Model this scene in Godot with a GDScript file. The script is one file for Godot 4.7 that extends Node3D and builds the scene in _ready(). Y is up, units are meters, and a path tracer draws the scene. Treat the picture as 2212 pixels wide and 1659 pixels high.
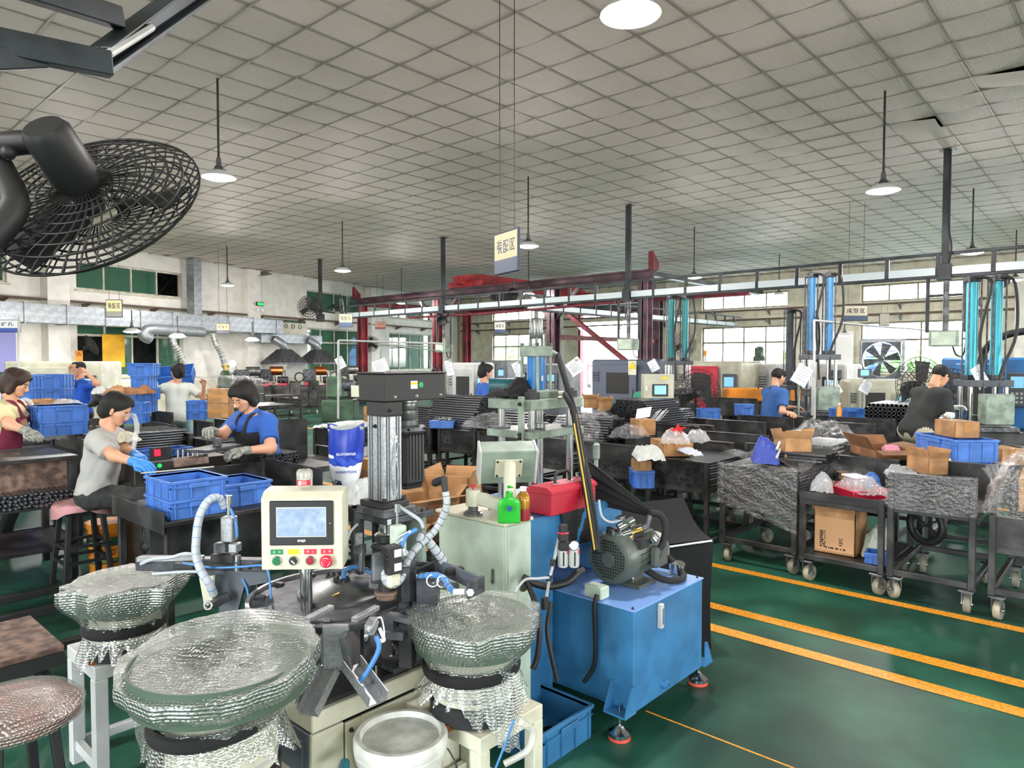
extends Node3D
var M := {}
var used := {}
var rng := RandomNumberGenerator.new()
class G:
	var v := PackedVector3Array()
	var n := PackedVector3Array()
	var u := PackedVector2Array()
	func tri(a: Vector3,b: Vector3,c: Vector3,na: Vector3,nb: Vector3,nc: Vector3,ua := Vector2.ZERO,ub := Vector2.ZERO,uc := Vector2.ZERO) -> void:
		if (b - a).cross(c - a).dot(na + nb + nc) > 0.0:
			v.append(a); v.append(c); v.append(b); n.append(na); n.append(nc); n.append(nb); u.append(ua); u.append(uc); u.append(ub)
		else:
			v.append(a); v.append(b); v.append(c); n.append(na); n.append(nb); n.append(nc); u.append(ua); u.append(ub); u.append(uc)
	func quad(a: Vector3,b: Vector3,c: Vector3,d: Vector3,nn: Vector3) -> void:
		tri(a,b,c,nn,nn,nn,Vector2(0,1),Vector2(1,1),Vector2(1,0))
		tri(a,c,d,nn,nn,nn,Vector2(0,1),Vector2(1,0),Vector2(0,0))
	func face(a: Vector3,b: Vector3,c: Vector3,d: Vector3) -> void:
		var nn := (b - a).cross(d - a)
		if nn.length_squared() < 1e-14: nn = (c - b).cross(d - b)
		quad(a,b,c,d,nn.normalized())
	func box(c: Vector3,s: Vector3,bev := 0.0,b := Basis()) -> G:
		var h := s * 0.5
		var e: float = minf(bev,minf(h.x,minf(h.y,h.z)) * 0.9)
		if e <= 0.0:
			for k in 3:
				for sg: float in [-1.0,1.0]:
					var ax := Vector3.ZERO; ax[k] = sg
					var p := Vector3.ZERO; p[(k + 1) % 3] = h[(k + 1) % 3]
					var q := Vector3.ZERO; q[(k + 2) % 3] = h[(k + 2) % 3]
					var o := ax * h[k]
					if sg > 0: quad(c + b * (o - p - q),c + b * (o + p - q),c + b * (o + p + q),c + b * (o - p + q),(b * ax).normalized())
					else: quad(c + b * (o + p - q),c + b * (o - p - q),c + b * (o - p + q),c + b * (o + p + q),(b * ax).normalized())
			return self
		var P := {}
		for i in 8:
			var sx: float = 1.0 if i & 1 else -1.0
			var sy: float = 1.0 if i & 2 else -1.0
			var sz: float = 1.0 if i & 4 else -1.0
			P[i * 3] = Vector3(sx * h.x,sy * (h.y - e),sz * (h.z - e))
			P[i * 3 + 1] = Vector3(sx * (h.x - e),sy * h.y,sz * (h.z - e))
			P[i * 3 + 2] = Vector3(sx * (h.x - e),sy * (h.y - e),sz * h.z)
		for k in 3:
			var bk := 1 << k
			var b1 := 1 << ((k + 1) % 3)
			var b2 := 1 << ((k + 2) % 3)
			for sg in [0,bk]:
				var ax := Vector3.ZERO; ax[k] = 1.0 if sg else -1.0
				quad(c + b * P[sg * 3 + k],c + b * P[(sg | b1) * 3 + k],c + b * P[(sg | b1 | b2) * 3 + k],c + b * P[(sg | b2) * 3 + k],(b * ax).normalized())
			for s1 in [0,b1]:
				for s2 in [0,b2]:
					var i0: int = s1 | s2
					var ax := Vector3.ZERO; ax[(k + 1) % 3] = 1.0 if s1 else -1.0; ax[(k + 2) % 3] = 1.0 if s2 else -1.0
					quad(c + b * P[i0 * 3 + (k + 1) % 3],c + b * P[(i0 | bk) * 3 + (k + 1) % 3],c + b * P[(i0 | bk) * 3 + (k + 2) % 3],c + b * P[i0 * 3 + (k + 2) % 3],(b * ax).normalized())
		for i in 8:
			var nn := (b * Vector3(1.0 if i & 1 else -1.0,1.0 if i & 2 else -1.0,1.0 if i & 4 else -1.0)).normalized()
			tri(c + b * P[i * 3],c + b * P[i * 3 + 1],c + b * P[i * 3 + 2],nn,nn,nn)
		return self
	func bx(x0: float,x1: float,y0: float,y1: float,z0: float,z1: float,bev := 0.0) -> G:
		return box(Vector3((x0 + x1) / 2,(y0 + y1) / 2,(z0 + z1) / 2),Vector3(absf(x1 - x0),absf(y1 - y0),absf(z1 - z0)),bev)
	func bar(a: Vector3,b: Vector3,w: float,h: float,bev := 0.0,up := Vector3.UP) -> G:
		var z := (b - a).normalized()
		if absf(z.dot(up)) > 0.98: up = Vector3.RIGHT if absf(z.x) < 0.9 else Vector3.BACK
		var x := up.cross(z).normalized()
		return box((a + b) / 2,Vector3(w,h,(b - a).length()),bev,Basis(x,z.cross(x),z))
	func tube(p: PackedVector3Array,r: float,seg := 8,caps := true,r2 := -1.0,closed := false) -> G:
		var m := p.size()
		if r2 < 0: r2 = r
		var t0 := (p[1] - p[0]).normalized()
		var x := t0.cross(Vector3.UP if absf(t0.y) < 0.9 else Vector3.RIGHT).normalized()
		var rings := []
		var dirs := []
		for i in m:
			var t: Vector3
			if closed: t = (p[(i + 1) % m] - p[(i + m - 1) % m]).normalized()
			elif i == 0: t = t0
			elif i == m - 1: t = (p[i] - p[i - 1]).normalized()
			else: t = ((p[i + 1] - p[i]).normalized() + (p[i] - p[i - 1]).normalized()).normalized()
			x = (x - t * x.dot(t)).normalized()
			var y := t.cross(x)
			var rr := lerpf(r,r2,float(i) / maxf(1,m - 1))
			var a := PackedVector3Array()
			var d := PackedVector3Array()
			for k in seg:
				var q := x * cos(TAU * k / seg) + y * sin(TAU * k / seg)
				d.append(q); a.append(p[i] + q * rr)
			rings.append(a); dirs.append(d)
		for i in (m if closed else m - 1):
			var j := (i + 1) % m
			for k in seg:
				var l := (k + 1) % seg
				tri(rings[i][k],rings[i][l],rings[j][l],dirs[i][k],dirs[i][l],dirs[j][l])
				tri(rings[i][k],rings[j][l],rings[j][k],dirs[i][k],dirs[j][l],dirs[j][k])
		if caps and not closed:
			for e in [0,m - 1]:
				var t: Vector3 = (p[0] - p[1]).normalized() if e == 0 else (p[e] - p[e - 1]).normalized()
				for k in seg: tri(p[e],rings[e][k],rings[e][(k + 1) % seg],t,t,t)
		return self
	func cyl(a: Vector3,b: Vector3,r: float,seg := 12,r2 := -1.0) -> G:
		return tube(PackedVector3Array([a,b]),r,seg,true,r2)
	func ring(c: Vector3,rad: float,r: float,ax := Vector3.UP,seg := 24,s2 := 6) -> G:
		var x := ax.cross(Vector3.RIGHT if absf(ax.x) < 0.9 else Vector3.BACK).normalized()
		var y := ax.cross(x).normalized()
		var p := PackedVector3Array()
		for i in seg: p.append(c + (x * cos(TAU * i / seg) + y * sin(TAU * i / seg)) * rad)
		return tube(p,r,s2,false,-1.0,true)
	func lathe(prof: Array,seg := 24,xf := Transform3D(),a0 := 0.0,a1 := TAU) -> G:
		for i in prof.size() - 1:
			var p: Vector2 = prof[i]
			var q: Vector2 = prof[i + 1]
			if p.distance_squared_to(q) < 1e-12: continue
			var d := (q - p).normalized()
			var nn := Vector2(d.y,-d.x)
			var n0 := nn
			var n1 := nn
			if i > 0:
				var e: Vector2 = (p - prof[i - 1]).normalized()
				var f := Vector2(e.y,-e.x)
				if f.dot(nn) > 0.75: n0 = (f + nn).normalized()
			if i < prof.size() - 2:
				var e: Vector2 = (prof[i + 2] - q).normalized()
				var f := Vector2(e.y,-e.x)
				if f.dot(nn) > 0.75: n1 = (f + nn).normalized()
			for k in seg:
				var A := a0 + (a1 - a0) * k / seg
				var B := a0 + (a1 - a0) * (k + 1) / seg
				var ca := Vector3(cos(A),0,sin(A))
				var cb := Vector3(cos(B),0,sin(B))
				var yy := Vector3.UP
				var pa: Vector3 = xf * (ca * p.x + yy * p.y)
				var pb: Vector3 = xf * (cb * p.x + yy * p.y)
				var qa: Vector3 = xf * (ca * q.x + yy * q.y)
				var qb: Vector3 = xf * (cb * q.x + yy * q.y)
				var bb := xf.basis
				var na0 := (bb * (ca * n0.x + yy * n0.y)).normalized()
				var nb0 := (bb * (cb * n0.x + yy * n0.y)).normalized()
				var na1 := (bb * (ca * n1.x + yy * n1.y)).normalized()
				var nb1 := (bb * (cb * n1.x + yy * n1.y)).normalized()
				var ua := Vector2(float(k) / seg,0)
				var ub := Vector2(float(k + 1) / seg,0)
				var v0 := Vector2(0,1.0 - float(i) / (prof.size() - 1))
				var v1 := Vector2(0,1.0 - float(i + 1) / (prof.size() - 1))
				if p.x > 1e-6: tri(pa,pb,qb,na0,nb0,nb1,ua + v0,ub + v0,ub + v1)
				if q.x > 1e-6: tri(pa,qb,qa,na0,nb1,na1,ua + v0,ub + v1,ua + v1)
		return self
	func prism(poly: PackedVector2Array,d: float,xf := Transform3D()) -> G:
		var ids := Geometry2D.triangulate_polygon(poly)
		var nz := xf.basis.z.normalized()
		for i in range(0,ids.size(),3):
			for s: float in [-1.0,1.0]:
				var q := []
				for k in 3: q.append(xf * Vector3(poly[ids[i + k]].x,poly[ids[i + k]].y,s * d / 2))
				tri(q[0],q[1],q[2],nz * s,nz * s,nz * s)
		var cw := Geometry2D.is_polygon_clockwise(poly)
		for i in poly.size():
			var a := poly[i]
			var b := poly[(i + 1) % poly.size()]
			var e := (b - a).normalized()
			var o := Vector2(e.y,-e.x) * (-1.0 if cw else 1.0)
			quad(xf * Vector3(a.x,a.y,-d / 2),xf * Vector3(b.x,b.y,-d / 2),xf * Vector3(b.x,b.y,d / 2),xf * Vector3(a.x,a.y,d / 2),(xf.basis * Vector3(o.x,o.y,0)).normalized())
		return self
	func sheet(nx: int,ny: int,f: Callable,thick := 0.0,wrap := false) -> G:
		var P := []
		for j in ny + 1:
			var row := PackedVector3Array()
			for i in nx + 1: row.append(f.call(float(i) / nx,float(j) / ny))
			P.append(row)
		var Nn := []
		for j in ny + 1:
			var row := PackedVector3Array()
			for i in nx + 1:
				var i0 := maxi(i - 1,0); var i1 := mini(i + 1,nx)
				if wrap and i == 0: i0 = nx - 1
				if wrap and i == nx: i1 = 1
				var dx: Vector3 = P[j][i1] - P[j][i0]
				var dy: Vector3 = P[mini(j + 1,ny)][i] - P[maxi(j - 1,0)][i]
				var c := dx.cross(dy)
				row.append(c.normalized() if c.length_squared() > 1e-18 else Vector3.UP)
			Nn.append(row)
		for side in (2 if thick > 0 else 1):
			var sg := 1.0 if side == 0 else -1.0
			var off := 0.0 if side == 0 else -thick
			for j in ny:
				for i in nx:
					var a: Vector3 = P[j][i] + Nn[j][i] * off
					var b: Vector3 = P[j][i + 1] + Nn[j][i + 1] * off
					var c: Vector3 = P[j + 1][i + 1] + Nn[j + 1][i + 1] * off
					var d: Vector3 = P[j + 1][i] + Nn[j + 1][i] * off
					var ua := Vector2(float(i) / nx,float(j) / ny)
					var ub := Vector2(float(i + 1) / nx,float(j) / ny)
					var uc := Vector2(float(i + 1) / nx,float(j + 1) / ny)
					var ud := Vector2(float(i) / nx,float(j + 1) / ny)
					tri(a,b,c,Nn[j][i] * sg,Nn[j][i + 1] * sg,Nn[j + 1][i + 1] * sg,ua,ub,uc)
					tri(a,c,d,Nn[j][i] * sg,Nn[j + 1][i + 1] * sg,Nn[j + 1][i] * sg,ua,uc,ud)
		return self
	func ball(c: Vector3,r: Vector3,seg := 12,rg := 8,b := Basis()) -> G:
		return sheet(seg,rg,func(s,t):
			return c + b * (Vector3(cos(TAU * s) * sin(PI * t),cos(PI * t),sin(TAU * s) * sin(PI * t)) * r),0.0,true)
	func mesh(m: Material = null) -> ArrayMesh:
		var A := []
		A.resize(Mesh.ARRAY_MAX)
		A[Mesh.ARRAY_VERTEX] = v; A[Mesh.ARRAY_NORMAL] = n; A[Mesh.ARRAY_TEX_UV] = u
		var am := ArrayMesh.new()
		am.add_surface_from_arrays(Mesh.PRIMITIVE_TRIANGLES,A)
		if m: am.surface_set_material(0,m)
		return am
func V(x: float,y: float,z: float) -> Vector3: return Vector3(x,y,z)
func pts(a: Array) -> PackedVector3Array: return PackedVector3Array(a)
func spl(a: Array,k := 6) -> PackedVector3Array:
	var o := PackedVector3Array()
	for i in a.size() - 1:
		var p0: Vector3 = a[maxi(i - 1,0)]
		var p3: Vector3 = a[mini(i + 2,a.size() - 1)]
		for j in k: o.append((a[i] as Vector3).cubic_interpolate(a[i + 1],p0,p3,float(j) / k))
	o.append(a[-1])
	return o
func ry(deg: float) -> Basis: return Basis(Vector3.UP,deg_to_rad(deg))
func xf(o: Vector3,b := Basis()) -> Transform3D: return Transform3D(b,o)
func along(dir: Vector3,roll := 0.0) -> Basis:
	var y := dir.normalized()
	var x := y.cross(Vector3.BACK if absf(y.z) < 0.9 else Vector3.RIGHT).normalized()
	return Basis(x,y,x.cross(y)) * Basis(Vector3.UP,roll)
func named(s: String) -> String:
	var k: int = used.get(s,0)
	used[s] = k + 1
	return s if k == 0 else "%s_%03d" % [s,k]
func tag(o: Node,label: String,cat: String,group := "") -> Node:
	o.set_meta("label",label); o.set_meta("category",cat)
	if group: o.set_meta("group",group)
	return o
func th(called: String,label: String,cat: String,at := Vector3.ZERO,yaw := 0.0,group := "") -> Node3D:
	var o := Node3D.new()
	o.name = named(called); add_child(o); o.position = at; o.rotation.y = deg_to_rad(yaw)
	tag(o,label,cat,group)
	return o
func pt(called: String,g: Variant,m: Material,parent: Node,at := Vector3.ZERO) -> MeshInstance3D:
	var o := MeshInstance3D.new()
	o.name = called
	o.mesh = g.mesh() if g is G else g
	o.material_override = m
	o.position = at
	parent.add_child(o,true)
	return o
func one(called: String,g: Variant,m: Material,label: String,cat: String,group := "") -> MeshInstance3D:
	var o := pt(named(called),g,m,self)
	tag(o,label,cat,group)
	return o
func st(called: String,g: Variant,m: Material,parent: Node = null) -> MeshInstance3D:
	var o := pt(called,g,m,parent if parent else self)
	if parent == null: o.set_meta("kind","structure")
	return o
func dup(root: Node3D,at: Vector3,yaw := 0.0,label := "",group := "") -> Node3D:
	var r: Node3D = root.duplicate()
	r.name = named(String(root.name).rstrip("_0123456789")); add_child(r); r.position = at; r.rotation.y = deg_to_rad(yaw)
	if label: r.set_meta("label",label)
	if group: r.set_meta("group",group)
	return r
func many(called: String,mesh: Mesh,m: Material,places: Array,parent: Node) -> MultiMeshInstance3D:
	var mm := MultiMesh.new()
	mm.transform_format = MultiMesh.TRANSFORM_3D
	mm.mesh = mesh
	mm.instance_count = places.size()
	for i in places.size(): mm.set_instance_transform(i,places[i])
	var o := MultiMeshInstance3D.new()
	o.name = called; o.multimesh = mm; o.material_override = m
	parent.add_child(o,true)
	o.set_meta("kind","stuff")
	return o
var noise_tex := {}
func ntex(kind: String) -> ImageTexture:
	if noise_tex.has(kind): return noise_tex[kind]
	var f := FastNoiseLite.new()
	f.seed = kind.hash() % 1000
	f.noise_type = FastNoiseLite.TYPE_SIMPLEX_SMOOTH
	f.fractal_type = FastNoiseLite.FRACTAL_FBM
	f.frequency = {"blotch": 0.008,"fine": 0.08,"streak": 0.02,"fold": 0.012,"crumple": 0.02}.get(kind,0.02)
	if kind == "crumple": f.fractal_type = FastNoiseLite.FRACTAL_RIDGED
	var im := f.get_seamless_image(256,256)
	im.convert(Image.FORMAT_RGB8)
	noise_tex[kind] = ImageTexture.create_from_image(im)
	return noise_tex[kind]
var var_tex := {}
func vtex(kind: String,s: float) -> ImageTexture:
	var key := "%s%.2f" % [kind,s]
	if var_tex.has(key): return var_tex[key]
	var im: Image = ntex(kind).get_image().duplicate()
	for y in im.get_height():
		for x in im.get_width():
			var k := im.get_pixel(x,y).r
			k = 1.0 - s * (1.0 - clampf((k - 0.25) * 2.0,0,1))
			im.set_pixel(x,y,Color(k,k,k))
	var_tex[key] = ImageTexture.create_from_image(im)
	return var_tex[key]
func mt(key: String,c: Color,rough := 0.6,metal := 0.0,s := 0.0,kind := "blotch",scale := 1.0) -> StandardMaterial3D:
	var m := StandardMaterial3D.new()
	m.resource_name = key; m.albedo_color = c; m.roughness = rough; m.metallic = metal
	if s > 0:
		m.albedo_texture = vtex(kind,s); m.uv1_triplanar = true; m.uv1_scale = Vector3.ONE * scale
	M[key] = m
	return m
func rgb8(r: int,g: int,b: int) -> Color: return Color8(r,g,b)
func relief(m: StandardMaterial3D,kind: String,cm: float,scale := 0.0) -> void:
	m.heightmap_enabled = true; m.heightmap_texture = ntex(kind); m.heightmap_scale = cm
	if scale > 0: m.uv1_triplanar = true; m.uv1_scale = Vector3.ONE * scale
func clear(key: String,c: Color,alpha: float,rough := 0.1) -> StandardMaterial3D:
	var m := mt(key,Color(c,alpha),rough)
	m.transparency = BaseMaterial3D.TRANSPARENCY_ALPHA
	return m
func glow(key: String,c: Color,e: float) -> StandardMaterial3D:
	var m := mt(key,c,0.5)
	m.emission_enabled = true; m.emission = c; m.emission_energy_multiplier = e
	return m
func texmat(key: String,im: Image,rough := 0.5) -> StandardMaterial3D:
	var m := mt(key,Color.WHITE,rough)
	m.albedo_texture = ImageTexture.create_from_image(im)
	return m
func materials() -> void:
	mt("black",rgb8(62,63,64),0.5,0.1,0.35,"blotch",2.0)
	mt("rack",rgb8(66,66,66),0.45,0.2,0.45,"blotch",1.6)
	mt("jet",rgb8(34,34,35),0.5)
	mt("rubber",rgb8(36,36,37),0.75,0,0.3,"fine",6)
	mt("tube_black",rgb8(112,114,118),0.2,0.85)
	mt("chrome",rgb8(205,207,210),0.16,1.0)
	mt("steel",rgb8(150,152,152),0.35,0.85,0.3,"blotch",3)
	mt("dullsteel",rgb8(120,122,126),0.5,0.6,0.35,"blotch",4)
	mt("darksteel",rgb8(92,94,100),0.42,0.55,0.35,"blotch",5)
	mt("alu",rgb8(186,188,190),0.38,0.75,0.15,"fine",3)
	mt("galv",rgb8(158,164,168),0.42,0.6,0.14,"blotch",3)
	mt("brass",rgb8(180,150,80),0.3,0.9)
	mt("copper",rgb8(176,104,60),0.3,0.9)
	mt("cream",rgb8(216,214,190),0.45,0,0.1,"blotch",2)
	mt("creamg",rgb8(196,212,194),0.45,0,0.1,"blotch",2)
	mt("greyg",rgb8(150,166,152),0.45,0.15,0.2,"blotch",3)
	mt("blue",rgb8(58,124,174),0.4,0,0.12,"blotch",2)
	mt("cylblue",rgb8(30,118,190),0.35,0,0.1)
	mt("teal",rgb8(40,140,160),0.35,0,0.1)
	mt("crate",rgb8(56,112,196),0.42,0,0.12,"blotch",3)
	mt("crate_light",rgb8(78,130,214),0.42,0,0.12,"blotch",3)
	mt("red",rgb8(206,34,62),0.4,0,0.12)
	mt("crane",rgb8(140,44,56),0.55,0,0.3,"blotch",1)
	mt("crane_dark",rgb8(96,70,80),0.55,0,0.3,"blotch",1)
	mt("white",rgb8(236,236,234),0.5)
	mt("paper",rgb8(226,230,236),0.7)
	mt("card",rgb8(186,140,94),0.8,0,0.18,"blotch",3)
	mt("card_dark",rgb8(150,104,66),0.8,0,0.2,"blotch",3)
	mt("grey",rgb8(126,130,136),0.5,0,0.15)
	mt("greydark",rgb8(86,92,100),0.5,0,0.15)
	mt("greylight",rgb8(200,202,200),0.5,0,0.12)
	mt("green",rgb8(60,92,66),0.5,0,0.3)
	mt("orange",rgb8(240,148,30),0.5,0,0.12)
	mt("yellow",rgb8(246,200,30),0.5)
	mt("skin",rgb8(214,160,128),0.55).subsurf_scatter_enabled = false
	mt("hair",rgb8(24,21,20),0.72,0,0.4,"fine",8)
	mt("hose",rgb8(70,130,196),0.35)
	mt("hosegrey",rgb8(176,182,188),0.35)
	mt("cable",rgb8(26,26,28),0.5)
	mt("wood",rgb8(132,106,92),0.7,0,0.4,"streak",2)
	var w := clear("wrap",rgb8(240,244,246),0.16,0.12)
	w.normal_enabled = true; w.normal_texture = wrap_normal(); w.normal_scale = 1.0; w.uv1_triplanar = true; w.uv1_scale = Vector3.ONE * 2.2
	var bw := clear("bubble",rgb8(232,236,232),0.46,0.26)
	bw.metallic = 0.92
	bw.normal_enabled = true; bw.normal_texture = bubble_normal(); bw.normal_scale = 1.0; bw.uv1_triplanar = true; bw.uv1_scale = Vector3.ONE * 16.0
	clear("glass",rgb8(230,240,236),0.06,0.03)
	clear("glass_green",rgb8(70,120,96),0.5,0.05)
	clear("bag",rgb8(230,234,236),0.3,0.18)
	clear("clearplastic",rgb8(238,236,226),0.3,0.1)
func wrap_normal() -> ImageTexture:
	var im: Image = ntex("crumple").get_image().duplicate()
	im.bump_map_to_normal_map(14.0)
	return ImageTexture.create_from_image(im)
func bubble_normal() -> ImageTexture:
	var im := Image.create(96,96,false,Image.FORMAT_RGB8)
	for y in 96:
		for x in 96:
			var h := 0.0
			for k in 4:
				var cx := [12,36,60,84][k] as int
				var row := int(y / 16.0)
				var px := fposmod(x - cx - (12.0 if row % 2 else 0.0) + 48.0,96.0) - 48.0
				var py := fposmod(y,16.0) - 8.0
				var d := Vector2(px / 10.5,py / 7.6).length()
				h = maxf(h,sqrt(maxf(0.0,1.0 - d * d)))
			im.set_pixel(x,y,Color(h,h,h))
	im.bump_map_to_normal_map(7.0)
	return ImageTexture.create_from_image(im)
func pw(called: String,g: Variant,m: Material,parent: Node3D) -> MeshInstance3D:
	var o := pt(called,g,m,parent)
	if parent.get_parent() == self: o.transform = parent.transform.affine_inverse()
	return o
func flat(c: Vector3,w: float,h: float,right: Vector3,up: Vector3) -> G:
	var r := right.normalized() * w / 2
	var u := up.normalized() * h / 2
	var g := G.new()
	g.face(c - r - u,c + r - u,c + r + u,c - r + u)
	return g
func slab(c: Vector3,w: float,h: float,d: float,right: Vector3,up: Vector3,bev := 0.002) -> G:
	var r := right.normalized()
	var u := up.normalized()
	return G.new().box(c,V(w,h,d),bev,Basis(r,u,r.cross(u)))
func letters(txt: String,h: float,depth: float,at: Vector3,right: Vector3,up: Vector3,m: Material,parent: Node3D,called := "lettering") -> MeshInstance3D:
	var tm := TextMesh.new()
	var f := SystemFont.new()
	f.font_names = PackedStringArray(["Droid Sans"]); f.font_weight = 700
	tm.font = f; tm.text = txt; tm.font_size = 32; tm.pixel_size = h / 24.0; tm.depth = depth; tm.curve_step = 2.0
	var o := pt(called,tm,m,parent)
	var r := right.normalized()
	var u := up.normalized()
	var x := Transform3D(Basis(r,u,r.cross(u)),at)
	o.transform = parent.transform.affine_inverse() * x if parent.get_parent() == self else x
	return o
const GLYPH := {"装": "2,1 4,3|6,0 6,7|1,7 6,5|8,3 15,3|11,0 11,6|9,6 14,6|8,7 8,8|1,9 15,9|8,9 5,13|5,12 5,15 8,14|9,9 11,12 15,15|13,10 11,12",
	"配": "1,2 8,2|1,5 8,5 8,15 1,15 1,5|3,2 3,8|6,2 6,8|1,12 8,12|10,2 15,2 15,8 10,8|10,8 10,14 15,14 15,12","区": "15,2 2,2 2,14 15,14|5,4 12,12|12,4 5,12",
	"成": "3,4 15,4|3,4 3,10 1,15|3,8 8,8 8,12 6,13|9,1 10,9 15,15 15,12|14,7 9,14|12,1 14,3","型": "1,2 9,2|1,5 9,5|3,2 3,5 1,9|7,2 7,9|11,2 11,7|14,1 14,9 12,9|3,11 13,11|8,9 8,15|1,15 15,15",
	"扩": "1,4 6,4|4,1 4,14 2,13|1,10 6,8|11,1 12,3|8,4 15,4|8,4 8,10 6,15","孔": "1,3 7,3 4,6|4,6 4,15 2,14|1,9 8,8|10,1 10,14 15,14 15,11","启": "8,0 9,2|3,3 13,3 13,7 3,7|3,3 3,10 1,15|5,10 14,10 14,15 5,15 5,10",
	"动": "1,3 7,3|1,6 8,6|4,6 2,12 7,11|6,9 8,13|9,5 15,5 14,14 12,13|12,1 11,9 8,15","开": "2,3 14,3|1,8 15,8|5,3 5,9 2,15|11,3 11,15","关": "5,1 6,3|11,1 10,3|3,4 13,4|1,9 15,9|8,4 8,9 2,15|8,9 14,15",
	"停": "4,1 1,7|3,5 3,15|10,0 10,2|5,2 15,2|7,4 13,4 13,7 7,7 7,4|5,11 5,9 15,9 15,11|7,11 14,11|10,11 10,15 8,14","止": "8,2 8,14|8,7 14,7|3,6 3,14|1,14 15,14","急": "6,1 2,5|5,2 11,2 9,4|4,4 12,4 12,9|3,6 12,6|3,9 12,9|2,11 1,14|5,11 5,15 11,15 12,13|8,11 9,13|13,11 15,14",
	"焊": "3,1 3,8 1,15|1,4 1,7|5,4 4,7|3,8 6,13|8,1 14,1 14,6 8,6 8,1|8,4 14,4|7,9 15,9|6,12 16,12|11,9 11,15","接": "1,4 5,4|3,1 3,14 1,13|1,10 5,8|10,0 10,2|6,3 15,3|8,4 9,6|13,4 12,6|6,7 15,7|10,7 7,12 14,15|13,9 7,15|6,10 15,10"}
func paint(im: Image,a: Vector2,b: Vector2,w: float,c: Color) -> void:
	var n := int((b - a).length()) + 1
	for i in n + 1:
		var p := a.lerp(b,float(i) / n)
		im.fill_rect(Rect2i(int(p.x - w / 2),int(p.y - w / 2),maxi(1,int(w)),maxi(1,int(w))),c)
func write(im: Image,txt: String,x: float,y: float,size: float,c: Color,gap := 1.25,weight := 1.6) -> void:
	for ch in txt:
		if GLYPH.has(ch):
			for line in (GLYPH[ch] as String).split("|"):
				var ps := line.split(" ")
				for i in ps.size() - 1:
					var p := ps[i].split_floats(",")
					var q := ps[i + 1].split_floats(",")
					paint(im,Vector2(x + p[0] * size / 16,y + p[1] * size / 16),Vector2(x + q[0] * size / 16,y + q[1] * size / 16),maxf(1.0,size / 16.0 * weight),c)
		x += size * gap
func print_lines(im: Image,x0: int,y0: int,w: int,n: int,step: int,c: Color,th_ := 2) -> void:
	var r := RandomNumberGenerator.new(); r.seed = x0 + y0 * 7 + n
	for i in n:
		var x := x0
		while x < x0 + w:
			var k := r.randi_range(3,10)
			im.fill_rect(Rect2i(x,y0 + i * step,mini(k,x0 + w - x),th_),c)
			x += k + r.randi_range(2,4)
const CH := 5.085
const RX := 27.15
func lw(s: float,y: float,off := 0.0) -> Vector3:
	return Vector3(s * 0.9636 + off * 0.2673,y,-21.27 - s * 0.2673 + off * 0.9636)
func lwx(off := 0.0) -> Transform3D: return Transform3D(ry(15.5),lw(0,0,off))
func camera_and_light() -> void:
	var cam := Camera3D.new()
	cam.name = "camera"; add_child(cam)
	cam.position = Vector3(0,1.7,0)
	cam.rotation_degrees = Vector3(-1.95,-47.85,0)
	cam.fov = 57.72; cam.near = 0.05; cam.far = 300; cam.current = true
	var we := WorldEnvironment.new()
	we.name = "environment"; add_child(we)
	var e := Environment.new()
	we.environment = e
	e.tonemap_mode = Environment.TONE_MAPPER_LINEAR
	e.tonemap_exposure = 1.25
	e.background_mode = Environment.BG_SKY
	var sky := Sky.new()
	var sm := ProceduralSkyMaterial.new()
	sm.sky_top_color = Color(0.86,0.93,1.0); sm.sky_horizon_color = Color(1,1,0.98)
	sm.ground_bottom_color = Color(0.62,0.64,0.6); sm.ground_horizon_color = Color(0.9,0.92,0.9)
	sm.sky_energy_multiplier = 3.6; sm.ground_energy_multiplier = 1.6; sm.sun_angle_max = 0.0
	sky.sky_material = sm
	e.sky = sky
	e.sdfgi_enabled = true; e.ssao_enabled = true; e.ssil_enabled = true
func holed(g: G,x: Transform3D,s0: float,s1: float,y0: float,y1: float,th_: float,holes: Array) -> G:
	var ss := [s0,s1]
	for h in holes: ss.append(clampf(h[0],s0,s1)); ss.append(clampf(h[1],s0,s1))
	ss.sort()
	for i in ss.size() - 1:
		if ss[i + 1] - ss[i] < 1e-4: continue
		var m: float = (ss[i] + ss[i + 1]) / 2
		var ys := [y0]
		var cut := []
		for h in holes:
			if h[0] < m and h[1] > m: cut.append([h[2],h[3]])
		cut.sort_custom(func(a,b): return a[0] < b[0])
		var y := y0
		for c in cut + [[y1,y1]]:
			if c[0] - y > 1e-4:
				g.box(x * Vector3(m,(y + c[0]) / 2,-th_ / 2),Vector3(ss[i + 1] - ss[i],c[0] - y,th_),0,x.basis)
			y = maxf(y,c[1])
	return g
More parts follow.
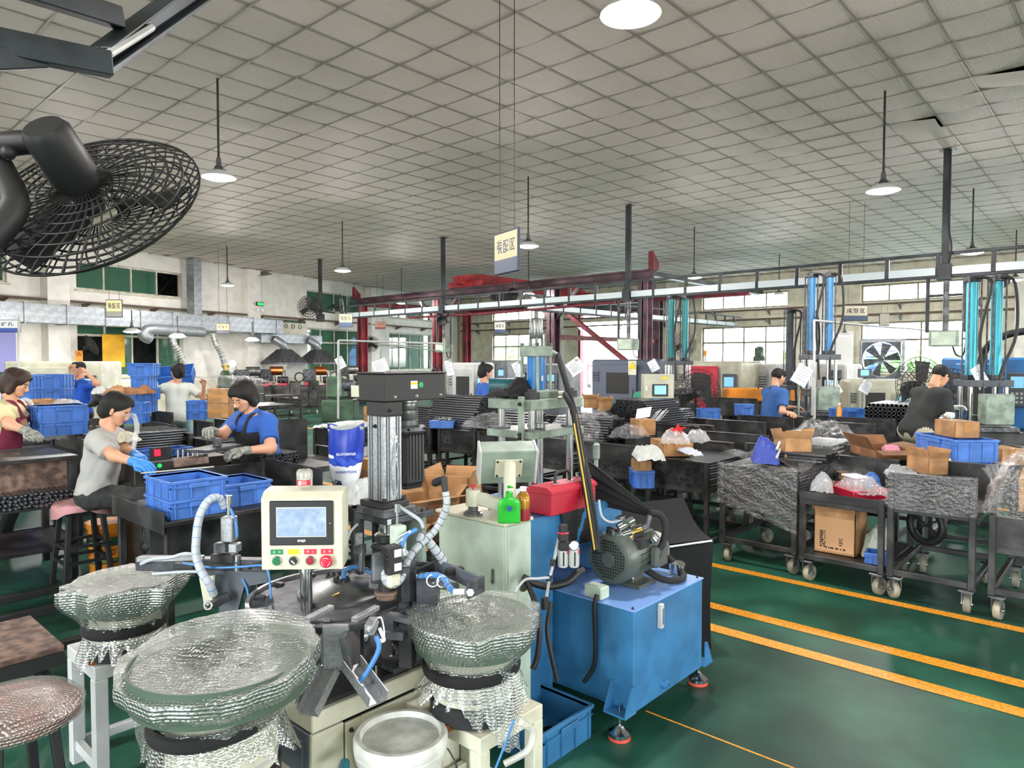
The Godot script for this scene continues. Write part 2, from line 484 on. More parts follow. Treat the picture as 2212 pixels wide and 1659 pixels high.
func window(num: int,x: Transform3D,s0: float,s1: float,y0: float,y1: float,bars: Array,rails: Array,glass: Material,skip: Array = [],fm: Material = null) -> Node3D:
	var o := Node3D.new()
	o.name = "window_%d" % num
	add_child(o); o.set_meta("kind","structure"); o.transform = x
	var f := G.new()
	var zz := -0.12
	fm = fm if fm else M.winframe
	for y in [y0 + 0.03,y1 - 0.03]: f.box(V((s0 + s1) / 2,y,zz),V(s1 - s0,0.06,0.09),0.008)
	for s in [s0 + 0.03,s1 - 0.03]: f.box(V(s,(y0 + y1) / 2,zz),V(0.06,y1 - y0 - 0.12,0.09),0.008)
	st("window_frame",f,fm,o)
	for y in rails: st("transom",G.new().box(V((s0 + s1) / 2,y,zz),V(s1 - s0 - 0.12,0.07,0.08),0.008),fm,o)
	var ys := [y0] + rails + [y1]
	var bs := [s0] + bars + [s1]
	for j in ys.size() - 1:
		for s in bars: st("mullion",G.new().box(V(s,(ys[j] + ys[j + 1]) / 2,zz),V(0.055,ys[j + 1] - ys[j] - 0.07,0.075),0.008),fm,o)
		for i in bs.size() - 1:
			if [i,j] in skip: continue
			st("pane",G.new().box(V((bs[i] + bs[i + 1]) / 2,(ys[j] + ys[j + 1]) / 2,zz),V(bs[i + 1] - bs[i] - 0.05,ys[j + 1] - ys[j] - 0.06,0.006)),glass,o)
	st("window_sill",G.new().box(V((s0 + s1) / 2,y0 - 0.03,0.0),V(s1 - s0 + 0.1,0.05,0.2),0.01),M.wall,o)
	return o
func setting() -> void:
	var fl := mt("floor",rgb8(46,100,80),0.45,0,0.3,"blotch",0.35)
	fl.metallic_specular = 0.34; fl.detail_enabled = true; fl.detail_albedo = vtex("streak",0.15); fl.detail_blend_mode = BaseMaterial3D.BLEND_MODE_MUL
	mt("line",rgb8(250,168,44),0.5,0,0.2,"fine",2)
	mt("wall",rgb8(218,214,192),0.85,0,0.1,"streak",0.4)
	mt("wallwhite",rgb8(232,230,222),0.8,0,0.07,"streak",0.4)
	mt("winframe",rgb8(150,140,118),0.6,0,0.2)
	mt("winwhite",rgb8(214,210,196),0.6,0,0.2)
	mt("outside",rgb8(70,78,74),0.9,0,0.3,"streak",0.6)
	mt("concrete",rgb8(170,170,160),0.9,0,0.2)
	st("floor",G.new().bx(-7.5,30,-0.3,0,-31,8.5),M.floor)
	var ln := [[5.37,0.1],[4.47,0.11],[4.1,0.11]]
	for i in 3:
		var q := G.new()
		var z := 6.0
		while z > -24.0:
			var z2 := z - 0.4
			var w0: float = ln[i][1] * (0.5 + 0.03 * sin(z * 7.1 + i))
			var w1: float = ln[i][1] * (0.5 + 0.03 * sin(z2 * 7.1 + i))
			q.face(V(ln[i][0] - w0,0.0025,z),V(ln[i][0] + w0,0.0025,z),V(ln[i][0] + w1,0.0025,z2),V(ln[i][0] - w1,0.0025,z2))
			z = z2
		st("floor_marking",q,M.line)
	for a in [[9.6,-5.6,9.6,5.0],[8.3,-14.4,8.3,-21.0],[9.5,-14.4,9.5,-20.5]]:
		st("floor_marking",G.new().bar(V(a[0],0.001,a[1]),V(a[2],0.001,a[3]),0.09,0.004),M.line)
	st("floor_joint",G.new().bar(V(2.9,0.0,-1.0),V(2.9,0.0,-1.75),0.008,0.004),M.line)
	var rx := Transform3D(Basis(Vector3.BACK,Vector3.UP,Vector3.LEFT),V(RX,0,0))
	var hr := []
	for c in [-24.2,-12.0,-5.8,0.4]: hr.append([c - 1.8,c + 1.8,3.78,4.4]); hr.append([c - 1.8,c + 1.8,1.25,3.06])
	hr.append([-20.2,-16.2,0.0,3.95])
	st("wall_right",holed(G.new(),rx,-31,8.5,0,5.9,0.24,hr),M.wall)
	for i in 4:
		var c: float = [-24.2,-12.0,-5.8,0.4][i]
		window(i * 2 + 1,rx,c - 1.8,c + 1.8,3.78,4.4,[c - 0.9,c + 0.0,c + 0.9],[],M.glass)
		window(i * 2 + 2,rx,c - 1.8,c + 1.8,1.25,3.06,[c - 0.9,c,c + 0.9] if i != 2 else [c + 0.12],[2.42],M.glass,[[0,0]] if i == 2 else [])
	for z in [-21.3,-15.1,-8.95,-2.75,3.5]: st("pillar",G.new().bx(RX - 0.26,RX + 0.02,0,5.06,z - 0.28,z + 0.28,0.01),M.wallwhite)
	st("lintel",G.new().bx(RX - 0.12,RX + 0.02,4.62,5.06,-28.6,8.2),M.wall)
	st("trim_1",G.new().bx(RX - 0.05,RX + 0.02,3.5,3.74,-28.6,8.2),M.wall)
	st("trim_2",G.new().bx(RX - 0.05,RX + 0.02,0.0,1.0,-16.1,8.2),M.wall)
	var gf := G.new()
	for z in [-20.14,-16.26]: gf.bx(RX - 0.08,RX + 0.2,0,3.95,z - 0.06,z + 0.06,0.01)
	gf.bx(RX - 0.08,RX + 0.2,3.85,4.0,-20.2,-16.2,0.01)
	var door := Node3D.new()
	door.name = "door_1"; add_child(door); door.set_meta("kind","structure")
	st("door_frame",gf,M.crane,door)
	st("shutter_box",G.new().bx(RX - 0.36,RX - 0.02,4.0,4.42,-20.3,-16.1,0.03),M.grey,door)
	var lx := lwx()
	var hl := []
	for b in [[1.2,5.0],[6.84,10.4],[16.3,19.8],[21.9,25.6]]: hl.append([b[0],b[1],3.78,4.62]); hl.append([b[0],b[1],1.2,3.05])
	st("wall_left",holed(G.new(),lx,-7.5,28.4,0,5.9,0.24,hl),M.wallwhite)
	var k := 11
	for b in [[1.2,5.0],[6.84,10.4],[16.3,19.8],[21.9,25.6]]:
		var q: float = (b[1] - b[0]) / 4
		window(k,lx,b[0],b[1],3.78,4.62,[b[0] + q,b[0] + 2 * q,b[0] + 3 * q],[],M.glass_green,[[3,0]] if k == 13 else [],M.winwhite)
		window(k + 1,lx,b[0],b[1],1.2,3.05,[b[0] + q,b[0] + 2 * q,b[0] + 3 * q],[2.45],M.glass_green,[[0,0],[2,0]] if k == 13 else [],M.winwhite)
		k += 2
	for s in [-1.0,6.15,13.2,20.4,27.4]: st("pillar",G.new().box(lx * V(s,2.53,0.16),V(0.62,5.06,0.36),0.01,lx.basis),M.wallwhite)
	st("trim_3",G.new().box(lx * V(10.4,0.5,0.02),V(35,1.0,0.04),0,lx.basis),M.wall)
	var nb := G.new()
	nb.box(lx * V(10,3.0,-3.6),V(40,7.0,0.3),0,lx.basis)
	nb.box(lx * V(10,5.75,-1.9),V(40,0.12,3.4),0,lx.basis)
	st("alley_wall",nb,M.outside)
	for i in 9:
		var br := G.new()
		br.bar(lx * V(7.0,3.7 + i * 0.11,-1.2),lx * V(10.6,3.7 + i * 0.11,-1.2),0.02,0.05)
		if i < 1: st("alley_truss",br,M.darksteel)
	for i in 5: st("alley_truss",G.new().bar(lx * V(6.9 + i * 0.8,3.75,-1.1),lx * V(7.7 + i * 0.8,4.6,-1.1),0.03,0.03),M.darksteel)
	st("wall_near",holed(G.new(),Transform3D(Basis(Vector3.RIGHT,Vector3.UP,Vector3.FORWARD),V(0,0,8.2)),-7.5,27.4,0,5.9,0.24,[[-3,1,1.2,3.0],[7,11,1.2,3.0],[16,20,1.2,3.0]]),M.wall)
	st("wall_end",holed(G.new(),Transform3D(Basis(Vector3.BACK,Vector3.UP,Vector3.LEFT) * Basis(Vector3.UP,PI),V(-7.2,0,0)),-8.5,24,0,5.9,0.24,[[-2,2,0,3.8],[10,13,1.2,3.0]]),M.wall)
	st("ground_outside",G.new().bx(27.5,90,-0.35,-0.05,-70,50),M.concrete)
	ceiling_grid()
	outdoors()
	wall_runs()
func tile_mesh(seed_: int) -> ArrayMesh:
	var r := RandomNumberGenerator.new(); r.seed = seed_
	var sag := r.randf_range(0.004,0.022)
	var ph := r.randf_range(-0.5,0.5)
	var g := G.new()
	g.sheet(6,6,func(s,t):
		var e := sin(PI * s) * (0.6 + 0.4 * sin(PI * t))
		return V((s - 0.5) * 0.586,-sag * e * (1.0 + ph * (t - 0.5)),(t - 0.5) * 0.586))
	return g.mesh()
func ceiling_grid() -> void:
	var tm := mt("ceil_tile",rgb8(214,203,194),0.58)
	tm.metallic_specular = 0.4
	var stripe := Image.create(192,16,false,Image.FORMAT_RGB8)
	for x in 192:
		var h := 0.5 + 0.5 * sin(TAU * x * 24.0 / 192.0)
		for y in 16: stripe.set_pixel(x,y,Color(h,h,h))
	tm.heightmap_enabled = true; tm.heightmap_texture = ImageTexture.create_from_image(stripe); tm.heightmap_scale = 0.25
	tm.uv1_scale = Vector3.ONE
	mt("tbar",rgb8(158,152,142),0.5,0,0.2,"fine",2)
	mt("void",rgb8(40,38,36),0.9)
	st("roof_slab",G.new().bx(-7.5,27.4,5.75,5.95,-31,8.5),M.void)
	var root := Node3D.new()
	root.name = "ceiling"; add_child(root); root.set_meta("kind","structure")
	var meshes := []
	for i in 6: meshes.append(tile_mesh(i + 1))
	var near := []
	var far := []
	var fwd := Vector2(0.741,-0.671)
	var side := Vector2(0.671,0.741)
	for i in range(-17,40):
		for j in range(-50,14):
			var c := V(3.336 + 0.6 * i + 0.3,CH,0.2 + 0.6 * j + 0.3)
			if c.x > RX - 0.3 or c.x < -6.8 or c.z > 7.9 or c.z < -20.9 - 0.277 * c.x: continue
			var d := Vector2(c.x,c.z)
			var fd := d.dot(fwd)
			var seen_ := fd > 3.2 and absf(d.dot(side)) < fd * 0.77
			var hole := hole_tile(c)
			if hole: continue
			if seen_: near.append([fd,c])
			else: far.append(c)
	near.sort_custom(func(a,b): return a[0] < b[0])
	for i in near.size():
		if i >= 296: far.append(near[i][1]); continue
		var o := st("ceiling_tile",meshes[rng.randi() % 6],tm,root)
		o.position = near[i][1]
		o.rotation = V(rng.randf_range(-0.008,0.008),PI / 2 if true else 0.0,rng.randf_range(-0.008,0.008))
	for k in 6:
		var pl := []
		for i in far.size():
			if i % 6 == k: pl.append(Transform3D(Basis(Vector3.UP,PI / 2) * Basis(Vector3.RIGHT,rng.randf_range(-0.008,0.008)),far[i]))
		many("ceiling_tiles_beyond",meshes[k],tm,pl,root)
	for i in 40:
		var x := 3.336 + 0.6 * (i - 0)
		if x > RX: continue
		st("runner",G.new().bx(x - 0.012,x + 0.012,CH - 0.014,CH + 0.01,8.0,-21.0 - 0.277 * x),M.tbar,root)
	for i in 16:
		var x := 3.336 - 0.6 * (i + 1)
		st("runner",G.new().bx(x - 0.012,x + 0.012,CH - 0.014,CH + 0.01,8.0,-21.0 - 0.277 * x),M.tbar,root)
	for j in range(-47,13):
		var z := 0.2 + 0.6 * j
		var x0 := -7.0 if z > -19.0 else (-21.1 - z) / 0.277
		if x0 > 26: continue
		st("runner",G.new().bx(maxf(x0,-7.0),RX,CH - 0.008,CH + 0.006,z - 0.009,z + 0.009),M.tbar,root)
	for h in OPEN_TILES:
		var o := st("loose_tile",meshes[1],tm,root)
		o.position = V(h[0],CH - h[2],h[1]); o.rotation = V(h[3],0,h[4])
	st("ceiling_edge",G.new().bx(-7.2,RX,CH + 0.006,CH + 0.02,7.8,8.3),M.tbar,root)
const OPEN_TILES := [[11.436,-2.5,0.03,0.1,-0.04],[10.236,-1.3,0.03,0.12,0.03],[13.236,-24.7,0.12,0.3,0.2],[15.636,-25.9,0.1,0.35,0.1]]
func hole_tile(c: Vector3) -> bool:
	for h in OPEN_TILES:
		if absf(c.x - h[0]) < 0.31 and absf(c.z - h[1]) < 0.31: return true
	return false
func tree(at: Vector3,h: float,r: float,label: String) -> void:
	var t := th("tree",label,"tree",at,0,"trees outside the windows")
	pt("trunk",G.new().tube(spl([V(0,-0.3,0),V(0.1,h * 0.3,0.05),V(0,h * 0.6,0)]),0.16,7,true,0.07),M.wood,t)
	var leaf := G.new()
	leaf.face(V(-0.16,0,0),V(0,0,0.07),V(0.16,0,0),V(0,0.02,-0.07))
	var pl := []
	for i in 500:
		var d := Vector3(rng.randfn(),rng.randfn(),rng.randfn()).normalized() * pow(rng.randf(),0.4)
		pl.append(Transform3D(Basis.from_euler(V(rng.randf() * TAU,rng.randf() * TAU,0)).scaled(Vector3.ONE * 1.6),V(d.x * r,h * 0.68 + d.y * h * 0.34,d.z * r)))
	many("crown",leaf.mesh(),M.leaf,pl,t)
func outdoors() -> void:
	mt("leaf",rgb8(110,150,90),0.7).backlight_enabled = true
	M.leaf.backlight = Color(0.4,0.5,0.2)
	var tr := [[48,-11,2.3,2.0],[52,-8.5,2.4,2.2],[50,-6,2.2,1.8],[55,-20,2.6,2.0],[46,-42,3.6,2.4],[49,-46,3.9,2.6]]
	var tl := ["low bushy tree in view beside the exhaust fan window","bushy tree left of the hazy gap outside the last window","small tree at the end of the row outside the last window","tree far beyond the gate opening","tree outside the corner window, near one","tree outside the corner window, taller one"]
	for i in 6: tree(V(tr[i][0],0,tr[i][1]),tr[i][2],tr[i][3],tl[i])
	var b := th("office_building","blue glazed building with white window grid beyond the exhaust fan","building",V(46,-0.1,-13.6))
	pt("wall",G.new().bx(0,6,0,5.2,-1.6,1.2),mt("bluewall",rgb8(60,84,170),0.5),b)
	for i in 6:
		for j in 5: pt("pane",G.new().bx(-0.04,0.02,0.3 + j * 0.95,1.05 + j * 0.95,-1.5 + i * 0.45,-1.14 + i * 0.45),M.glasspane if M.has("glasspane") else mt("glasspane",rgb8(130,160,220),0.2),b)
	var y := th("hand_cart","red framed trolley standing in the bright yard beyond the gate","cart",V(36.5,-0.05,-25.0))
	var g := G.new()
	for s: float in [-0.5,0.5]:
		g.bar(V(s,0.1,-1.1),V(s,1.6,-1.1),0.06,0.06,0.005); g.bar(V(s,0.1,1.1),V(s,1.4,1.1),0.06,0.06,0.005)
		g.bar(V(s,1.4,-1.1),V(s,1.4,1.1),0.08,0.08,0.005)
	g.bar(V(-0.5,1.6,-1.1),V(0.5,1.6,-1.1),0.06,0.06)
	pt("frame",g,M.crane,y)
	pt("deck",G.new().bx(-0.55,0.55,0.95,1.02,-1.2,1.2,0.01),M.wood,y)
	for s in [V(-0.45,0.12,-1),V(0.45,0.12,-1),V(-0.45,0.12,1),V(0.45,0.12,1)]: pt("wheel",G.new().cyl(s - V(0.05,0,0),s + V(0.05,0,0),0.13,14),M.jet,y)
func wall_runs() -> void:
	var lx := lwx()
	var p := th("wall_pipe","brown pipe run on brackets along the long left wall","pipe")
	pt("pipe",G.new().cyl(lx * V(-3,3.4,0.3),lx * V(25.5,3.36,0.3),0.03,8),M.brownpipe if M.has("brownpipe") else mt("brownpipe",rgb8(104,84,72),0.6),p)
	for i in 12: pt("bracket",G.new().prism(PackedVector2Array([Vector2(0,0),Vector2(0.45,0),Vector2(0,-0.16)]),0.05,Transform3D(lx.basis * Basis(Vector3.UP,-PI / 2),lx * V(0.4 + i * 2.2,3.36,0.02))),M.brownpipe,p)
	for k in 2:
		var q := th("wall_pipe",["rusty pipe along the daylight wall just under the upper windows","dark cable pipe along the daylight wall above the lower windows"][k],"pipe")
		var y: float = [3.7,3.32][k]
		pt("pipe",G.new().cyl(V(RX - 0.16,y,-28.3),V(RX - 0.16,y,7.0),0.035,8),M.brownpipe,q)
		for i in 14: pt("bracket",G.new().prism(PackedVector2Array([Vector2(0,0),Vector2(0.4,0),Vector2(0,-0.22)]),0.05,Transform3D(Basis(Vector3.UP,PI),V(RX + 0.02,y - 0.02,-27.0 + i * 2.3))),M.grey,q)
func lamp_at(i: int,at: Vector3,label: String,up := -1.0) -> void:
	var t := th("pendant_lamp",label,"lamp",at,0,"disc pendant lamps on rods")
	if up < 0: up = CH - at.y
	pt("rod",G.new().cyl(V(0,0.2,0),V(0,up,0),0.014,8),M.black,t)
	pt("socket",G.new().lathe([Vector2(0.0,0.08),Vector2(0.055,0.08),Vector2(0.05,0.12),Vector2(0.03,0.15),Vector2(0.032,0.2),Vector2(0.02,0.24),Vector2(0.0,0.24)],14),M.dullsteel,t)
	for a in 3: pt("clip",G.new().tube(spl([V(0.05,0.1,0).rotated(Vector3.UP,a * 2.1),V(0.09,0.1,0).rotated(Vector3.UP,a * 2.1),V(0.1,0.05,0).rotated(Vector3.UP,a * 2.1)],3),0.006,5),M.dullsteel,t)
	pt("shade",G.new().lathe([Vector2(0.05,0.085),Vector2(0.1,0.075),Vector2(0.15,0.045),Vector2(0.19,0.004),Vector2(0.195,-0.004),Vector2(0.186,0.0),Vector2(0.14,0.034),Vector2(0.05,0.07)],28),M.shade,t)
	pt("bulb_face",G.new().lathe([Vector2(0.0,-0.034),Vector2(0.1,-0.03),Vector2(0.15,-0.018),Vector2(0.178,0.003),Vector2(0.0,0.02)],28),M.lampglow,t)
	var l := OmniLight3D.new()
	l.name = "lamp_light"; t.add_child(l,true)
	l.position = V(0,-0.012,0); l.light_energy = LAMP_E; l.light_color = Color(1.0,0.97,0.96); l.light_size = 0.12
	l.omni_range = 60; l.omni_attenuation = 2.0; l.shadow_enabled = true
const LAMP_E := 7.5
func lamps() -> void:
	mt("shade",rgb8(226,228,230),0.4)
	glow("lampglow",Color(0.95,0.97,1.0),6.0)
	var L := [[3.9,3.93,-2.5,"pendant lamp overhead, its bright disc cut off by the picture's top edge"],
		[3.91,3.9,-8.3,"pendant lamp with glowing disc nearest the caged wall fan"],
		[3.95,3.9,-14.4,"pendant lamp glowing behind the caged fan's wire guard"],
		[9.68,3.83,-2.47,"pendant lamp on long rod under the gaping ceiling tile"],
		[9.78,3.8,-8.45,"pendant lamp beside the hanging framed yellow and blue sign"],
		[9.84,3.87,-14.45,"pendant lamp above the pole mounted pair of fans"],
		[9.76,3.93,-20.25,"pendant lamp before the white wall beside the steel duct riser"],
		[16.29,3.81,-2.54,"pendant lamp right of the thick dark ceiling post"],
		[16.2,3.79,-8.46,"pendant lamp over the right end of the red crane frame"],
		[16.45,3.76,-14.2,"pendant lamp tucked below the crane beam beside the black floodlight"],
		[16.34,3.8,-20.27,"pendant lamp hanging just past the crane beam's far end"],
		[22.1,3.77,-8.6,"unlit looking pendant lamp silhouetted against the bright upper window"],
		[22.2,3.78,-2.5,"pendant lamp at the picture's right edge beside the black siren"]]
	for i in L.size(): lamp_at(i,V(L[i][0],L[i][1],L[i][2]),L[i][3])
	for x in [-2.0,3.9,9.8,16.3,22.2]:
		lamp_at(0,V(x,3.84,3.4),"pendant lamp of the row behind the camera")
	for z in [-2.5,-8.4,-14.4]: lamp_at(0,V(-2,3.84,z),"pendant lamp of the row along the end wall")
func bolt(parent: Node3D,at: Vector3,dir: Vector3,r := 0.008,m: Material = null) -> void:
	pw("bolt",G.new().lathe([Vector2(r * 1.5,0),Vector2(r * 1.5,r * 0.3),Vector2(r,r * 0.4),Vector2(r,r * 1.6),Vector2(r * 0.8,r * 1.8),Vector2(r * 0.5,r * 1.8),Vector2(r * 0.45,r * 1.0),Vector2(0,r * 1.0)],8,xf(at,along(dir))),m if m else M.jet,parent)
func hose(called: String,p: Array,r: float,m: Material,parent: Node3D,k := 6,seg := 8) -> MeshInstance3D:
	return pw(called,G.new().tube(spl(p,k),r,seg),m,parent)
func spiral(p: Array,r: float,m: Material,m2: Material,parent: Node3D) -> void:
	var line := spl(p,10)
	pw("hose",G.new().tube(line,r,10),m,parent)
	var g := G.new()
	var i := 4
	while i < line.size() - 3:
		g.cyl(line[i],line[i].lerp(line[i + 1],0.3),r * 1.1,10)
		i += 5
	pw("hose_wrap",g,m2,parent)
func assembly_machine() -> void:
	var t := th("rotary_assembly_machine","rotary indexing assembly machine with tall servo press and cream control panel","machine",V(1.6,0,-2.4))
	var c := G.new()
	c.bx(1.236,2.02,0.46,0.526,-2.95,-2.012,0.004)
	c.bx(1.236,1.36,0.0,0.455,-2.03,-2.012,0.002); c.bx(1.86,2.02,0.0,0.455,-2.03,-2.012,0.002)
	c.bx(1.98,2.02,0.02,0.46,-2.9,-2.03)
	pw("cabinet",c,M.cream,t)
	pw("side_panel",G.new().bx(1.232,1.25,0.0,0.455,-2.93,-2.03,0.003).bx(1.228,1.234,0.06,0.42,-2.9,-2.06,0.003),M.greydark,t)
	pw("front_panel",G.new().bx(1.365,1.43,0.0,0.45,-2.02,-2.006,0.003).bx(1.80,1.855,0.0,0.45,-2.02,-2.006,0.003).bx(1.43,1.80,0.395,0.45,-2.02,-2.006,0.003),M.cream,t)
	pw("panel_recess",G.new().bx(1.25,1.97,0.0,0.45,-2.93,-2.06),M.jet,t)
	for p in [V(1.385,0.42,-2.006),V(1.83,0.42,-2.006)]: bolt(t,p,Vector3.BACK,0.006)
	bolt(t,V(1.228,0.40,-2.1),Vector3.LEFT,0.005)
	pw("valve_knob",G.new().lathe([Vector2(0.0,0),Vector2(0.016,0),Vector2(0.018,0.03),Vector2(0.012,0.05),Vector2(0.012,0.09),Vector2(0,0.09)],12,xf(V(1.291,0.383,-1.906),along(V(-0.5,0.1,0.6)))),M.teal,t)
	pw("worktop",G.new().bx(1.25,2.0,0.526,0.545,-2.93,-2.03,0.004),M.jet,t)
	for p in [V(1.32,0,-2.12),V(1.72,0,-2.12),V(1.32,0,-2.5),V(1.75,0,-2.5),V(1.5,0,-2.08)]:
		pw("post",G.new().bx(p.x - 0.014,p.x + 0.014,0.545,0.765,p.z - 0.014,p.z + 0.014,0.003),M.darksteel,t)
	for p in [V(1.511,0.55,-2.032),V(1.439,0.55,-2.254),V(1.665,0.55,-2.126)]:
		pw("levelling_bolt",G.new().lathe([Vector2(0.016,0),Vector2(0.016,0.006),Vector2(0.007,0.008),Vector2(0.007,0.05),Vector2(0,0.052)],10,xf(p)),M.chrome,t)
	for a in [[V(1.674,0.55,-2.054),0.2,0.1],[V(1.819,0.55,-2.085),0.18,0.12]]:
		var p: Vector3 = a[0]
		pw("foot_plate",G.new().box(p + V(0,0.01,0),V(a[1],0.018,a[2]),0.002),M.darksteel,t)
		for s: float in [-1.0,1.0]: bolt(t,p + V(s * a[1] * 0.3,0.019,0.02),Vector3.UP,0.008)
	var dc := V(1.51,0.80,-2.26)
	var disc := pw("disc",G.new().lathe([Vector2(0.0,-0.04),Vector2(0.27,-0.04),Vector2(0.315,-0.022),Vector2(0.318,-0.018),Vector2(0.318,-0.002),Vector2(0.316,0),Vector2(0.27,0.0),Vector2(0.268,0.004),Vector2(0.0,0.004)],48,xf(dc)),M.darksteel,t)
	pw("ring_guard",G.new().lathe([Vector2(0.322,-0.05),Vector2(0.336,-0.05),Vector2(0.336,0.012),Vector2(0.322,0.012),Vector2(0.322,-0.05)],48,xf(dc),2.4,5.6),M.alu,t)
	pw("hub",G.new().lathe([Vector2(0.165,0.004),Vector2(0.165,0.016),Vector2(0.15,0.022),Vector2(0.05,0.05),Vector2(0.04,0.052),Vector2(0,0.052)],36,xf(dc + V(0.02,0,-0.01))),M.steel,t)
	for k in 12:
		var q := V(cos(TAU * k / 12.0 + 0.2),0,sin(TAU * k / 12.0 + 0.2))
		pw("nest",G.new().box(dc + q * 0.29 + V(0,0.006,0),V(0.034,0.016,0.022),0.002,Basis(q,Vector3.UP,q.cross(Vector3.UP))),M.darksteel,disc)
		pw("slot",G.new().box(dc + q * 0.305 + V(0,0.001,0),V(0.02,0.004,0.006),0,Basis(q,Vector3.UP,q.cross(Vector3.UP))),M.jet,disc)
	for k in 8:
		var q := V(cos(TAU * k / 8.0),0,sin(TAU * k / 8.0))
		bolt(t,dc + V(0.02,0.052,-0.01) + q * 0.026,Vector3.UP,0.006)
	pw("warning_label",G.new().box(dc + V(-0.06,0.032,0.05),V(0.05,0.001,0.03),0,ry(-40) * Basis(Vector3.FORWARD,-0.25)),M.yellow,t)
	var b0 := dc + V(0.13,0.03,0.1)
	pw("gripper_block",G.new().box(b0,V(0.1,0.035,0.05),0.003,ry(-38)),M.alu,t)
	pw("gripper_cap",G.new().box(b0 + V(0,0.022,0),V(0.07,0.01,0.06),0.002,ry(-38)),M.steel,t)
	pw("gripper_finger",G.new().box(b0 + V(0.055,-0.006,0.04),V(0.05,0.026,0.045),0.003,ry(-38)),M.alu,t)
	for k in 5: bolt(t,b0 + V(-0.03 + 0.017 * k,0.027,-0.012 + 0.012 * (k % 2) + 0.012 * k),Vector3.UP,0.006)
	pw("stop_plate",G.new().box(dc + V(0.1,0.02,-0.16),V(0.09,0.008,0.05),0.002,ry(-40)),M.darksteel,t)
	for k in 4: bolt(t,dc + V(0.07 + 0.02 * k,0.024,-0.18 + 0.008 * k),Vector3.UP,0.007)
	hose("air_hose",[dc + V(0.03,0.055,-0.01),dc + V(0.05,0.08,-0.03),dc + V(0.1,0.085,-0.02),dc + V(0.14,0.06,0.03)],0.009,M.hose,t)
	hose("air_hose",[b0 + V(0.0,0.03,-0.02),b0 + V(0.03,0.07,-0.03),b0 + V(0.06,0.05,0.0),b0 + V(0.05,0.02,0.02)],0.004,M.white,t)
	for k in 2: pw("guide_rail",G.new().box([V(1.269,0.858,-2.014),V(1.385,0.85,-1.916)][k],V(0.13,0.016,0.024),0.002,ry(18.0)),M.alu,t)
	pw("chute_head",G.new().box(V(1.281,0.762,-1.936),V(0.085,0.15,0.02),0.003,ry(-47)),M.alu,t)
	pw("chute_gate",G.new().box(V(1.29,0.756,-1.882),V(0.02,0.13,0.06),0.003,ry(-47) * Basis(Vector3.BACK,0.2)),M.dullsteel,t)
	for a in [[V(1.257,0.692,-1.93),V(1.142,0.61,-1.874)],[V(1.288,0.716,-1.867),V(1.271,0.656,-1.704)]]:
		var d: Vector3 = (a[1] - a[0]).normalized()
		var side := d.cross(Vector3.UP).normalized()
		var up := side.cross(d)
		var g := G.new()
		var mid: Vector3 = (a[0] + a[1]) / 2
		var ln: float = (a[1] - a[0]).length()
		g.box(mid,V(0.062,0.003,ln),0,Basis(side,up,side.cross(up)))
		for s: float in [-1.0,1.0]: g.box(mid + side * s * 0.031 + up * 0.017,V(0.003,0.036,ln),0,Basis(side,up,side.cross(up)))
		pw("chute",g,M.alu,t)
	var ac := V(1.325,0.854,-1.804)
	var rr := ry(42.15)
	pw("air_cylinder",G.new().box(ac,V(0.075,0.034,0.03),0.003,rr).box(ac + rr * V(0,0.0,0.016),V(0.07,0.006,0.004),0,rr),M.alu,t)
	pw("rod_eye",G.new().cyl(ac - rr * V(0.037,0,0),ac - rr * V(0.07,0,0),0.006,8).ring(ac - rr * V(0.078,0,0),0.012,0.005,rr.z,14),M.chrome,t)
	hose("signal_wire",[ac + rr * V(0.037,0.01,0.01),ac + rr * V(0.065,0.0,0.02),ac + rr * V(0.06,-0.05,0.03),ac + rr * V(0.0,-0.055,0.03),ac + rr * V(-0.03,-0.03,0.02)],0.0028,M.white,t)
	hose("air_hose",[ac + rr * V(-0.03,-0.02,0.02),ac + rr * V(-0.035,-0.06,0.03),ac + rr * V(-0.045,-0.12,0.0),ac + rr * V(-0.05,-0.16,-0.03)],0.008,M.hose,t)
	hose("air_hose",[ac + rr * V(0.03,-0.02,0.02),ac + rr * V(0.0,-0.045,0.04),ac + rr * V(-0.03,-0.035,0.03)],0.006,M.white,t)
	servo_press(t)
	hmi(t)
	left_beam(t)
	right_arm(t)
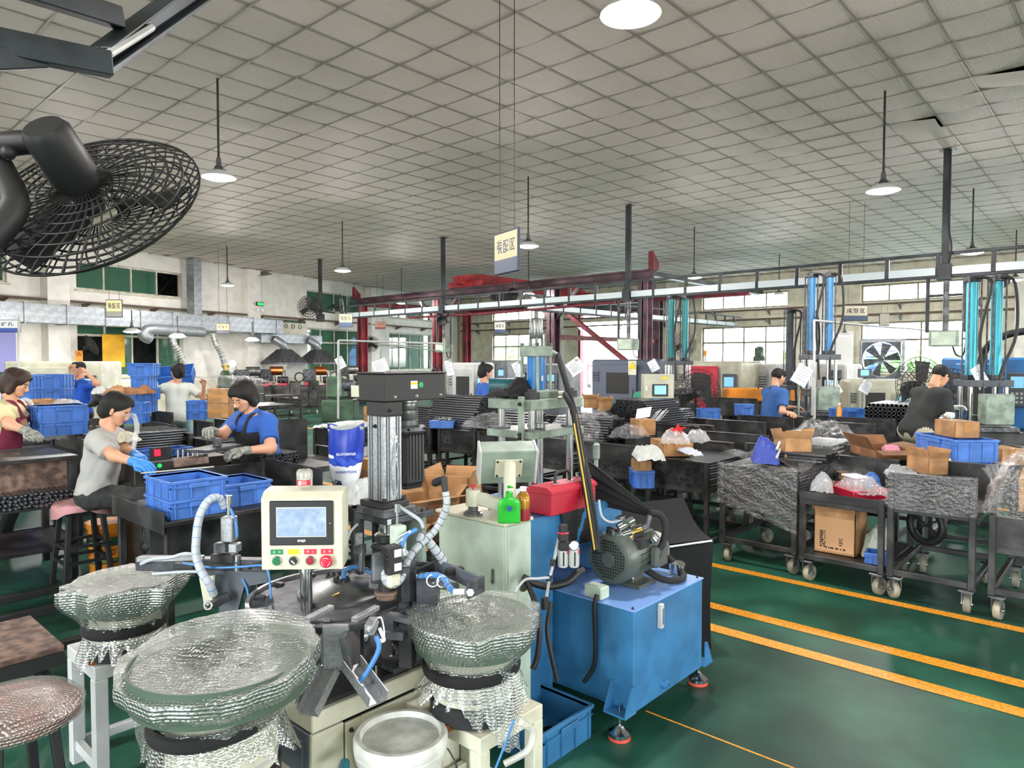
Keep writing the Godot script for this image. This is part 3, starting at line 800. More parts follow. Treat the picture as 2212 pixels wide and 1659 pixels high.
func servo_press(t: Node3D) -> void:
	pw("belt_housing",G.new().bx(1.668,1.99,1.537,1.646,-2.36,-2.178,0.004),M.jet,t)
	pw("housing_lid",G.new().bx(1.664,1.994,1.646,1.652,-2.364,-2.174,0.002),M.black,t)
	for x in [1.72,1.83,1.96]: bolt(t,V(x,1.556,-2.178),Vector3.BACK,0.004,M.chrome)
	pw("column_head",G.new().bx(1.672,1.765,1.481,1.537,-2.30,-2.186,0.003),M.jet,t)
	pw("caution_label",G.new().bx(1.80,1.835,1.585,1.61,-2.178,-2.1765).bx(1.8,1.835,1.61,1.617,-2.178,-2.1764),M.paper,t)
	pw("caution_band",G.new().bx(1.801,1.834,1.602,1.611,-2.178,-2.1758),M.yellow,t)
	pw("round_sticker",G.new().lathe([Vector2(0.012,0),Vector2(0,0.0015)],16,xf(V(1.855,1.6,-2.178),along(Vector3.BACK))),mt("stickgreen",rgb8(40,170,90),0.5),t)
	pw("paper_tag",slab(V(1.568,1.582,-2.228),0.03,0.045,0.002,V(0.67,0,0.74),V(-0.1,1,0.1)),M.cream,t)
	var col := pw("column",G.new().bx(1.672,1.764,1.142,1.481,-2.296,-2.19,0.004),M.alu,t)
	var gr := G.new()
	for x in [1.688,1.7,1.736,1.748]: gr.bx(x - 0.003,x + 0.003,1.145,1.48,-2.1905,-2.1885)
	for z in [-2.21,-2.225,-2.262,-2.277]: gr.bx(1.6705,1.6725,1.145,1.48,z - 0.003,z + 0.003)
	pw("column_groove",gr,M.greydark,col)
	for a in [V(1.7,1.503,-2.186),V(1.672,1.44,-2.24)]: bolt(t,a,Vector3.BACK if a.z > -2.2 else Vector3.LEFT,0.006)
	for y in [1.375,1.39,1.32,1.3]: pw("sensor",G.new().bx(1.728,1.734,y,y + 0.012,-2.19,-2.184),M.white,t)
	hose("sensor_wire",[V(1.731,1.38,-2.186),V(1.722,1.33,-2.18),V(1.735,1.25,-2.178),V(1.728,1.17,-2.18)],0.0018,M.hosegrey,t)
	hose("sensor_wire",[V(1.745,1.37,-2.186),V(1.728,1.34,-2.18),V(1.715,1.27,-2.178),V(1.728,1.16,-2.18)],0.0018,M.hosegrey,t)
	var mc := V(1.87,0,-2.29)
	pw("gearbox",G.new().lathe([Vector2(0,1.43),Vector2(0.046,1.43),Vector2(0.048,1.45),Vector2(0.044,1.455),Vector2(0.048,1.46),Vector2(0.048,1.49),Vector2(0.044,1.494),Vector2(0.048,1.5),Vector2(0.047,1.52),Vector2(0.056,1.525),Vector2(0.056,1.537),Vector2(0,1.537)],28,xf(mc)),M.steel,t)
	pw("motor_flange",G.new().bx(1.81,1.93,1.395,1.43,-2.35,-2.23,0.01),M.dullsteel,t)
	var sm := pw("servo_motor",G.new().bx(1.812,1.928,1.18,1.395,-2.348,-2.232,0.014).bx(1.82,1.92,1.165,1.18,-2.34,-2.24,0.01),M.jet,t)
	var fin := G.new()
	for k in 5: fin.bx(1.835 + k * 0.017,1.843 + k * 0.017,1.2,1.39,-2.2325,-2.2285);
	for k in 5: fin.bx(1.8085,1.8125,1.2,1.39,-2.33 + k * 0.018,-2.322 + k * 0.018)
	pw("motor_rib",fin,M.black,sm)
	for p in [V(1.83,1.415,-2.23),V(1.915,1.415,-2.23)]: bolt(t,p,Vector3.BACK,0.005)
	pw("connector",G.new().cyl(V(1.804,1.222,-2.038),V(1.786,1.245,-1.97),0.016,10).cyl(V(1.786,1.255,-1.97),V(1.79,1.199,-1.963),0.015,10,0.012),M.jet,t)
	spiral([V(1.79,1.199,-1.963),V(1.792,1.149,-1.958),V(1.786,1.094,-1.978),V(1.767,1.05,-1.996),V(1.729,1.019,-2.007),V(1.66,0.98,-2.006),V(1.623,0.938,-2.001),V(1.594,0.908,-1.986),V(1.564,0.89,-1.989),V(1.54,0.9,-2.001),V(1.531,0.93,-2.012),V(1.534,0.957,-2.025)],0.014,M.hosegrey,M.cable,t)
	spiral([V(1.705,1.031,-2.019),V(1.741,1.008,-2.007),V(1.777,0.958,-1.995),V(1.805,0.917,-1.992),V(1.814,0.875,-2.01),V(1.804,0.839,-2.018)],0.017,M.hosegrey,M.cable,t)
	hose("air_hose",[V(1.64,1.154,-2.067),V(1.689,1.115,-2.04),V(1.71,1.092,-2.016),V(1.716,1.066,-2.008)],0.007,M.hosegrey,t)
	hose("air_hose",[V(1.674,1.07,-1.995),V(1.638,1.055,-2.005),V(1.619,1.028,-2.009),V(1.61,1.01,-2.003)],0.009,M.hose,t)
	pw("fitting",G.new().cyl(V(1.61,1.007,-2.003),V(1.616,0.983,-1.995),0.01,8).cyl(V(1.614,0.99,-1.998),V(1.623,0.997,-1.988),0.008,8),M.paper,t)
	hose("signal_wire",[V(1.645,1.07,-1.998),V(1.62,1.057,-2.01),V(1.588,1.044,-2.029)],0.0022,M.white,t)
	hose("signal_wire",[V(1.647,1.067,-1.995),V(1.622,1.045,-2.007),V(1.597,1.026,-2.019)],0.0022,M.white,t)
	pw("column_flange",G.new().bx(1.655,1.785,1.118,1.142,-2.325,-2.17,0.003),M.jet,t)
	for p in [V(1.67,1.142,-2.185),V(1.77,1.142,-2.185),V(1.77,1.142,-2.31)]: bolt(t,p,Vector3.UP,0.009)
	pw("base_plate",G.new().bx(1.65,1.81,1.085,1.118,-2.34,-2.16,0.003),M.dullsteel,t)
	pw("frame_plate",G.new().bx(1.655,1.9,1.06,1.085,-2.365,-2.15,0.003),M.darksteel,t)
	pw("arrow_sticker",G.new().bx(1.658,1.676,1.063,1.083,-2.1502,-2.149),M.paper,t)
	pw("frame_leg",G.new().bx(1.655,1.68,0.83,1.06,-2.365,-2.33,0.003),M.darksteel,t)
	pw("frame_leg",G.new().bx(1.80,1.9,0.545,1.06,-2.365,-2.34,0.003).bx(1.875,1.9,0.545,1.06,-2.34,-2.2,0.003),M.greyg,t)
	for p in [V(1.88,1.085,-2.17),V(1.88,1.085,-2.25),V(1.85,1.085,-2.17)]: bolt(t,p,Vector3.UP,0.006)
	var rc := V(1.725,0,-2.24)
	pw("ram",G.new().lathe([Vector2(0,0.93),Vector2(0.026,0.93),Vector2(0.026,1.03),Vector2(0.034,1.03),Vector2(0.034,1.06),Vector2(0,1.06)],20,xf(rc)),M.chrome,t)
	pw("ram_collar",G.new().lathe([Vector2(0,0.975),Vector2(0.048,0.975),Vector2(0.05,0.98),Vector2(0.05,1.0),Vector2(0.044,1.006),Vector2(0,1.006)],24,xf(rc)),M.steel,t)
	pw("ram_block",G.new().box(rc + V(0,0.955,0),V(0.11,0.028,0.1),0.016,ry(10)).box(rc + V(-0.005,0.9,0),V(0.085,0.09,0.08),0.004,ry(10)),M.darksteel,t)
	pw("tool_head",G.new().lathe([Vector2(0,0.822),Vector2(0.03,0.822),Vector2(0.038,0.828),Vector2(0.038,0.842),Vector2(0.044,0.846),Vector2(0.044,0.856),Vector2(0,0.856)],20,xf(V(1.569,0.861,-2.042) * V(1,0,1))),M.wood,t)
	pw("tool_spindle",G.new().cyl(V(1.569,0.861,-2.042) * V(1,0,1) + V(0,0.855,0),V(1.569,0.861,-2.042) * V(1,0,1) + V(0,0.9,0),0.03,14),M.jet,t)
	var sb := V(1.559,0.981,-1.998)
	pw("stepper_motor",G.new().box(sb,V(0.06,0.1,0.055),0.004,ry(-8)),M.jet,t)
	for k in 2: pw("rating_label",slab(sb + V(0.006,0.026 - 0.05 * k,0.0285),0.03,0.028,0.001,V(1,0,0.14),Vector3.UP),M.paper,t)
	pw("stepper_bracket",G.new().box(sb + V(-0.045,-0.02,-0.02),V(0.05,0.1,0.02),0.004,ry(-8)),M.dullsteel,t)
	pw("spindle_block",G.new().box(sb + V(0,-0.075,0),V(0.055,0.05,0.05),0.01),M.cream,t)
	for k in 3: bolt(t,sb + V(-0.032,0.03 - k * 0.02,0.02),Vector3.LEFT,0.006)
	var ab := V(1.626,1.02,-2.045)
	pw("air_slide",G.new().box(ab,V(0.05,0.13,0.04),0.003,ry(-6)),M.creamg,t)
	pw("slide_plate",G.new().box(V(1.661,0.879,-2.03),V(0.05,0.16,0.03),0.003,ry(-6)).box(V(1.611,0.878,-1.995),V(0.035,0.13,0.035),0.003,ry(-6)),M.darksteel,t)
	pw("piston_rod",G.new().cyl(V(1.626,1.084,-2.049),V(1.627,1.144,-2.051),0.005,8).cyl(V(1.627,1.134,-2.051),V(1.628,1.162,-2.051),0.012,10),M.chrome,t)
	pw("sensor_post",G.new().cyl(V(1.603,0.88,-2.243),V(1.605,0.965,-2.245),0.014,10),M.chrome,t)
	pw("sensor_clamp",G.new().box(V(1.6,0.965,-2.25),V(0.045,0.035,0.03),0.003),M.dullsteel,t)
	pw("sensor_bracket",G.new().box(V(1.599,1.001,-2.254),V(0.03,0.05,0.012),0.002),M.alu,t)
	hose("sensor_wire",[V(1.597,1.061,-2.259),V(1.565,1.033,-2.263),V(1.556,0.989,-2.27),V(1.562,0.958,-2.263)],0.005,M.hosegrey,t)
func hmi(t: Node3D) -> void:
	var r := V(0.70,0,0.714)
	var n := V(-0.714,0,0.70)
	var up := Vector3.UP
	var c := V(1.312,1.101,-2.188)
	var body := G.new()
	var b := Basis(n,up,n.cross(up))
	body.prism(PackedVector2Array([Vector2(0,-0.14),Vector2(0,0.112),Vector2(-0.03,0.132),Vector2(-0.11,0.138),Vector2(-0.11,-0.13)]),0.282,Transform3D(b,c))
	var p := pw("control_panel",body,M.cream,t)
	pw("screen_bezel",slab(c + r * 0.0 + up * 0.026 + n * 0.004,0.222,0.158,0.008,r,up,0.003),M.jet,p)
	var im := Image.create(256,144,false,Image.FORMAT_RGB8)
	im.fill(rgb8(150,168,190))
	for y in 144:
		for x in 256: im.set_pixel(x,y,rgb8(128,148,176).lerp(rgb8(196,206,220),ntex("blotch").get_image().get_pixel(x,y).r * 0.5 * ntex("streak").get_image().get_pixel(y,x).r * 1.6))
	var sc := texmat("touch_screen",im,0.25)
	sc.emission_enabled = true; sc.emission_texture = sc.albedo_texture; sc.emission_operator = BaseMaterial3D.EMISSION_OP_MULTIPLY; sc.emission = Color.WHITE; sc.emission_energy_multiplier = 0.12
	pw("screen_edge",slab(c + up * 0.03 + n * 0.0085,0.174,0.106,0.002,r,up),M.greylight,p)
	pw("screen",flat(c + up * 0.03 + n * 0.0102,0.167,0.099,r,up),sc,p)
	pw("led",G.new().ball(c + r * 0.1 + up * 0.025 + n * 0.008,V(0.002,0.002,0.002),8,5),M.white,p)
	letters("XINJE",0.008,0.001,c - up * 0.036 + n * 0.0085,r,up,M.white,p,"brand_lettering")
	var names := ["启动","开关","停止","急停"]
	var cols := [rgb8(20,120,70),rgb8(246,220,40),rgb8(214,40,56),rgb8(214,40,56)]
	for k in 4:
		var x := -0.088 + 0.0585 * k
		var li := Image.create(84,32,false,Image.FORMAT_RGB8)
		li.fill(cols[k])
		write(li,names[k],15,7,18,Color.WHITE if k != 1 else rgb8(30,30,20),2.1,1.5)
		pw("button_label",slab(c + r * x - up * 0.077 + n * 0.001,0.043,0.018,0.002,r,up,0.0),mt("lblback%d" % k,cols[k],0.5),p)
		pw("button_print",flat(c + r * x - up * 0.077 + n * 0.0022,0.042,0.0165,r,up),texmat("lbl%d" % k,li),p)
		var q := xf(c + r * x - up * 0.108 + n * 0.0005,Basis(r,n,r.cross(n)))
		if k < 3:
			pw("button_collar",G.new().lathe([Vector2(0.0175,0),Vector2(0.0175,0.005),Vector2(0.015,0.008),Vector2(0.013,0.008)],22,q),M.chrome,p)
			pw("push_button",G.new().lathe([Vector2(0.0135,0.004),Vector2(0.0135,0.009),Vector2(0.012,0.0105),Vector2(0,0.0105)],20,q),[mt("btngreen",rgb8(10,110,62),0.35),M.jet,mt("btnred",rgb8(150,26,40),0.35)][k],p)
			if k == 1: pw("selector_mark",G.new().box(q * V(0,0.012,0.003),V(0.004,0.004,0.017),0.001,q.basis * Basis(Vector3.UP,0.8)),M.white,p)
		else:
			pw("emergency_stop",G.new().lathe([Vector2(0.014,0),Vector2(0.014,0.012),Vector2(0.0215,0.014),Vector2(0.022,0.02),Vector2(0.018,0.025),Vector2(0,0.027)],26,q),M.red,p)
			for a in 3: pw("turn_arrow",G.new().tube(spl([q * V(cos(a * 2.1) * 0.0145,0.0265,sin(a * 2.1) * 0.0145),q * V(cos(a * 2.1 + 0.6) * 0.0145,0.0265,sin(a * 2.1 + 0.6) * 0.0145),q * V(cos(a * 2.1 + 1.2) * 0.0145,0.0265,sin(a * 2.1 + 1.2) * 0.0145)],3),0.0009,4),M.white,p)
	var bot := c - up * 0.13 - n * 0.05
	pw("pole_collar",G.new().lathe([Vector2(0,-0.03),Vector2(0.027,-0.03),Vector2(0.027,0.0),Vector2(0,0)],20,xf(bot)),M.chrome,t)
	pw("panel_pole",G.new().cyl(V(bot.x,0.53,bot.z),bot,0.0215,20),M.chrome,t)
	pw("pole_foot",G.new().lathe([Vector2(0.05,0.545),Vector2(0.05,0.56),Vector2(0,0.56)],20,xf(V(bot.x,0,bot.z))),M.darksteel,t)
func left_beam(t: Node3D) -> void:
	var a := V(1.069,0.873,-3.026)
	var b := V(1.362,0.89,-2.554)
	var dirx := (b - a).normalized()
	pw("arm_beam",G.new().bar(a,b,0.05,0.055,0.004),M.darksteel,t)
	var fx := Basis(dirx,Vector3.UP,dirx.cross(Vector3.UP))
	pw("arm_bracket",G.new().prism(PackedVector2Array([Vector2(-0.12,0.0),Vector2(0.16,0.0),Vector2(0.16,-0.04),Vector2(0.06,-0.06),Vector2(0.03,-0.16),Vector2(0.03,-0.26),Vector2(-0.05,-0.26),Vector2(-0.05,-0.12)]),0.02,Transform3D(fx,V(1.271,0.874,-2.639))),M.greydark,t)
	pw("arm_rail",G.new().bar(V(1.056,0.895,-2.998),V(1.217,0.912,-2.761),0.025,0.02,0.003),M.alu,t)
	pw("valve_block",G.new().box(V(1.15,0.893,-2.774),V(0.09,0.022,0.03),0.003,fx).box(V(1.263,0.918,-2.68),V(0.1,0.035,0.04),0.003,fx),M.jet,t)
	pw("cylinder_foot",G.new().box(V(1.258,0.96,-2.687),V(0.05,0.04,0.045),0.004,fx),M.dullsteel,t)
	pw("air_cylinder",G.new().box(V(1.279,1.033,-2.669),V(0.05,0.1,0.045),0.004,fx).box(V(1.283,0.965,-2.63),V(0.035,0.035,0.04),0.003,fx),M.alu,t)
	pw("cylinder_rod",G.new().cyl(V(1.279,1.083,-2.671),V(1.281,1.156,-2.673),0.008,10).cyl(V(1.28,1.129,-2.672),V(1.281,1.165,-2.673),0.013,10),M.chrome,t)
	pw("cylinder_rod",G.new().cyl(V(1.289,0.933,-2.623),V(1.287,0.874,-2.621),0.014,10),M.chrome,t)
	spiral([V(1.269,1.119,-2.684),V(1.248,1.155,-2.679),V(1.223,1.164,-2.677),V(1.193,1.145,-2.679),V(1.165,1.092,-2.678),V(1.147,1.017,-2.664),V(1.141,0.958,-2.653),V(1.149,0.899,-2.626),V(1.167,0.855,-2.604),V(1.187,0.805,-2.61)],0.0155,M.hosegrey,M.hose,t)
	hose("air_hose",[V(1.269,1.138,-2.685),V(1.287,1.101,-2.663),V(1.293,1.049,-2.639),V(1.294,1.003,-2.635)],0.006,M.hose,t)
	hose("air_hose",[V(1.056,0.882,-2.966),V(1.073,0.912,-2.89),V(1.122,0.92,-2.836),V(1.159,0.934,-2.796),V(1.196,0.927,-2.755)],0.007,M.hosegrey,t)
	hose("air_hose",[V(1.135,0.909,-2.761),V(1.205,0.897,-2.654),V(1.28,0.907,-2.542),V(1.313,0.916,-2.476),V(1.319,0.891,-2.438),V(1.313,0.792,-2.41)],0.004,M.hose,t)
	hose("air_hose",[V(1.29,0.848,-2.587),V(1.292,0.809,-2.553),V(1.286,0.771,-2.528)],0.004,M.hose,t)
	hose("signal_wire",[V(1.063,0.86,-2.868),V(1.141,0.875,-2.754),V(1.174,0.879,-2.687),V(1.186,0.869,-2.673)],0.006,M.hosegrey,t)
	pw("guide_plate",G.new().prism(PackedVector2Array([Vector2(-0.03,0.05),Vector2(0.03,0.06),Vector2(0.025,-0.05),Vector2(-0.01,-0.06)]),0.012,Transform3D(fx,V(1.188,0.809,-2.668))),M.cream,t)
	pw("clamp_block",G.new().bar(V(1.177,0.761,-2.618),V(1.244,0.791,-2.605),0.03,0.03,0.003),M.dullsteel,t)
	pw("clamp_ring",G.new().ring(V(1.154,0.778,-2.585),0.014,0.005,V(-0.7,0.2,0.7),16),M.chrome,t)
	pw("arm_column",G.new().bar(V(1.373,0.823,-2.613),V(1.373,0.823,-2.613) * V(1,0,1) + V(0,0.53,0),0.05,0.05,0.004),M.darksteel,t)
	for p in [V(1.165,0.866,-2.727),V(1.185,0.898,-2.706),V(1.301,0.899,-2.547)]: bolt(t,p,V(-0.7,0,0.7),0.007)
func right_arm(t: Node3D) -> void:
	var a := V(1.802,0.898,-2.024)
	var b := V(1.755,0.897,-1.748)
	pw("arm_plate",G.new().bar(a,b,0.012,0.055,0.002),M.greydark,t)
	pw("arm_end_plate",G.new().bar(V(1.671,0.9,-1.721),V(1.766,0.9,-1.736),0.014,0.06,0.003),M.darksteel,t)
	pw("arm_bracket",G.new().bar(V(1.721,0.878,-2.053),V(1.807,0.893,-2.048),0.014,0.04,0.003).bar(V(1.749,0.905,-2.113),V(1.82,0.887,-2.063),0.014,0.02,0.002),M.darksteel,t)
	pw("arm_block",G.new().box(V(1.71,0.836,-1.973),V(0.1,0.11,0.08),0.004,ry(42)).box(V(1.664,0.844,-2.025),V(0.04,0.13,0.05),0.003,ry(42)),M.darksteel,t)
	pw("end_bolt",G.new().cyl(V(1.671,0.897,-1.707),V(1.696,0.89,-1.723),0.013,6),M.chrome,t)
	pw("valve_block",G.new().box(V(1.779,0.909,-1.901),V(0.07,0.024,0.03),0.004,ry(-20)),M.jet,t)
	pw("air_cylinder",G.new().cyl(V(1.699,0.865,-1.987),V(1.699,0.887,-1.809),0.016,12),M.steel,t)
	pw("fitting",G.new().cyl(V(1.671,0.884,-2.019),V(1.692,0.884,-1.996),0.012,8).cyl(V(1.653,0.89,-1.771),V(1.672,0.894,-1.735),0.01,8),M.paper,t)
	spiral([V(1.676,0.892,-1.984),V(1.686,0.904,-1.944),V(1.695,0.91,-1.904),V(1.694,0.904,-1.86),V(1.68,0.892,-1.83),V(1.659,0.889,-1.779)],0.011,M.hose,M.hosegrey,t)
	pw("wire_coil",G.new().ring(V(1.677,0.894,-1.909),0.022,0.0026,V(-0.5,0.5,0.6),18,5).ring(V(1.687,0.897,-1.867),0.02,0.0026,V(-0.6,0.2,0.7),18,5),M.paper,t)
	hose("air_hose",[V(1.788,0.872,-2.008),V(1.76,0.867,-1.979),V(1.71,0.81,-1.972),V(1.689,0.765,-1.963)],0.01,M.hose,t)
	pw("feed_track",G.new().bar(V(1.496,0.809,-1.94),V(1.539,0.794,-1.862),0.03,0.02,0.002),M.dullsteel,t)
	pw("track_block",G.new().box(V(1.501,0.778,-1.947),V(0.06,0.06,0.06),0.003,ry(30)).box(V(1.525,0.746,-1.934),V(0.1,0.03,0.09),0.003,ry(30)),M.dullsteel,t)
	pw("track_post",G.new().box(V(1.552,0.701,-1.903),V(0.05,0.16,0.05),0.003,ry(30)),M.jet,t)
func stand_table(called: String,label: String,x0: float,x1: float,z0: float,z1: float,top: float,m: Material) -> void:
	var t := th(called,label,"table",V((x0 + x1) / 2,0,(z0 + z1) / 2))
	pw("table_top",G.new().bx(x0,x1,top - 0.055,top,z0,z1,0.004),m,t)
	for x in [x0 + 0.025,x1 - 0.025]:
		for z in [z0 + 0.025,z1 - 0.025]: pw("leg",G.new().bx(x - 0.025,x + 0.025,0.0,top - 0.055,z - 0.025,z + 0.025,0.003),m,t)
	pw("stretcher",G.new().bx(x0 + 0.05,x1 - 0.05,0.06,0.1,z0 + 0.01,z0 + 0.04,0.003),m,t)
	pw("stretcher",G.new().bx(x0 + 0.01,x0 + 0.04,0.06,0.1,z0 + 0.05,z1 - 0.05,0.003),m,t)
	pw("stretcher",G.new().bx(x1 - 0.04,x1 - 0.01,0.06,0.1,z0 + 0.05,z1 - 0.05,0.003),m,t)
func bowl_feeder(c: Vector3,top: float,rim: float,R: float,r: float,tilt: float,label: String,cover: String,flare: float,seed_: float) -> void:
	var t := th("bowl_feeder",label,"bowl feeder",c,0,"vibratory bowl feeders")
	pt("base_ring",G.new().lathe([Vector2(r * 0.9,0.012),Vector2(r * 1.06,0.012),Vector2(r * 1.06,0.075),Vector2(r * 1.0,0.08)],36),M.rubber,t)
	for k in 3: pt("rubber_foot",G.new().cyl(V(cos(k * 2.1 + 0.9) * r * 0.95,0,sin(k * 2.1 + 0.9) * r * 0.95),V(cos(k * 2.1 + 0.9) * r * 0.95,0.02,sin(k * 2.1 + 0.9) * r * 0.95),0.022,12),M.copper,t)
	var dh := rim - c.y - 0.13
	pt("drum",G.new().lathe([Vector2(0,0.07),Vector2(r,0.07),Vector2(r,dh),Vector2(r * 0.97,dh + 0.005),Vector2(0,dh + 0.005)],40),M.cream,t)
	pt("clamp_band",G.new().lathe([Vector2(r + 0.001,0.1),Vector2(r + 0.003,0.1),Vector2(r + 0.003,0.112),Vector2(r + 0.001,0.112)],40),M.greylight,t)
	pt("clamp_screw",G.new().box(V(-r * 0.62,0.106,r * 0.79),V(0.04,0.014,0.012),0.002,ry(-40)),M.chrome,t)
	pt("bowl",G.new().lathe([Vector2(0,dh + 0.012),Vector2(r * 1.05,dh + 0.012),Vector2(R * 0.93,dh + 0.03),Vector2(R * 0.95,rim - c.y),Vector2(R * 0.93,rim - c.y),Vector2(R * 0.9,dh + 0.05),Vector2(0.02,dh + 0.035),Vector2(0,dh + 0.035)],44),M.bowlgrey if M.has("bowlgrey") else mt("bowlgrey",rgb8(70,88,74),0.5),t)
	pt("bowl_track",G.new().lathe([Vector2(R * 0.62,rim - c.y - 0.045),Vector2(R * 0.92,rim - c.y - 0.03),Vector2(R * 0.92,rim - c.y - 0.025),Vector2(R * 0.62,rim - c.y - 0.04)],44),M.bowlgreen if M.has("bowlgreen") else mt("bowlgreen",rgb8(16,50,38),0.5),t)
	var cv := th("bubble_wrap_cover",cover,"plastic cover",c,0,"bubble wrap covers tied over the feeders")
	var H := rim - c.y
	var nz := FastNoiseLite.new()
	nz.seed = int(seed_ * 10); nz.frequency = 1.0
	var f := func(s,q):
		var a: float = TAU * s
		var d := V(cos(a),0,sin(a))
		var w := nz.get_noise_2d(cos(a) * 1.6 + seed_,sin(a) * 1.6)
		var wr := 0.5 + 0.5 * sin(a * 9.0 + 6.0 * w + seed_)
		if q < 0.45:
			var k: float = q / 0.45
			var rad: float = R * (1.02 + flare * maxf(0.0,w) * k * k) * k
			var ridge := sin(d.x * rad / R * 3.4 + d.z * rad / R * 1.8 + seed_) * 0.35 + nz.get_noise_2d(d.x * rad * 5.0,d.z * rad * 5.0 + seed_) * 0.7
			return d * rad + Vector3.UP * (H + 0.012 + tilt * d.x * rad + tilt * 0.6 * -d.z * rad + 0.036 * ridge * (1.0 - k * k * 0.85) - 0.03 * (1.0 - k))
		if q < 0.8:
			var k: float = (q - 0.45) / 0.35
			var rad: float = lerpf(R * (1.02 + flare * maxf(0.0,w)),r * 1.1,smoothstep(0.25,1.0,k)) + 0.012 * wr * k
			return d * rad + Vector3.UP * (H + 0.01 + tilt * d.x * R * (1.0 - k) - tilt * 0.6 * d.z * R * (1.0 - k) - (H - dh + 0.05) * pow(k,1.15) - 0.02 * flare * maxf(0.0,w) * k)
		var k: float = (q - 0.8) / 0.2
		return d * (r * (1.1 + 0.3 * k * wr) + 0.012 * k) + Vector3.UP * (dh - 0.045 - k * (0.05 + 0.05 * wr + 0.07 * maxf(0.0,sin(a * 2.0 + seed_))))
	pt("sheet",G.new().sheet(96,64,f,0.0,true),M.bubble,cv)
	pt("tie_band",G.new().lathe([Vector2(r * 1.12,dh - 0.068),Vector2(r * 1.2,dh - 0.058),Vector2(r * 1.22,dh - 0.045),Vector2(r * 1.2,dh - 0.025),Vector2(r * 1.1,dh - 0.02)],40,xf(Vector3.ZERO,Basis(V(-0.6,0,0.8),tilt * 0.8))),M.tieband,cv)
	return
func feeders() -> void:
	mt("tieband",rgb8(30,29,28),0.9,0,0.4,"fine",8)
	stand_table("feeder_table","pale grey square legged steel table carrying the small wrapped feeder",0.89,1.24,-3.34,-3.0,0.50,M.greylight)
	stand_table("feeder_table","cream steel table beside the blue bin carrying a wrapped feeder",1.62,1.95,-2.0,-1.61,0.435,M.cream)
	stand_table("feeder_table","low cream table mostly hidden under the largest wrapped feeder",0.72,1.12,-2.2,-1.78,0.43,M.cream)
	bowl_feeder(V(0.93,0.43,-2.0),0.43,0.83,0.265,0.155,0.10,"largest vibratory bowl feeder, cream drum on black ring, at the picture's bottom edge","shiny bubble wrap cover tied over the largest bowl feeder",0.12,1.3)
	bowl_feeder(V(1.735,0.435,-1.76),0.435,0.79,0.225,0.145,0.03,"bowl feeder with cream drum standing beside the blue tank","bubble wrap cover with dark green bowl showing through, beside the tank",0.32,4.1)
	bowl_feeder(V(1.03,0.50,-3.07),0.50,0.80,0.19,0.13,0.02,"smallest bowl feeder standing on the pale grey table","bubble wrap cover spread like a hat over the smallest feeder",0.75,7.6)
	var rag := th("knotted_rag","black rag knotted round the largest feeder cover, its end hanging down","rag",V(0.806,0.662,-2.039))
	pw("knot",G.new().ball(V(0.816,0.725,-2.001),V(0.035,0.04,0.035),14,10).ball(V(0.826,0.684,-1.973),V(0.03,0.05,0.03),12,9),M.tieband,rag)
	pw("tail",G.new().sheet(8,16,func(s,q):
		var p: Vector3 = V(0.807,0.715,-2.041).lerp(V(0.788,0.524,-2.082),q)
		var a: float = TAU * s
		return p + V(0.7,0,0.7) * cos(a) * (0.03 + 0.018 * q) + V(-0.7,0,0.7) * sin(a) * 0.018 + V(0.7,0,0.7) * 0.01 * sin(q * 9.0),0.0,true),M.tieband,rag)
	for a in [[V(1.691,0.647,-1.597),V(1.697,0.392,-1.548),0.075,"torn bubble wrap tail hanging off the feeder beside the tank"],[V(1.109,0.797,-1.89),V(1.072,0.652,-1.894),0.07,"bubble wrap tail hanging beside the largest feeder's rim"],[V(0.77,0.705,-2.111),V(0.765,0.527,-2.152),0.03,"narrow bubble wrap strip hanging beside the black rag"]]:
		one("hanging_wrap",G.new().sheet(10,18,func(s,q):
			var p: Vector3 = (a[0] as Vector3).lerp(a[1],q)
			return p + V(0.7,0,0.72) * (s - 0.5) * 2.0 * a[2] * (0.75 + 0.25 * sin(q * 5.0)) + V(-0.7,0,0.7) * 0.018 * sin(s * 9.0 + q * 4.0)),M.bubble,a[3],"plastic wrap")
	var bk := th("plastic_bucket","white lidded plastic bucket with wire handle standing under the chutes","bucket",V(1.45,0,-1.815))
	pt("pail",G.new().lathe([Vector2(0,0.0),Vector2(0.118,0.0),Vector2(0.122,0.01),Vector2(0.138,0.40),Vector2(0.146,0.405),Vector2(0.146,0.415),Vector2(0.13,0.42)],44),M.pail if M.has("pail") else mt("pail",rgb8(226,226,216),0.4,0,0.14,"blotch",5),bk)
	pt("lid",G.new().lathe([Vector2(0.14,0.385),Vector2(0.152,0.385),Vector2(0.156,0.41),Vector2(0.151,0.415),Vector2(0.157,0.42),Vector2(0.157,0.447),Vector2(0.15,0.458),Vector2(0.135,0.458),Vector2(0.128,0.44),Vector2(0.05,0.445),Vector2(0,0.445)],48),M.pail,bk)
	pt("handle",G.new().tube(spl([V(0.145,0.38,0.05),V(0.16,0.31,0.1),V(0.1,0.25,0.17),V(-0.02,0.29,0.175),V(-0.08,0.36,0.13)],6),0.003,6),M.darksteel,bk)
	pt("handle_lug",G.new().cyl(V(0.142,0.37,0.05),V(0.155,0.37,0.055),0.014,10),M.pail,bk)
	var sl := th("wrapped_stool","stool with bubble wrapped pink cushion at the lower corner of the picture","stool",V(0.561,0.577,-2.678) * V(1,0,1))
	pw("seat_cushion",G.new().lathe([Vector2(0,0.43),Vector2(0.15,0.42),Vector2(0.185,0.44),Vector2(0.19,0.47),Vector2(0.16,0.5),Vector2(0.0,0.52)],30,xf(sl.position + V(0,0.1,0))),mt("pinkcushion",rgb8(176,112,98),0.7,0,0.3,"blotch",4),sl)
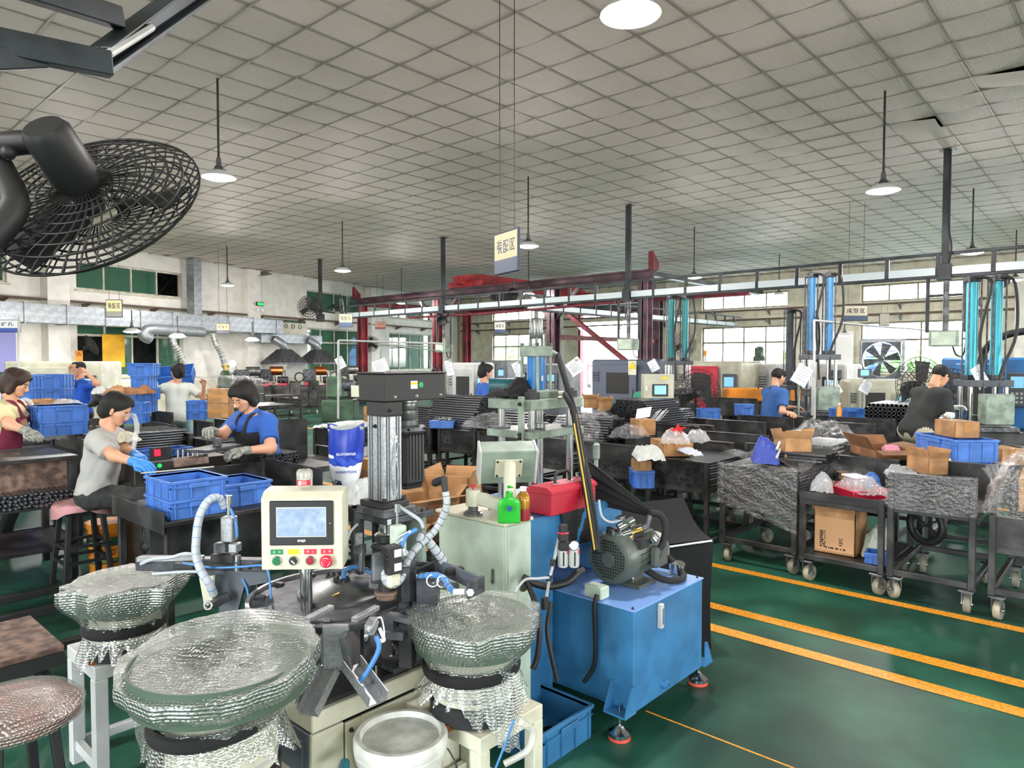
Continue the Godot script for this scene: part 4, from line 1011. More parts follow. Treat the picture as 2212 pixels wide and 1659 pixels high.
	pw("cushion_wrap",G.new().lathe([Vector2(0.16,0.42),Vector2(0.195,0.44),Vector2(0.2,0.475),Vector2(0.168,0.508),Vector2(0.0,0.528)],40,xf(sl.position + V(0,0.1,0))),M.bubble,sl)
	for a in 4:
		var q := V(cos(a * PI / 2 + 0.6),0,sin(a * PI / 2 + 0.6))
		pw("leg",G.new().bar(sl.position + V(0,0.52,0) + q * 0.11,sl.position + q * 0.17,0.028,0.028,0.003),M.jet,sl)
	pw("foot_ring",G.new().ring(sl.position + V(0,0.2,0),0.145,0.009,Vector3.UP,24,6),M.jet,sl)
func power_pack() -> void:
	var t := th("hydraulic_power_pack","blue hydraulic oil tank with olive electric motor on top","machine",V(2.95,0,-2.1))
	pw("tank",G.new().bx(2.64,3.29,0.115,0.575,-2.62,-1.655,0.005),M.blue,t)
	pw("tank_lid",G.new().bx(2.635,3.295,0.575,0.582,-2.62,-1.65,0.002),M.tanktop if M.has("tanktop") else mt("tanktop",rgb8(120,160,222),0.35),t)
	for p in [V(2.66,0.582,-1.675),V(3.27,0.582,-1.675)]: bolt(t,p,Vector3.UP,0.005)
	for p in [V(2.61,0,-1.71),V(3.34,0,-1.7),V(2.61,0,-2.55),V(3.34,0,-2.55)]:
		var s := -1.0 if p.x < 2.9 else 1.0
		pw("foot_bracket",G.new().bx(p.x - 0.045,p.x + 0.045,0.115,0.125,p.z - 0.06,p.z + 0.06,0.002).prism(PackedVector2Array([Vector2(0,0.12),Vector2(0,0.24),Vector2(s * 0.02,0.24),Vector2(s * 0.075,0.13),Vector2(s * 0.075,0.12)]),0.008,xf(V(p.x - s * 0.035,0,p.z + 0.055))).prism(PackedVector2Array([Vector2(0,0.12),Vector2(0,0.24),Vector2(s * 0.02,0.24),Vector2(s * 0.075,0.13),Vector2(s * 0.075,0.12)]),0.008,xf(V(p.x - s * 0.035,0,p.z - 0.055))),M.blue,t)
		pw("foot_screw",G.new().cyl(V(p.x,0.03,p.z),V(p.x,0.15,p.z),0.008,10),M.chrome,t)
		pw("foot_pad",G.new().lathe([Vector2(0.05,0.014),Vector2(0.05,0.03),Vector2(0.03,0.04),Vector2(0.014,0.06),Vector2(0,0.062)],24,xf(p)),M.chrome,t)
		pw("pad_rubber",G.new().lathe([Vector2(0,0),Vector2(0.05,0),Vector2(0.051,0.014),Vector2(0,0.014)],24,xf(p)),mt("padred",rgb8(222,84,70),0.6),t)
	pw("sight_glass",G.new().bx(2.838,2.862,0.45,0.565,-1.655,-1.63,0.003),M.greylight,t)
	pw("sight_tube",G.new().bx(2.846,2.854,0.47,0.545,-1.632,-1.6285),M.greydark,t)
	pw("drain_plug",G.new().lathe([Vector2(0,0),Vector2(0.022,0),Vector2(0.02,0.02),Vector2(0.014,0.022),Vector2(0.014,0.03),Vector2(0.008,0.03),Vector2(0.008,0.02),Vector2(0,0.02)],16,xf(V(2.9,0.165,-1.655),along(Vector3.BACK))),M.blue,t)
	pw("filler_cap",G.new().lathe([Vector2(0,0),Vector2(0.047,0),Vector2(0.047,0.008),Vector2(0.036,0.012),Vector2(0.036,0.03),Vector2(0.042,0.034),Vector2(0.043,0.06),Vector2(0.036,0.066),Vector2(0,0.062)],10,xf(V(3.25,0.582,-1.78))),M.chrome,t)
	mt("motorgrey",rgb8(88,94,88),0.35,0.1)
	var mo := V(2.79,0.735,-1.9)
	var ax := Basis(Vector3.BACK,Vector3.RIGHT,Vector3.UP)
	ax = Basis(Vector3.UP,Vector3.RIGHT,Vector3.FORWARD)
	var m := pw("electric_motor",G.new().lathe([Vector2(0,0.09),Vector2(0.108,0.09),Vector2(0.108,0.3),Vector2(0.112,0.305),Vector2(0.112,0.325),Vector2(0.06,0.34),Vector2(0.045,0.4),Vector2(0,0.4)],36,xf(mo,ax)),M.motorgrey,t)
	var fc := G.new()
	fc.lathe([Vector2(0.03,0.004),Vector2(0.1,0.004)],36,xf(mo,ax))
	fc.lathe([Vector2(0.1,0.004),Vector2(0.117,0.008),Vector2(0.125,0.02),Vector2(0.126,0.1),Vector2(0.118,0.104),Vector2(0.112,0.104)],36,xf(mo,ax))
	pw("fan_cover",fc,M.motorgrey,m)
	pw("cover_disc",G.new().lathe([Vector2(0,0.001),Vector2(0.03,0.001),Vector2(0.034,0.005)],20,xf(mo,ax)),M.motorgrey,m)
	var hl := G.new()
	for i in range(-6,7):
		for j in range(-6,7):
			var q := Vector2(i * 0.0145,j * 0.0145)
			if q.length() < 0.036 or q.length() > 0.092: continue
			hl.box(mo + V(0.0035,q.x,q.y),V(0.004,0.009,0.009))
	pw("cover_holes",hl,M.jet,m).set_meta("kind","stuff")
	for k in 22:
		var a := TAU * k / 22.0
		if cos(a) < -0.75: continue
		var d := V(0,cos(a),sin(a))
		pw("cooling_fin",G.new().box(mo + V(0.205,0,0) + d * 0.115,V(0.19,0.016,0.004),0,Basis(Vector3.RIGHT,d,Vector3.RIGHT.cross(d))),M.motorgrey,m)
	pw("terminal_box",G.new().box(mo + V(0.25,-0.01,0.135),V(0.11,0.1,0.05),0.014),M.motorgrey,m)
	pw("rating_plate",G.new().box(mo + V(0.2,0.114,0.06),V(0.07,0.003,0.045),0,Basis(Vector3.RIGHT,0.5)),M.jet,m)
	pw("motor_foot",G.new().bx(2.9,3.06,0.582,0.6,-2.0,-1.79,0.004).bx(2.93,3.03,0.6,0.65,-1.95,-1.85),M.motorgrey,m)
	pw("lifting_eye",G.new().ring(mo + V(0.2,0.14,0),0.016,0.005,Vector3.BACK,16).cyl(mo + V(0.2,0.1,0),mo + V(0.2,0.125,0),0.007,8),M.chrome,m)
	for a in [0.7,-0.7,2.4]: bolt(m,mo + V(0.09,cos(a) * 0.125,sin(a) * 0.125),V(0,cos(a),sin(a)),0.006,M.chrome)
	pw("pump",G.new().lathe([Vector2(0,0.36),Vector2(0.05,0.36),Vector2(0.055,0.4),Vector2(0.055,0.46),Vector2(0.04,0.48),Vector2(0,0.48)],24,xf(mo,ax)),M.greyg,t)
	pw("pipe_elbow",G.new().tube(pts([V(3.2,0.76,-1.87),V(3.24,0.755,-1.85),V(3.25,0.72,-1.84),V(3.25,0.66,-1.84)]),0.015,10),M.dullsteel,t)
	pw("brass_union",G.new().cyl(V(3.14,0.765,-1.88),V(3.2,0.76,-1.87),0.019,6),M.brass,t)
	hose("hydraulic_hose",[V(3.25,0.67,-1.84),V(3.26,0.63,-1.8),V(3.21,0.6,-1.72),V(3.12,0.6,-1.7),V(3.05,0.61,-1.75),V(3.02,0.65,-1.83)],0.017,M.rubber,t)
	pw("junction_box",G.new().bx(2.65,2.72,0.582,0.64,-1.94,-1.84,0.006),M.creamg,t)
	hose("power_cable",[V(2.645,0.61,-1.86),V(2.625,0.55,-1.86),V(2.62,0.4,-1.85),V(2.622,0.28,-1.86),V(2.60,0.2,-1.9)],0.011,M.cable,t)
	hose("power_cable",[V(2.273,0.678,-1.835),V(2.237,0.572,-1.826),V(2.231,0.464,-1.796),V(2.243,0.368,-1.778)],0.01,M.cable,t)
	pw("manifold",G.new().box(V(2.936,0.825,-1.856),V(0.1,0.07,0.08),0.004).box(V(2.923,0.811,-1.795),V(0.08,0.05,0.05),0.004),M.jet,t)
	pw("pressure_gauge",G.new().lathe([Vector2(0,0),Vector2(0.04,0),Vector2(0.042,0.02),Vector2(0,0.024)],20,xf(V(2.834,0.856,-1.895),along(V(0.1,1,0.2)))),M.chrome,t)
	pw("valve_lever",G.new().box(V(2.858,0.933,-1.874),V(0.05,0.014,0.03),0.003).bar(V(2.865,0.924,-1.865),V(2.884,0.906,-1.843),0.03,0.02,0.003),M.chrome,t)
	pw("valve_body",G.new().cyl(V(2.849,0.883,-1.881),V(2.917,0.919,-1.837),0.02,10).cyl(V(2.855,0.843,-1.871),V(2.894,0.861,-1.83),0.018,10),M.chrome,t)
	pw("brass_fitting",G.new().tube(pts([V(2.888,0.816,-1.834),V(2.895,0.861,-1.828),V(2.942,0.869,-1.807)]),0.014,8),M.brass,t)
	pw("steel_pipe",G.new().tube(spl([V(2.942,0.869,-1.807),V(2.985,0.876,-1.805),V(3.003,0.91,-1.801),V(3.007,0.929,-1.798)],4),0.013,8),M.dullsteel,t)
	hose("hydraulic_hose",[V(3.044,0.934,-1.817),V(3.075,0.924,-1.782),V(3.092,0.871,-1.76),V(3.068,0.806,-1.754),V(3.025,0.757,-1.755),V(3.009,0.725,-1.755)],0.017,M.rubber,t)
	hose("drain_hose",[V(2.79,1.019,-1.953),V(2.797,0.94,-1.941),V(2.827,0.91,-1.907),V(2.865,0.924,-1.865)],0.006,M.hosegrey,t)
	pw("sensor_plug",G.new().cyl(V(2.976,0.833,-1.768),V(2.984,0.815,-1.757),0.025,12),M.chrome,t)
	hose("sensor_cable",[V(2.907,0.77,-1.811),V(2.93,0.811,-1.787),V(2.971,0.828,-1.773)],0.006,M.cable,t)
func press() -> void:
	var t := th("hydraulic_press","green grey four column hydraulic press with bright blue cylinder","machine",V(2.95,0,-2.5))
	pw("base_cabinet",G.new().bx(2.41,2.62,0.0,0.955,-2.45,-2.1,0.005).bx(2.62,3.22,0.74,0.955,-2.68,-2.1,0.005).bx(3.0,3.22,0.59,0.74,-2.68,-2.15,0.005).bx(2.62,3.22,0.0,0.74,-2.68,-2.63,0.005),M.blue,t)
	pw("rubber_flap",G.new().sheet(8,8,func(s,q): return V(2.66 + 0.26 * s,0.955 - 0.2 * q + 0.02 * s,-2.085 + 0.02 * sin(s * 5.0 + q * 2.0)),0.003),M.rubber,t)
	var C := V(2.98,0,-2.515)
	for a in [[1.285,1.325,0.23,0.165],[1.437,1.492,0.225,0.16]]:
		pw("platen",G.new().bx(C.x - a[2],C.x + a[2],a[0],a[1],C.z - a[3],C.z + a[3],0.004),M.greyg,t)
	for sx: float in [-1.0,1.0]:
		for sz: float in [-1.0,1.0]:
			var p := V(C.x + sx * 0.165,0,C.z + sz * 0.11)
			pw("column",G.new().lathe([Vector2(0.021,0.955),Vector2(0.021,1.437)],18,xf(p)),M.chrome,t)
			pw("column_collar",G.new().lathe([Vector2(0.021,1.325),Vector2(0.05,1.325),Vector2(0.05,1.335),Vector2(0.021,1.335)],18,xf(p)),M.dullsteel,t)
			pw("column_nut",G.new().lathe([Vector2(0,1.492),Vector2(0.042,1.492),Vector2(0.042,1.53),Vector2(0.024,1.532),Vector2(0.024,1.545),Vector2(0,1.545)],6,xf(p)),M.jet,t)
	pw("ram",G.new().lathe([Vector2(0.05,1.325),Vector2(0.05,1.35),Vector2(0.033,1.352),Vector2(0.033,1.437)],24,xf(C)),M.steel,t)
	pw("cylinder_base",G.new().bx(C.x - 0.09,C.x + 0.09,1.492,1.535,C.z - 0.09,C.z + 0.09,0.004),M.greyg,t)
	pw("cylinder_tube",G.new().lathe([Vector2(0.052,1.53),Vector2(0.052,1.725)],28,xf(C)),M.cylblue,t)
	pw("cylinder_cap",G.new().bx(C.x - 0.067,C.x + 0.067,1.72,1.778,C.z - 0.067,C.z + 0.067,0.004),M.greyg,t)
	for sx: float in [-1.0,1.0]:
		for sz: float in [-1.0,1.0]:
			pw("tie_rod",G.new().cyl(V(C.x + sx * 0.056,1.53,C.z + sz * 0.056),V(C.x + sx * 0.056,1.725,C.z + sz * 0.056),0.009,10),M.greyg,t)
			pw("tie_nut",G.new().cyl(V(C.x + sx * 0.056,1.778,C.z + sz * 0.056),V(C.x + sx * 0.056,1.797,C.z + sz * 0.056),0.012,6),M.dullsteel,t)
			pw("bracket_leg",G.new().box(V(C.x + sx * 0.024,1.8,C.z + sz * 0.024),V(0.012,0.05,0.012)),M.greyg,t)
	pw("upper_cylinder",G.new().lathe([Vector2(0.036,1.82),Vector2(0.039,1.825),Vector2(0.039,1.87),Vector2(0.037,1.872),Vector2(0.037,1.92),Vector2(0.03,1.935),Vector2(0,1.936)],26,xf(C)),M.steel,t)
	pw("upper_nub",G.new().lathe([Vector2(0.012,1.935),Vector2(0.012,1.972),Vector2(0,1.973)],16,xf(C)),M.dullsteel,t)
	pw("linkage",G.new().cyl(V(C.x,1.778,C.z),V(C.x,1.82,C.z),0.012,10),M.chrome,t)
	pw("cylinder_label",flat(C + V(-0.012,1.6,0.0535),0.016,0.03,Vector3.RIGHT,Vector3.UP),M.paper,t)
	pw("scale_bar",G.new().box(V(C.x - 0.24,1.38,C.z + 0.1),V(0.02,0.26,0.035),0.003),M.greyg,t)
	for y in [1.47,1.31,1.29]: bolt(t,V(C.x - 0.25,y,C.z + 0.1),Vector3.LEFT,0.008)
	pw("hose_union",G.new().tube(pts([V(C.x + 0.067,1.745,C.z + 0.02),V(C.x + 0.1,1.745,C.z + 0.04),V(C.x + 0.13,1.72,C.z + 0.07)]),0.013,10),M.greyg,t)
	pw("hose_union",G.new().cyl(V(C.x + 0.07,1.515,C.z + 0.06),V(C.x + 0.14,1.515,C.z + 0.12),0.013,10),M.cream,t)
	var h1 := hose("hydraulic_hose",[V(C.x + 0.12,1.73,C.z + 0.06),V(3.017,1.557,-2.326),V(3.003,1.397,-2.258),V(2.943,1.223,-2.167),V(2.839,1.068,-2.049),V(2.771,0.928,-1.969),V(2.697,0.787,-1.894)],0.017,M.rubber,t,6,10)
	var h2 := hose("hydraulic_hose",[V(C.x + 0.13,1.515,C.z + 0.11),V(2.971,1.509,-2.299),V(2.953,1.438,-2.241),V(2.902,1.311,-2.172),V(2.822,1.115,-2.071),V(2.742,0.955,-1.973),V(2.674,0.803,-1.891)],0.015,M.rubber,t,6,10)
	var sy := mt("hoseyellow",rgb8(206,176,70),0.6)
	pw("hose_print",G.new().tube(spl([V(2.988,1.411,-2.246),V(2.924,1.226,-2.158),V(2.82,1.06,-2.041)],4),0.006,5).tube(spl([V(2.893,1.371,-2.184),V(2.809,1.163,-2.073),V(2.723,0.96,-1.964),V(2.655,0.813,-1.883)],4),0.0045,5),sy,t)
	var f := V(2.392,0.896,-1.864)
	pw("regulator_body",G.new().box(f,V(0.09,0.04,0.045),0.006,ry(42)).lathe([Vector2(0.024,0.02),Vector2(0.024,0.05),Vector2(0.019,0.055),Vector2(0.019,0.085),Vector2(0,0.088)],16,xf(f)),M.jet,t)
	pw("regulator_ring",G.new().lathe([Vector2(0.0235,0.047),Vector2(0.0255,0.05),Vector2(0.0235,0.055)],16,xf(f)),M.red,t)
	for k in 2:
		var q := f + V(0.033,0,0.036) * k
		pw("filter_bowl",G.new().lathe([Vector2(0,-0.1),Vector2(0.02,-0.1),Vector2(0.023,-0.092),Vector2(0.0235,-0.018),Vector2(0,-0.018)],18,xf(q)),M.greylight,t)
		pw("bowl_slot",G.new().box(q + V(-0.0165,-0.06,0.0165),V(0.006,0.06,0.006),0,ry(45)),M.jet,t)
		pw("filter_tab",G.new().box(q + V(0.004,-0.03,0.0235),V(0.008,0.02,0.004)),M.red,t)
	pw("gauge",G.new().lathe([Vector2(0,0),Vector2(0.021,0),Vector2(0.022,0.014),Vector2(0.019,0.016)],22,xf(f + V(0.012,0.0,0.045),along(V(-0.5,0.15,0.8)))),M.chrome,t)
	pw("gauge_face",G.new().lathe([Vector2(0.019,0.0145),Vector2(0,0.0145)],22,xf(f + V(0.012,0.0,0.045),along(V(-0.5,0.15,0.8)))),M.paper,t)
	hose("air_line",[V(2.379,0.917,-1.88),V(2.358,0.892,-1.871),V(2.322,0.82,-1.863),V(2.295,0.766,-1.861),V(2.264,0.717,-1.848),V(2.234,0.669,-1.834)],0.007,M.clearplastic,t)
	pw("line_fitting",G.new().cyl(V(2.323,0.844,-1.863),V(2.318,0.816,-1.867),0.011,8).cyl(V(2.295,0.78,-1.861),V(2.292,0.755,-1.863),0.011,8).box(V(2.218,0.689,-1.823),V(0.03,0.05,0.02),0.003),M.jet,t)
	hose("power_cable",[V(2.204,0.777,-1.931),V(2.258,0.743,-1.9),V(2.313,0.728,-1.868),V(2.376,0.738,-1.829),V(2.436,0.762,-1.824),V(2.486,0.766,-1.828)],0.017,M.cable,t)
	hose("signal_wire",[V(2.286,0.774,-1.856),V(2.236,0.776,-1.881),V(2.196,0.775,-1.911),V(2.143,0.753,-1.908),V(2.095,0.741,-1.886)],0.006,M.hosegrey,t)
	hose("power_cable",[V(2.207,0.773,-1.928),V(2.209,0.73,-1.894),V(2.193,0.676,-1.85),V(2.17,0.595,-1.811),V(2.145,0.49,-1.804),V(2.123,0.447,-1.81)],0.012,M.cable,t)
func cream_cabinet() -> void:
	var t := th("electrical_cabinet","pale green steel electrical cabinet standing against the blue press","cabinet",V(2.32,0,-2.27))
	pw("body",G.new().bx(2.235,2.405,0.0,0.97,-2.5,-2.06,0.004),M.creamg,t)
	var d := pw("door",G.new().bx(2.228,2.236,0.02,0.965,-2.49,-2.066,0.003),M.creamg,t)
	pw("side_door",G.new().bx(2.245,2.4,0.02,0.965,-2.062,-2.054,0.003),M.creamg,t)
	pw("top_plate",G.new().bx(2.22,2.415,0.97,0.985,-2.51,-2.05,0.004),M.cream,t)
	pw("door_latch",G.new().bx(2.222,2.23,0.7,0.77,-2.14,-2.122,0.004),M.steel,d)
	pw("latch_key",G.new().cyl(V(2.22,0.715,-2.131),V(2.226,0.715,-2.131),0.005,8),M.jet,d)
	pw("hinge",G.new().cyl(V(2.138,0.999,-2.374),V(2.138,0.987,-2.374),0.006,8),M.jet,d)
	pw("cable_gland",G.new().lathe([Vector2(0.018,0),Vector2(0.034,0),Vector2(0.036,0.004),Vector2(0.03,0.006)],20,xf(V(2.35,0.69,-2.054),along(Vector3.BACK))),M.brass,t)
	pw("gland_hole",G.new().lathe([Vector2(0.03,0.003),Vector2(0,0.003)],20,xf(V(2.35,0.69,-2.054),along(Vector3.BACK))),M.jet,t)
	for p in [V(2.25,0.985,-2.47),V(2.24,0.985,-2.1),V(2.38,0.985,-2.3)]: bolt(t,p,Vector3.UP,0.006,M.chrome)
	var s := th("swivel_monitor","grey monitor box seen from behind on a white swivel arm","monitor",V(2.29,0.985,-2.4))
	var piv := V(2.251,1.021,-2.28)
	pw("swivel_base",G.new().lathe([Vector2(0,0.0),Vector2(0.045,0.0),Vector2(0.045,0.012),Vector2(0.036,0.014),Vector2(0.036,0.02),Vector2(0.024,0.022),Vector2(0.024,0.05),Vector2(0,0.05)],26,xf(V(piv.x,0.985,piv.z))),M.steel,s)
	var post := V(2.334,0.999,-2.127) * V(1,0,1)
	pw("swivel_arm",G.new().bar(V(piv.x,1.07,piv.z),V(post.x,1.03,post.z),0.045,0.055,0.006).cyl(V(piv.x,1.03,piv.z),V(piv.x,1.105,piv.z),0.034,20),M.cream,s)
	pw("clamp_knob",G.new().lathe([Vector2(0.006,1.105),Vector2(0.006,1.115),Vector2(0.014,1.118),Vector2(0.014,1.126),Vector2(0,1.128)],12,xf(V(piv.x,0,piv.z))),M.red,s)
	pw("monitor_post",G.new().tube(pts([V(post.x,1.0,post.z),V(post.x,1.17,post.z),V(post.x + 0.035,1.22,post.z - 0.03)]),0.028,18),M.cream,s)
	var r := V(0.78,0,0.62).normalized()
	var n := V(-0.62,-0.42,0.78).normalized()
	n = (n - r * n.dot(r)).normalized()
	var u := n.cross(r).normalized()
	var c := V(2.409,1.195,-2.204)
	pw("monitor_case",slab(c - n * 0.05,0.262,0.175,0.105,r,u,0.006),M.greyg,s)
	pw("case_end",slab(c - n * 0.05 - r * 0.133,0.012,0.183,0.112,r,u,0.004),M.greylight,s)
	pw("case_end",slab(c - n * 0.05 + r * 0.133,0.012,0.183,0.112,r,u,0.004),M.greylight,s)
	pw("mount_plate",slab(c + n * 0.006,0.13,0.095,0.008,r,u,0.003),M.cream,s)
	for k in 4: bolt(s,c + n * 0.01 + r * (0.054 if k % 2 else -0.054) + u * (0.038 if k < 2 else -0.038),n,0.004)
	var b := th("soap_bottle","green pump bottle of hand soap standing on the cabinet","bottle",V(2.244,1.006,-2.048) * V(1,0,1) + V(0,0.985,0))
	mt("soapgreen",rgb8(40,176,50),0.25)
	pt("bottle",G.new().sheet(28,10,func(q,v):
		var a: float = TAU * q
		var pr := [[0.0,0.0],[0.036,0.0],[0.04,0.006],[0.04,0.07],[0.039,0.09],[0.034,0.104],[0.02,0.112],[0.013,0.116],[0.013,0.122],[0.013,0.125],[0.0,0.126]]
		var k := int(roundf(v * 10))
		return V(cos(a) * pr[k][0] * 0.7 + sin(a) * pr[k][0] * 0.55,pr[k][1],sin(a) * pr[k][0] * 0.75 - cos(a) * pr[k][0] * -0.5),0.0,true),M.soapgreen,b)
	pt("pump_cap",G.new().lathe([Vector2(0.016,0.118),Vector2(0.016,0.138),Vector2(0.008,0.142),Vector2(0.004,0.144),Vector2(0.004,0.155)],14),M.soapgreen,b)
	pt("pump_head",G.new().box(V(0,0.16,0),V(0.016,0.012,0.014),0.003).box(V(-0.006,0.162,0.014),V(0.008,0.006,0.03),0.002),M.soapgreen,b)
	pt("pump_stem",G.new().cyl(V(0,0.142,0),V(0,0.156,0),0.005,8),M.white,b)
	var shield := G.new().prism(PackedVector2Array([Vector2(-0.012,0.012),Vector2(0,0.015),Vector2(0.012,0.012),Vector2(0.011,-0.004),Vector2(0,-0.014),Vector2(-0.011,-0.004)]),0.001,xf(V(-0.026,0.07,0.026),ry(-47)))
	pt("shield_badge",shield,mt("badge",rgb8(30,90,130),0.4),b)
	var jb := th("drink_bottle","amber drink bottle in crinkled foil and red wrap behind the soap","bottle",V(2.33,1.009,-2.042) * V(1,0,1) + V(0,0.985,0))
	pt("bottle",G.new().lathe([Vector2(0,0),Vector2(0.03,0),Vector2(0.032,0.01),Vector2(0.03,0.05),Vector2(0.032,0.09),Vector2(0.026,0.115),Vector2(0.012,0.128),Vector2(0.012,0.135)],18),mt("amber",rgb8(196,140,50),0.2,0.3,0.3,"crumple",20),jb)
	pt("cap",G.new().cyl(V(0,0.132,0),V(0,0.15,0),0.015,14),M.white,jb)
	pt("wrap",G.new().lathe([Vector2(0.0325,0.004),Vector2(0.034,0.03),Vector2(0.0325,0.055)],18),mt("winered",rgb8(140,20,36),0.35),jb)
	var tb := th("tool_box","bright red metal tool box with black handle on the blue press","toolbox",V(2.74,0.955,-2.14))
	pw("body",G.new().bx(2.56,2.92,0.957,1.06,-2.22,-2.065,0.004),M.red,tb)
	var lid := pw("lid",G.new().prism(PackedVector2Array([Vector2(-0.083,0),Vector2(0.083,0),Vector2(0.083,0.014),Vector2(0.05,0.032),Vector2(-0.05,0.032),Vector2(-0.083,0.014)]),0.37,Transform3D(Basis(Vector3.FORWARD,Vector3.UP,Vector3.RIGHT),V(2.74,1.06,-2.1425))),M.red,tb)
	pw("handle",G.new().tube(spl([V(2.68,1.09,-2.14),V(2.685,1.13,-2.14),V(2.71,1.145,-2.14),V(2.77,1.145,-2.14),V(2.795,1.13,-2.14),V(2.8,1.09,-2.14)],4),0.008,8),M.jet,lid)
	for x in [2.68,2.8]: pw("handle_plate",G.new().cyl(V(x,1.09,-2.14),V(x,1.095,-2.14),0.02,12),M.chrome,lid)
	pw("hasp",G.new().bx(2.792,2.812,1.0,1.065,-2.066,-2.06,0.002),M.red,tb)
	one("black_cloth",G.new().sheet(26,22,func(s,q):
		var x: float = -0.17 + 0.34 * s
		var z: float = -0.13 + 0.24 * q
		var e := sin(PI * s) * sin(PI * q)
		var h := 0.012 + 0.1 * pow(e,0.7) * (0.75 + 0.35 * sin(s * 9.0 + q * 5.0)) + 0.012 * sin(s * 21.0 - q * 13.0) * e
		return V(2.9 + x * 0.8,1.492 + h * 0.9,-2.58 + z),0.004),M.blackcloth if M.has("blackcloth") else mt("blackcloth",rgb8(30,30,32),0.95),"black cloth heaped on the press head beside its hexagon nut","cloth")
	one("black_curtain",G.new().sheet(20,20,func(s,q):
		var a: Vector3 = V(3.029,1.173,-2.218).lerp(V(3.131,0.931,-1.869),s)
		var b2: Vector3 = V(3.062,0.924,-2.17).lerp(V(3.122,0.895,-1.877),s)
		return a.lerp(b2,q) + V(0.02,0.0,0.02) * sin(q * 22.0) * (1.0 - s * 0.7),0.003),M.blackcloth,"black rubber sheet gathered to a point behind the hoses","sheet")
	var cv := th("black_cover","black padded cover with white piped edge standing behind the tank","cover",V(3.6,0,-2.0))
	pw("panel",G.new().sheet(14,10,func(s,q):
		var a: Vector3 = V(3.801,-0.0,-1.854).lerp(V(3.0,0,-2.64),s)
		return V(a.x,(0.0 + 0.64 * q) - 0.04 * sin(PI * s) * q,a.z) + V(0.03,0,-0.03) * sin(s * 7.0 + q * 3.0),0.02),M.blackcloth,cv)
	pw("piping",G.new().tube(spl([V(V(3.801,-0.0,-1.854).x,0.64,V(3.801,-0.0,-1.854).z),V(3.28,0.602,-2.24),V(3.0,0.64,-2.64)],8),0.006,6),M.paper,cv)
	pw("top_sheet",G.new().sheet(14,8,func(s,q):
		var a: Vector3 = V(3.801,-0.0,-1.854).lerp(V(3.0,0,-2.64),s)
		return V(a.x + 0.3 * q,0.64 - 0.04 * sin(PI * s) + 0.16 * q - 0.05 * sin(PI * q),a.z - 0.35 * q),0.01),M.blackcloth,cv)
	var jr := th("clear_jar","clear plastic jar with red label standing on the control panel","jar",V(1.355,1.245,-2.238))
	pt("jar",G.new().lathe([Vector2(0,0),Vector2(0.026,0),Vector2(0.028,0.004),Vector2(0.028,0.03),Vector2(0.025,0.034)],24),M.clearplastic,jr)
	pt("contents",G.new().lathe([Vector2(0,0.002),Vector2(0.0255,0.003),Vector2(0.0255,0.02),Vector2(0,0.02)],20),M.cream,jr)
	pt("lid",G.new().lathe([Vector2(0.029,0.032),Vector2(0.029,0.05),Vector2(0.026,0.058),Vector2(0.018,0.062),Vector2(0,0.062)],24),M.clearplastic,jr)
	pt("label",G.new().lathe([Vector2(0.0286,0.006),Vector2(0.0286,0.026)],14,Transform3D(),1.3,3.3),M.red,jr)
	var lp := Image.create(64,32,false,Image.FORMAT_RGB8)
	lp.fill(rgb8(200,50,66)); lp.fill_rect(Rect2i(3,3,18,26),rgb8(240,235,230)); print_lines(lp,24,6,36,4,6,Color.WHITE)
	pt("label_print",flat(V(-0.0213,0.016,0.0213),0.032,0.018,V(0.7,0,0.7),Vector3.UP),texmat("jarlabel",lp),jr)
	var bn := crate(0.36,0.52,0.15,M.blue)
	bn.position = V(2.36,0.0,-2.06)
	tag(bn,"open blue plastic bin of steel rings on the floor by the tank","bin")
	for a in [[V(2.31,0.012,-1.95),0.03,"upright"],[V(2.38,0.012,-1.93),0.036,""],[V(2.28,0.012,-2.03),0.022,""]]:
		one("steel_ring",G.new().lathe([Vector2(a[1] * 0.78,0),Vector2(a[1],0),Vector2(a[1],0.04),Vector2(a[1] * 0.78,0.04),Vector2(a[1] * 0.78,0)],22,xf(a[0])),M.steel,["steel bush at the middle of the blue floor bin","widest steel ring in the blue floor bin","smallest steel bush in the blue floor bin"][[0.03,0.036,0.022].find(a[1])],"ring","steel rings in the blue bin")
	var pin := th("air_tube","loose clear and blue air tubes curling on the floor under the table","hose",V(2.126,0.0,-1.994))
	hose("tube",[V(1.696,0.506,-1.496),V(1.758,0.449,-1.498),V(1.746,0.386,-1.509),V(1.692,0.34,-1.565)],0.012,M.clearplastic,pin)
	hose("tube",[V(1.68,0.514,-1.513),V(1.658,0.43,-1.533),V(1.635,0.353,-1.554)],0.004,M.hose,pin)
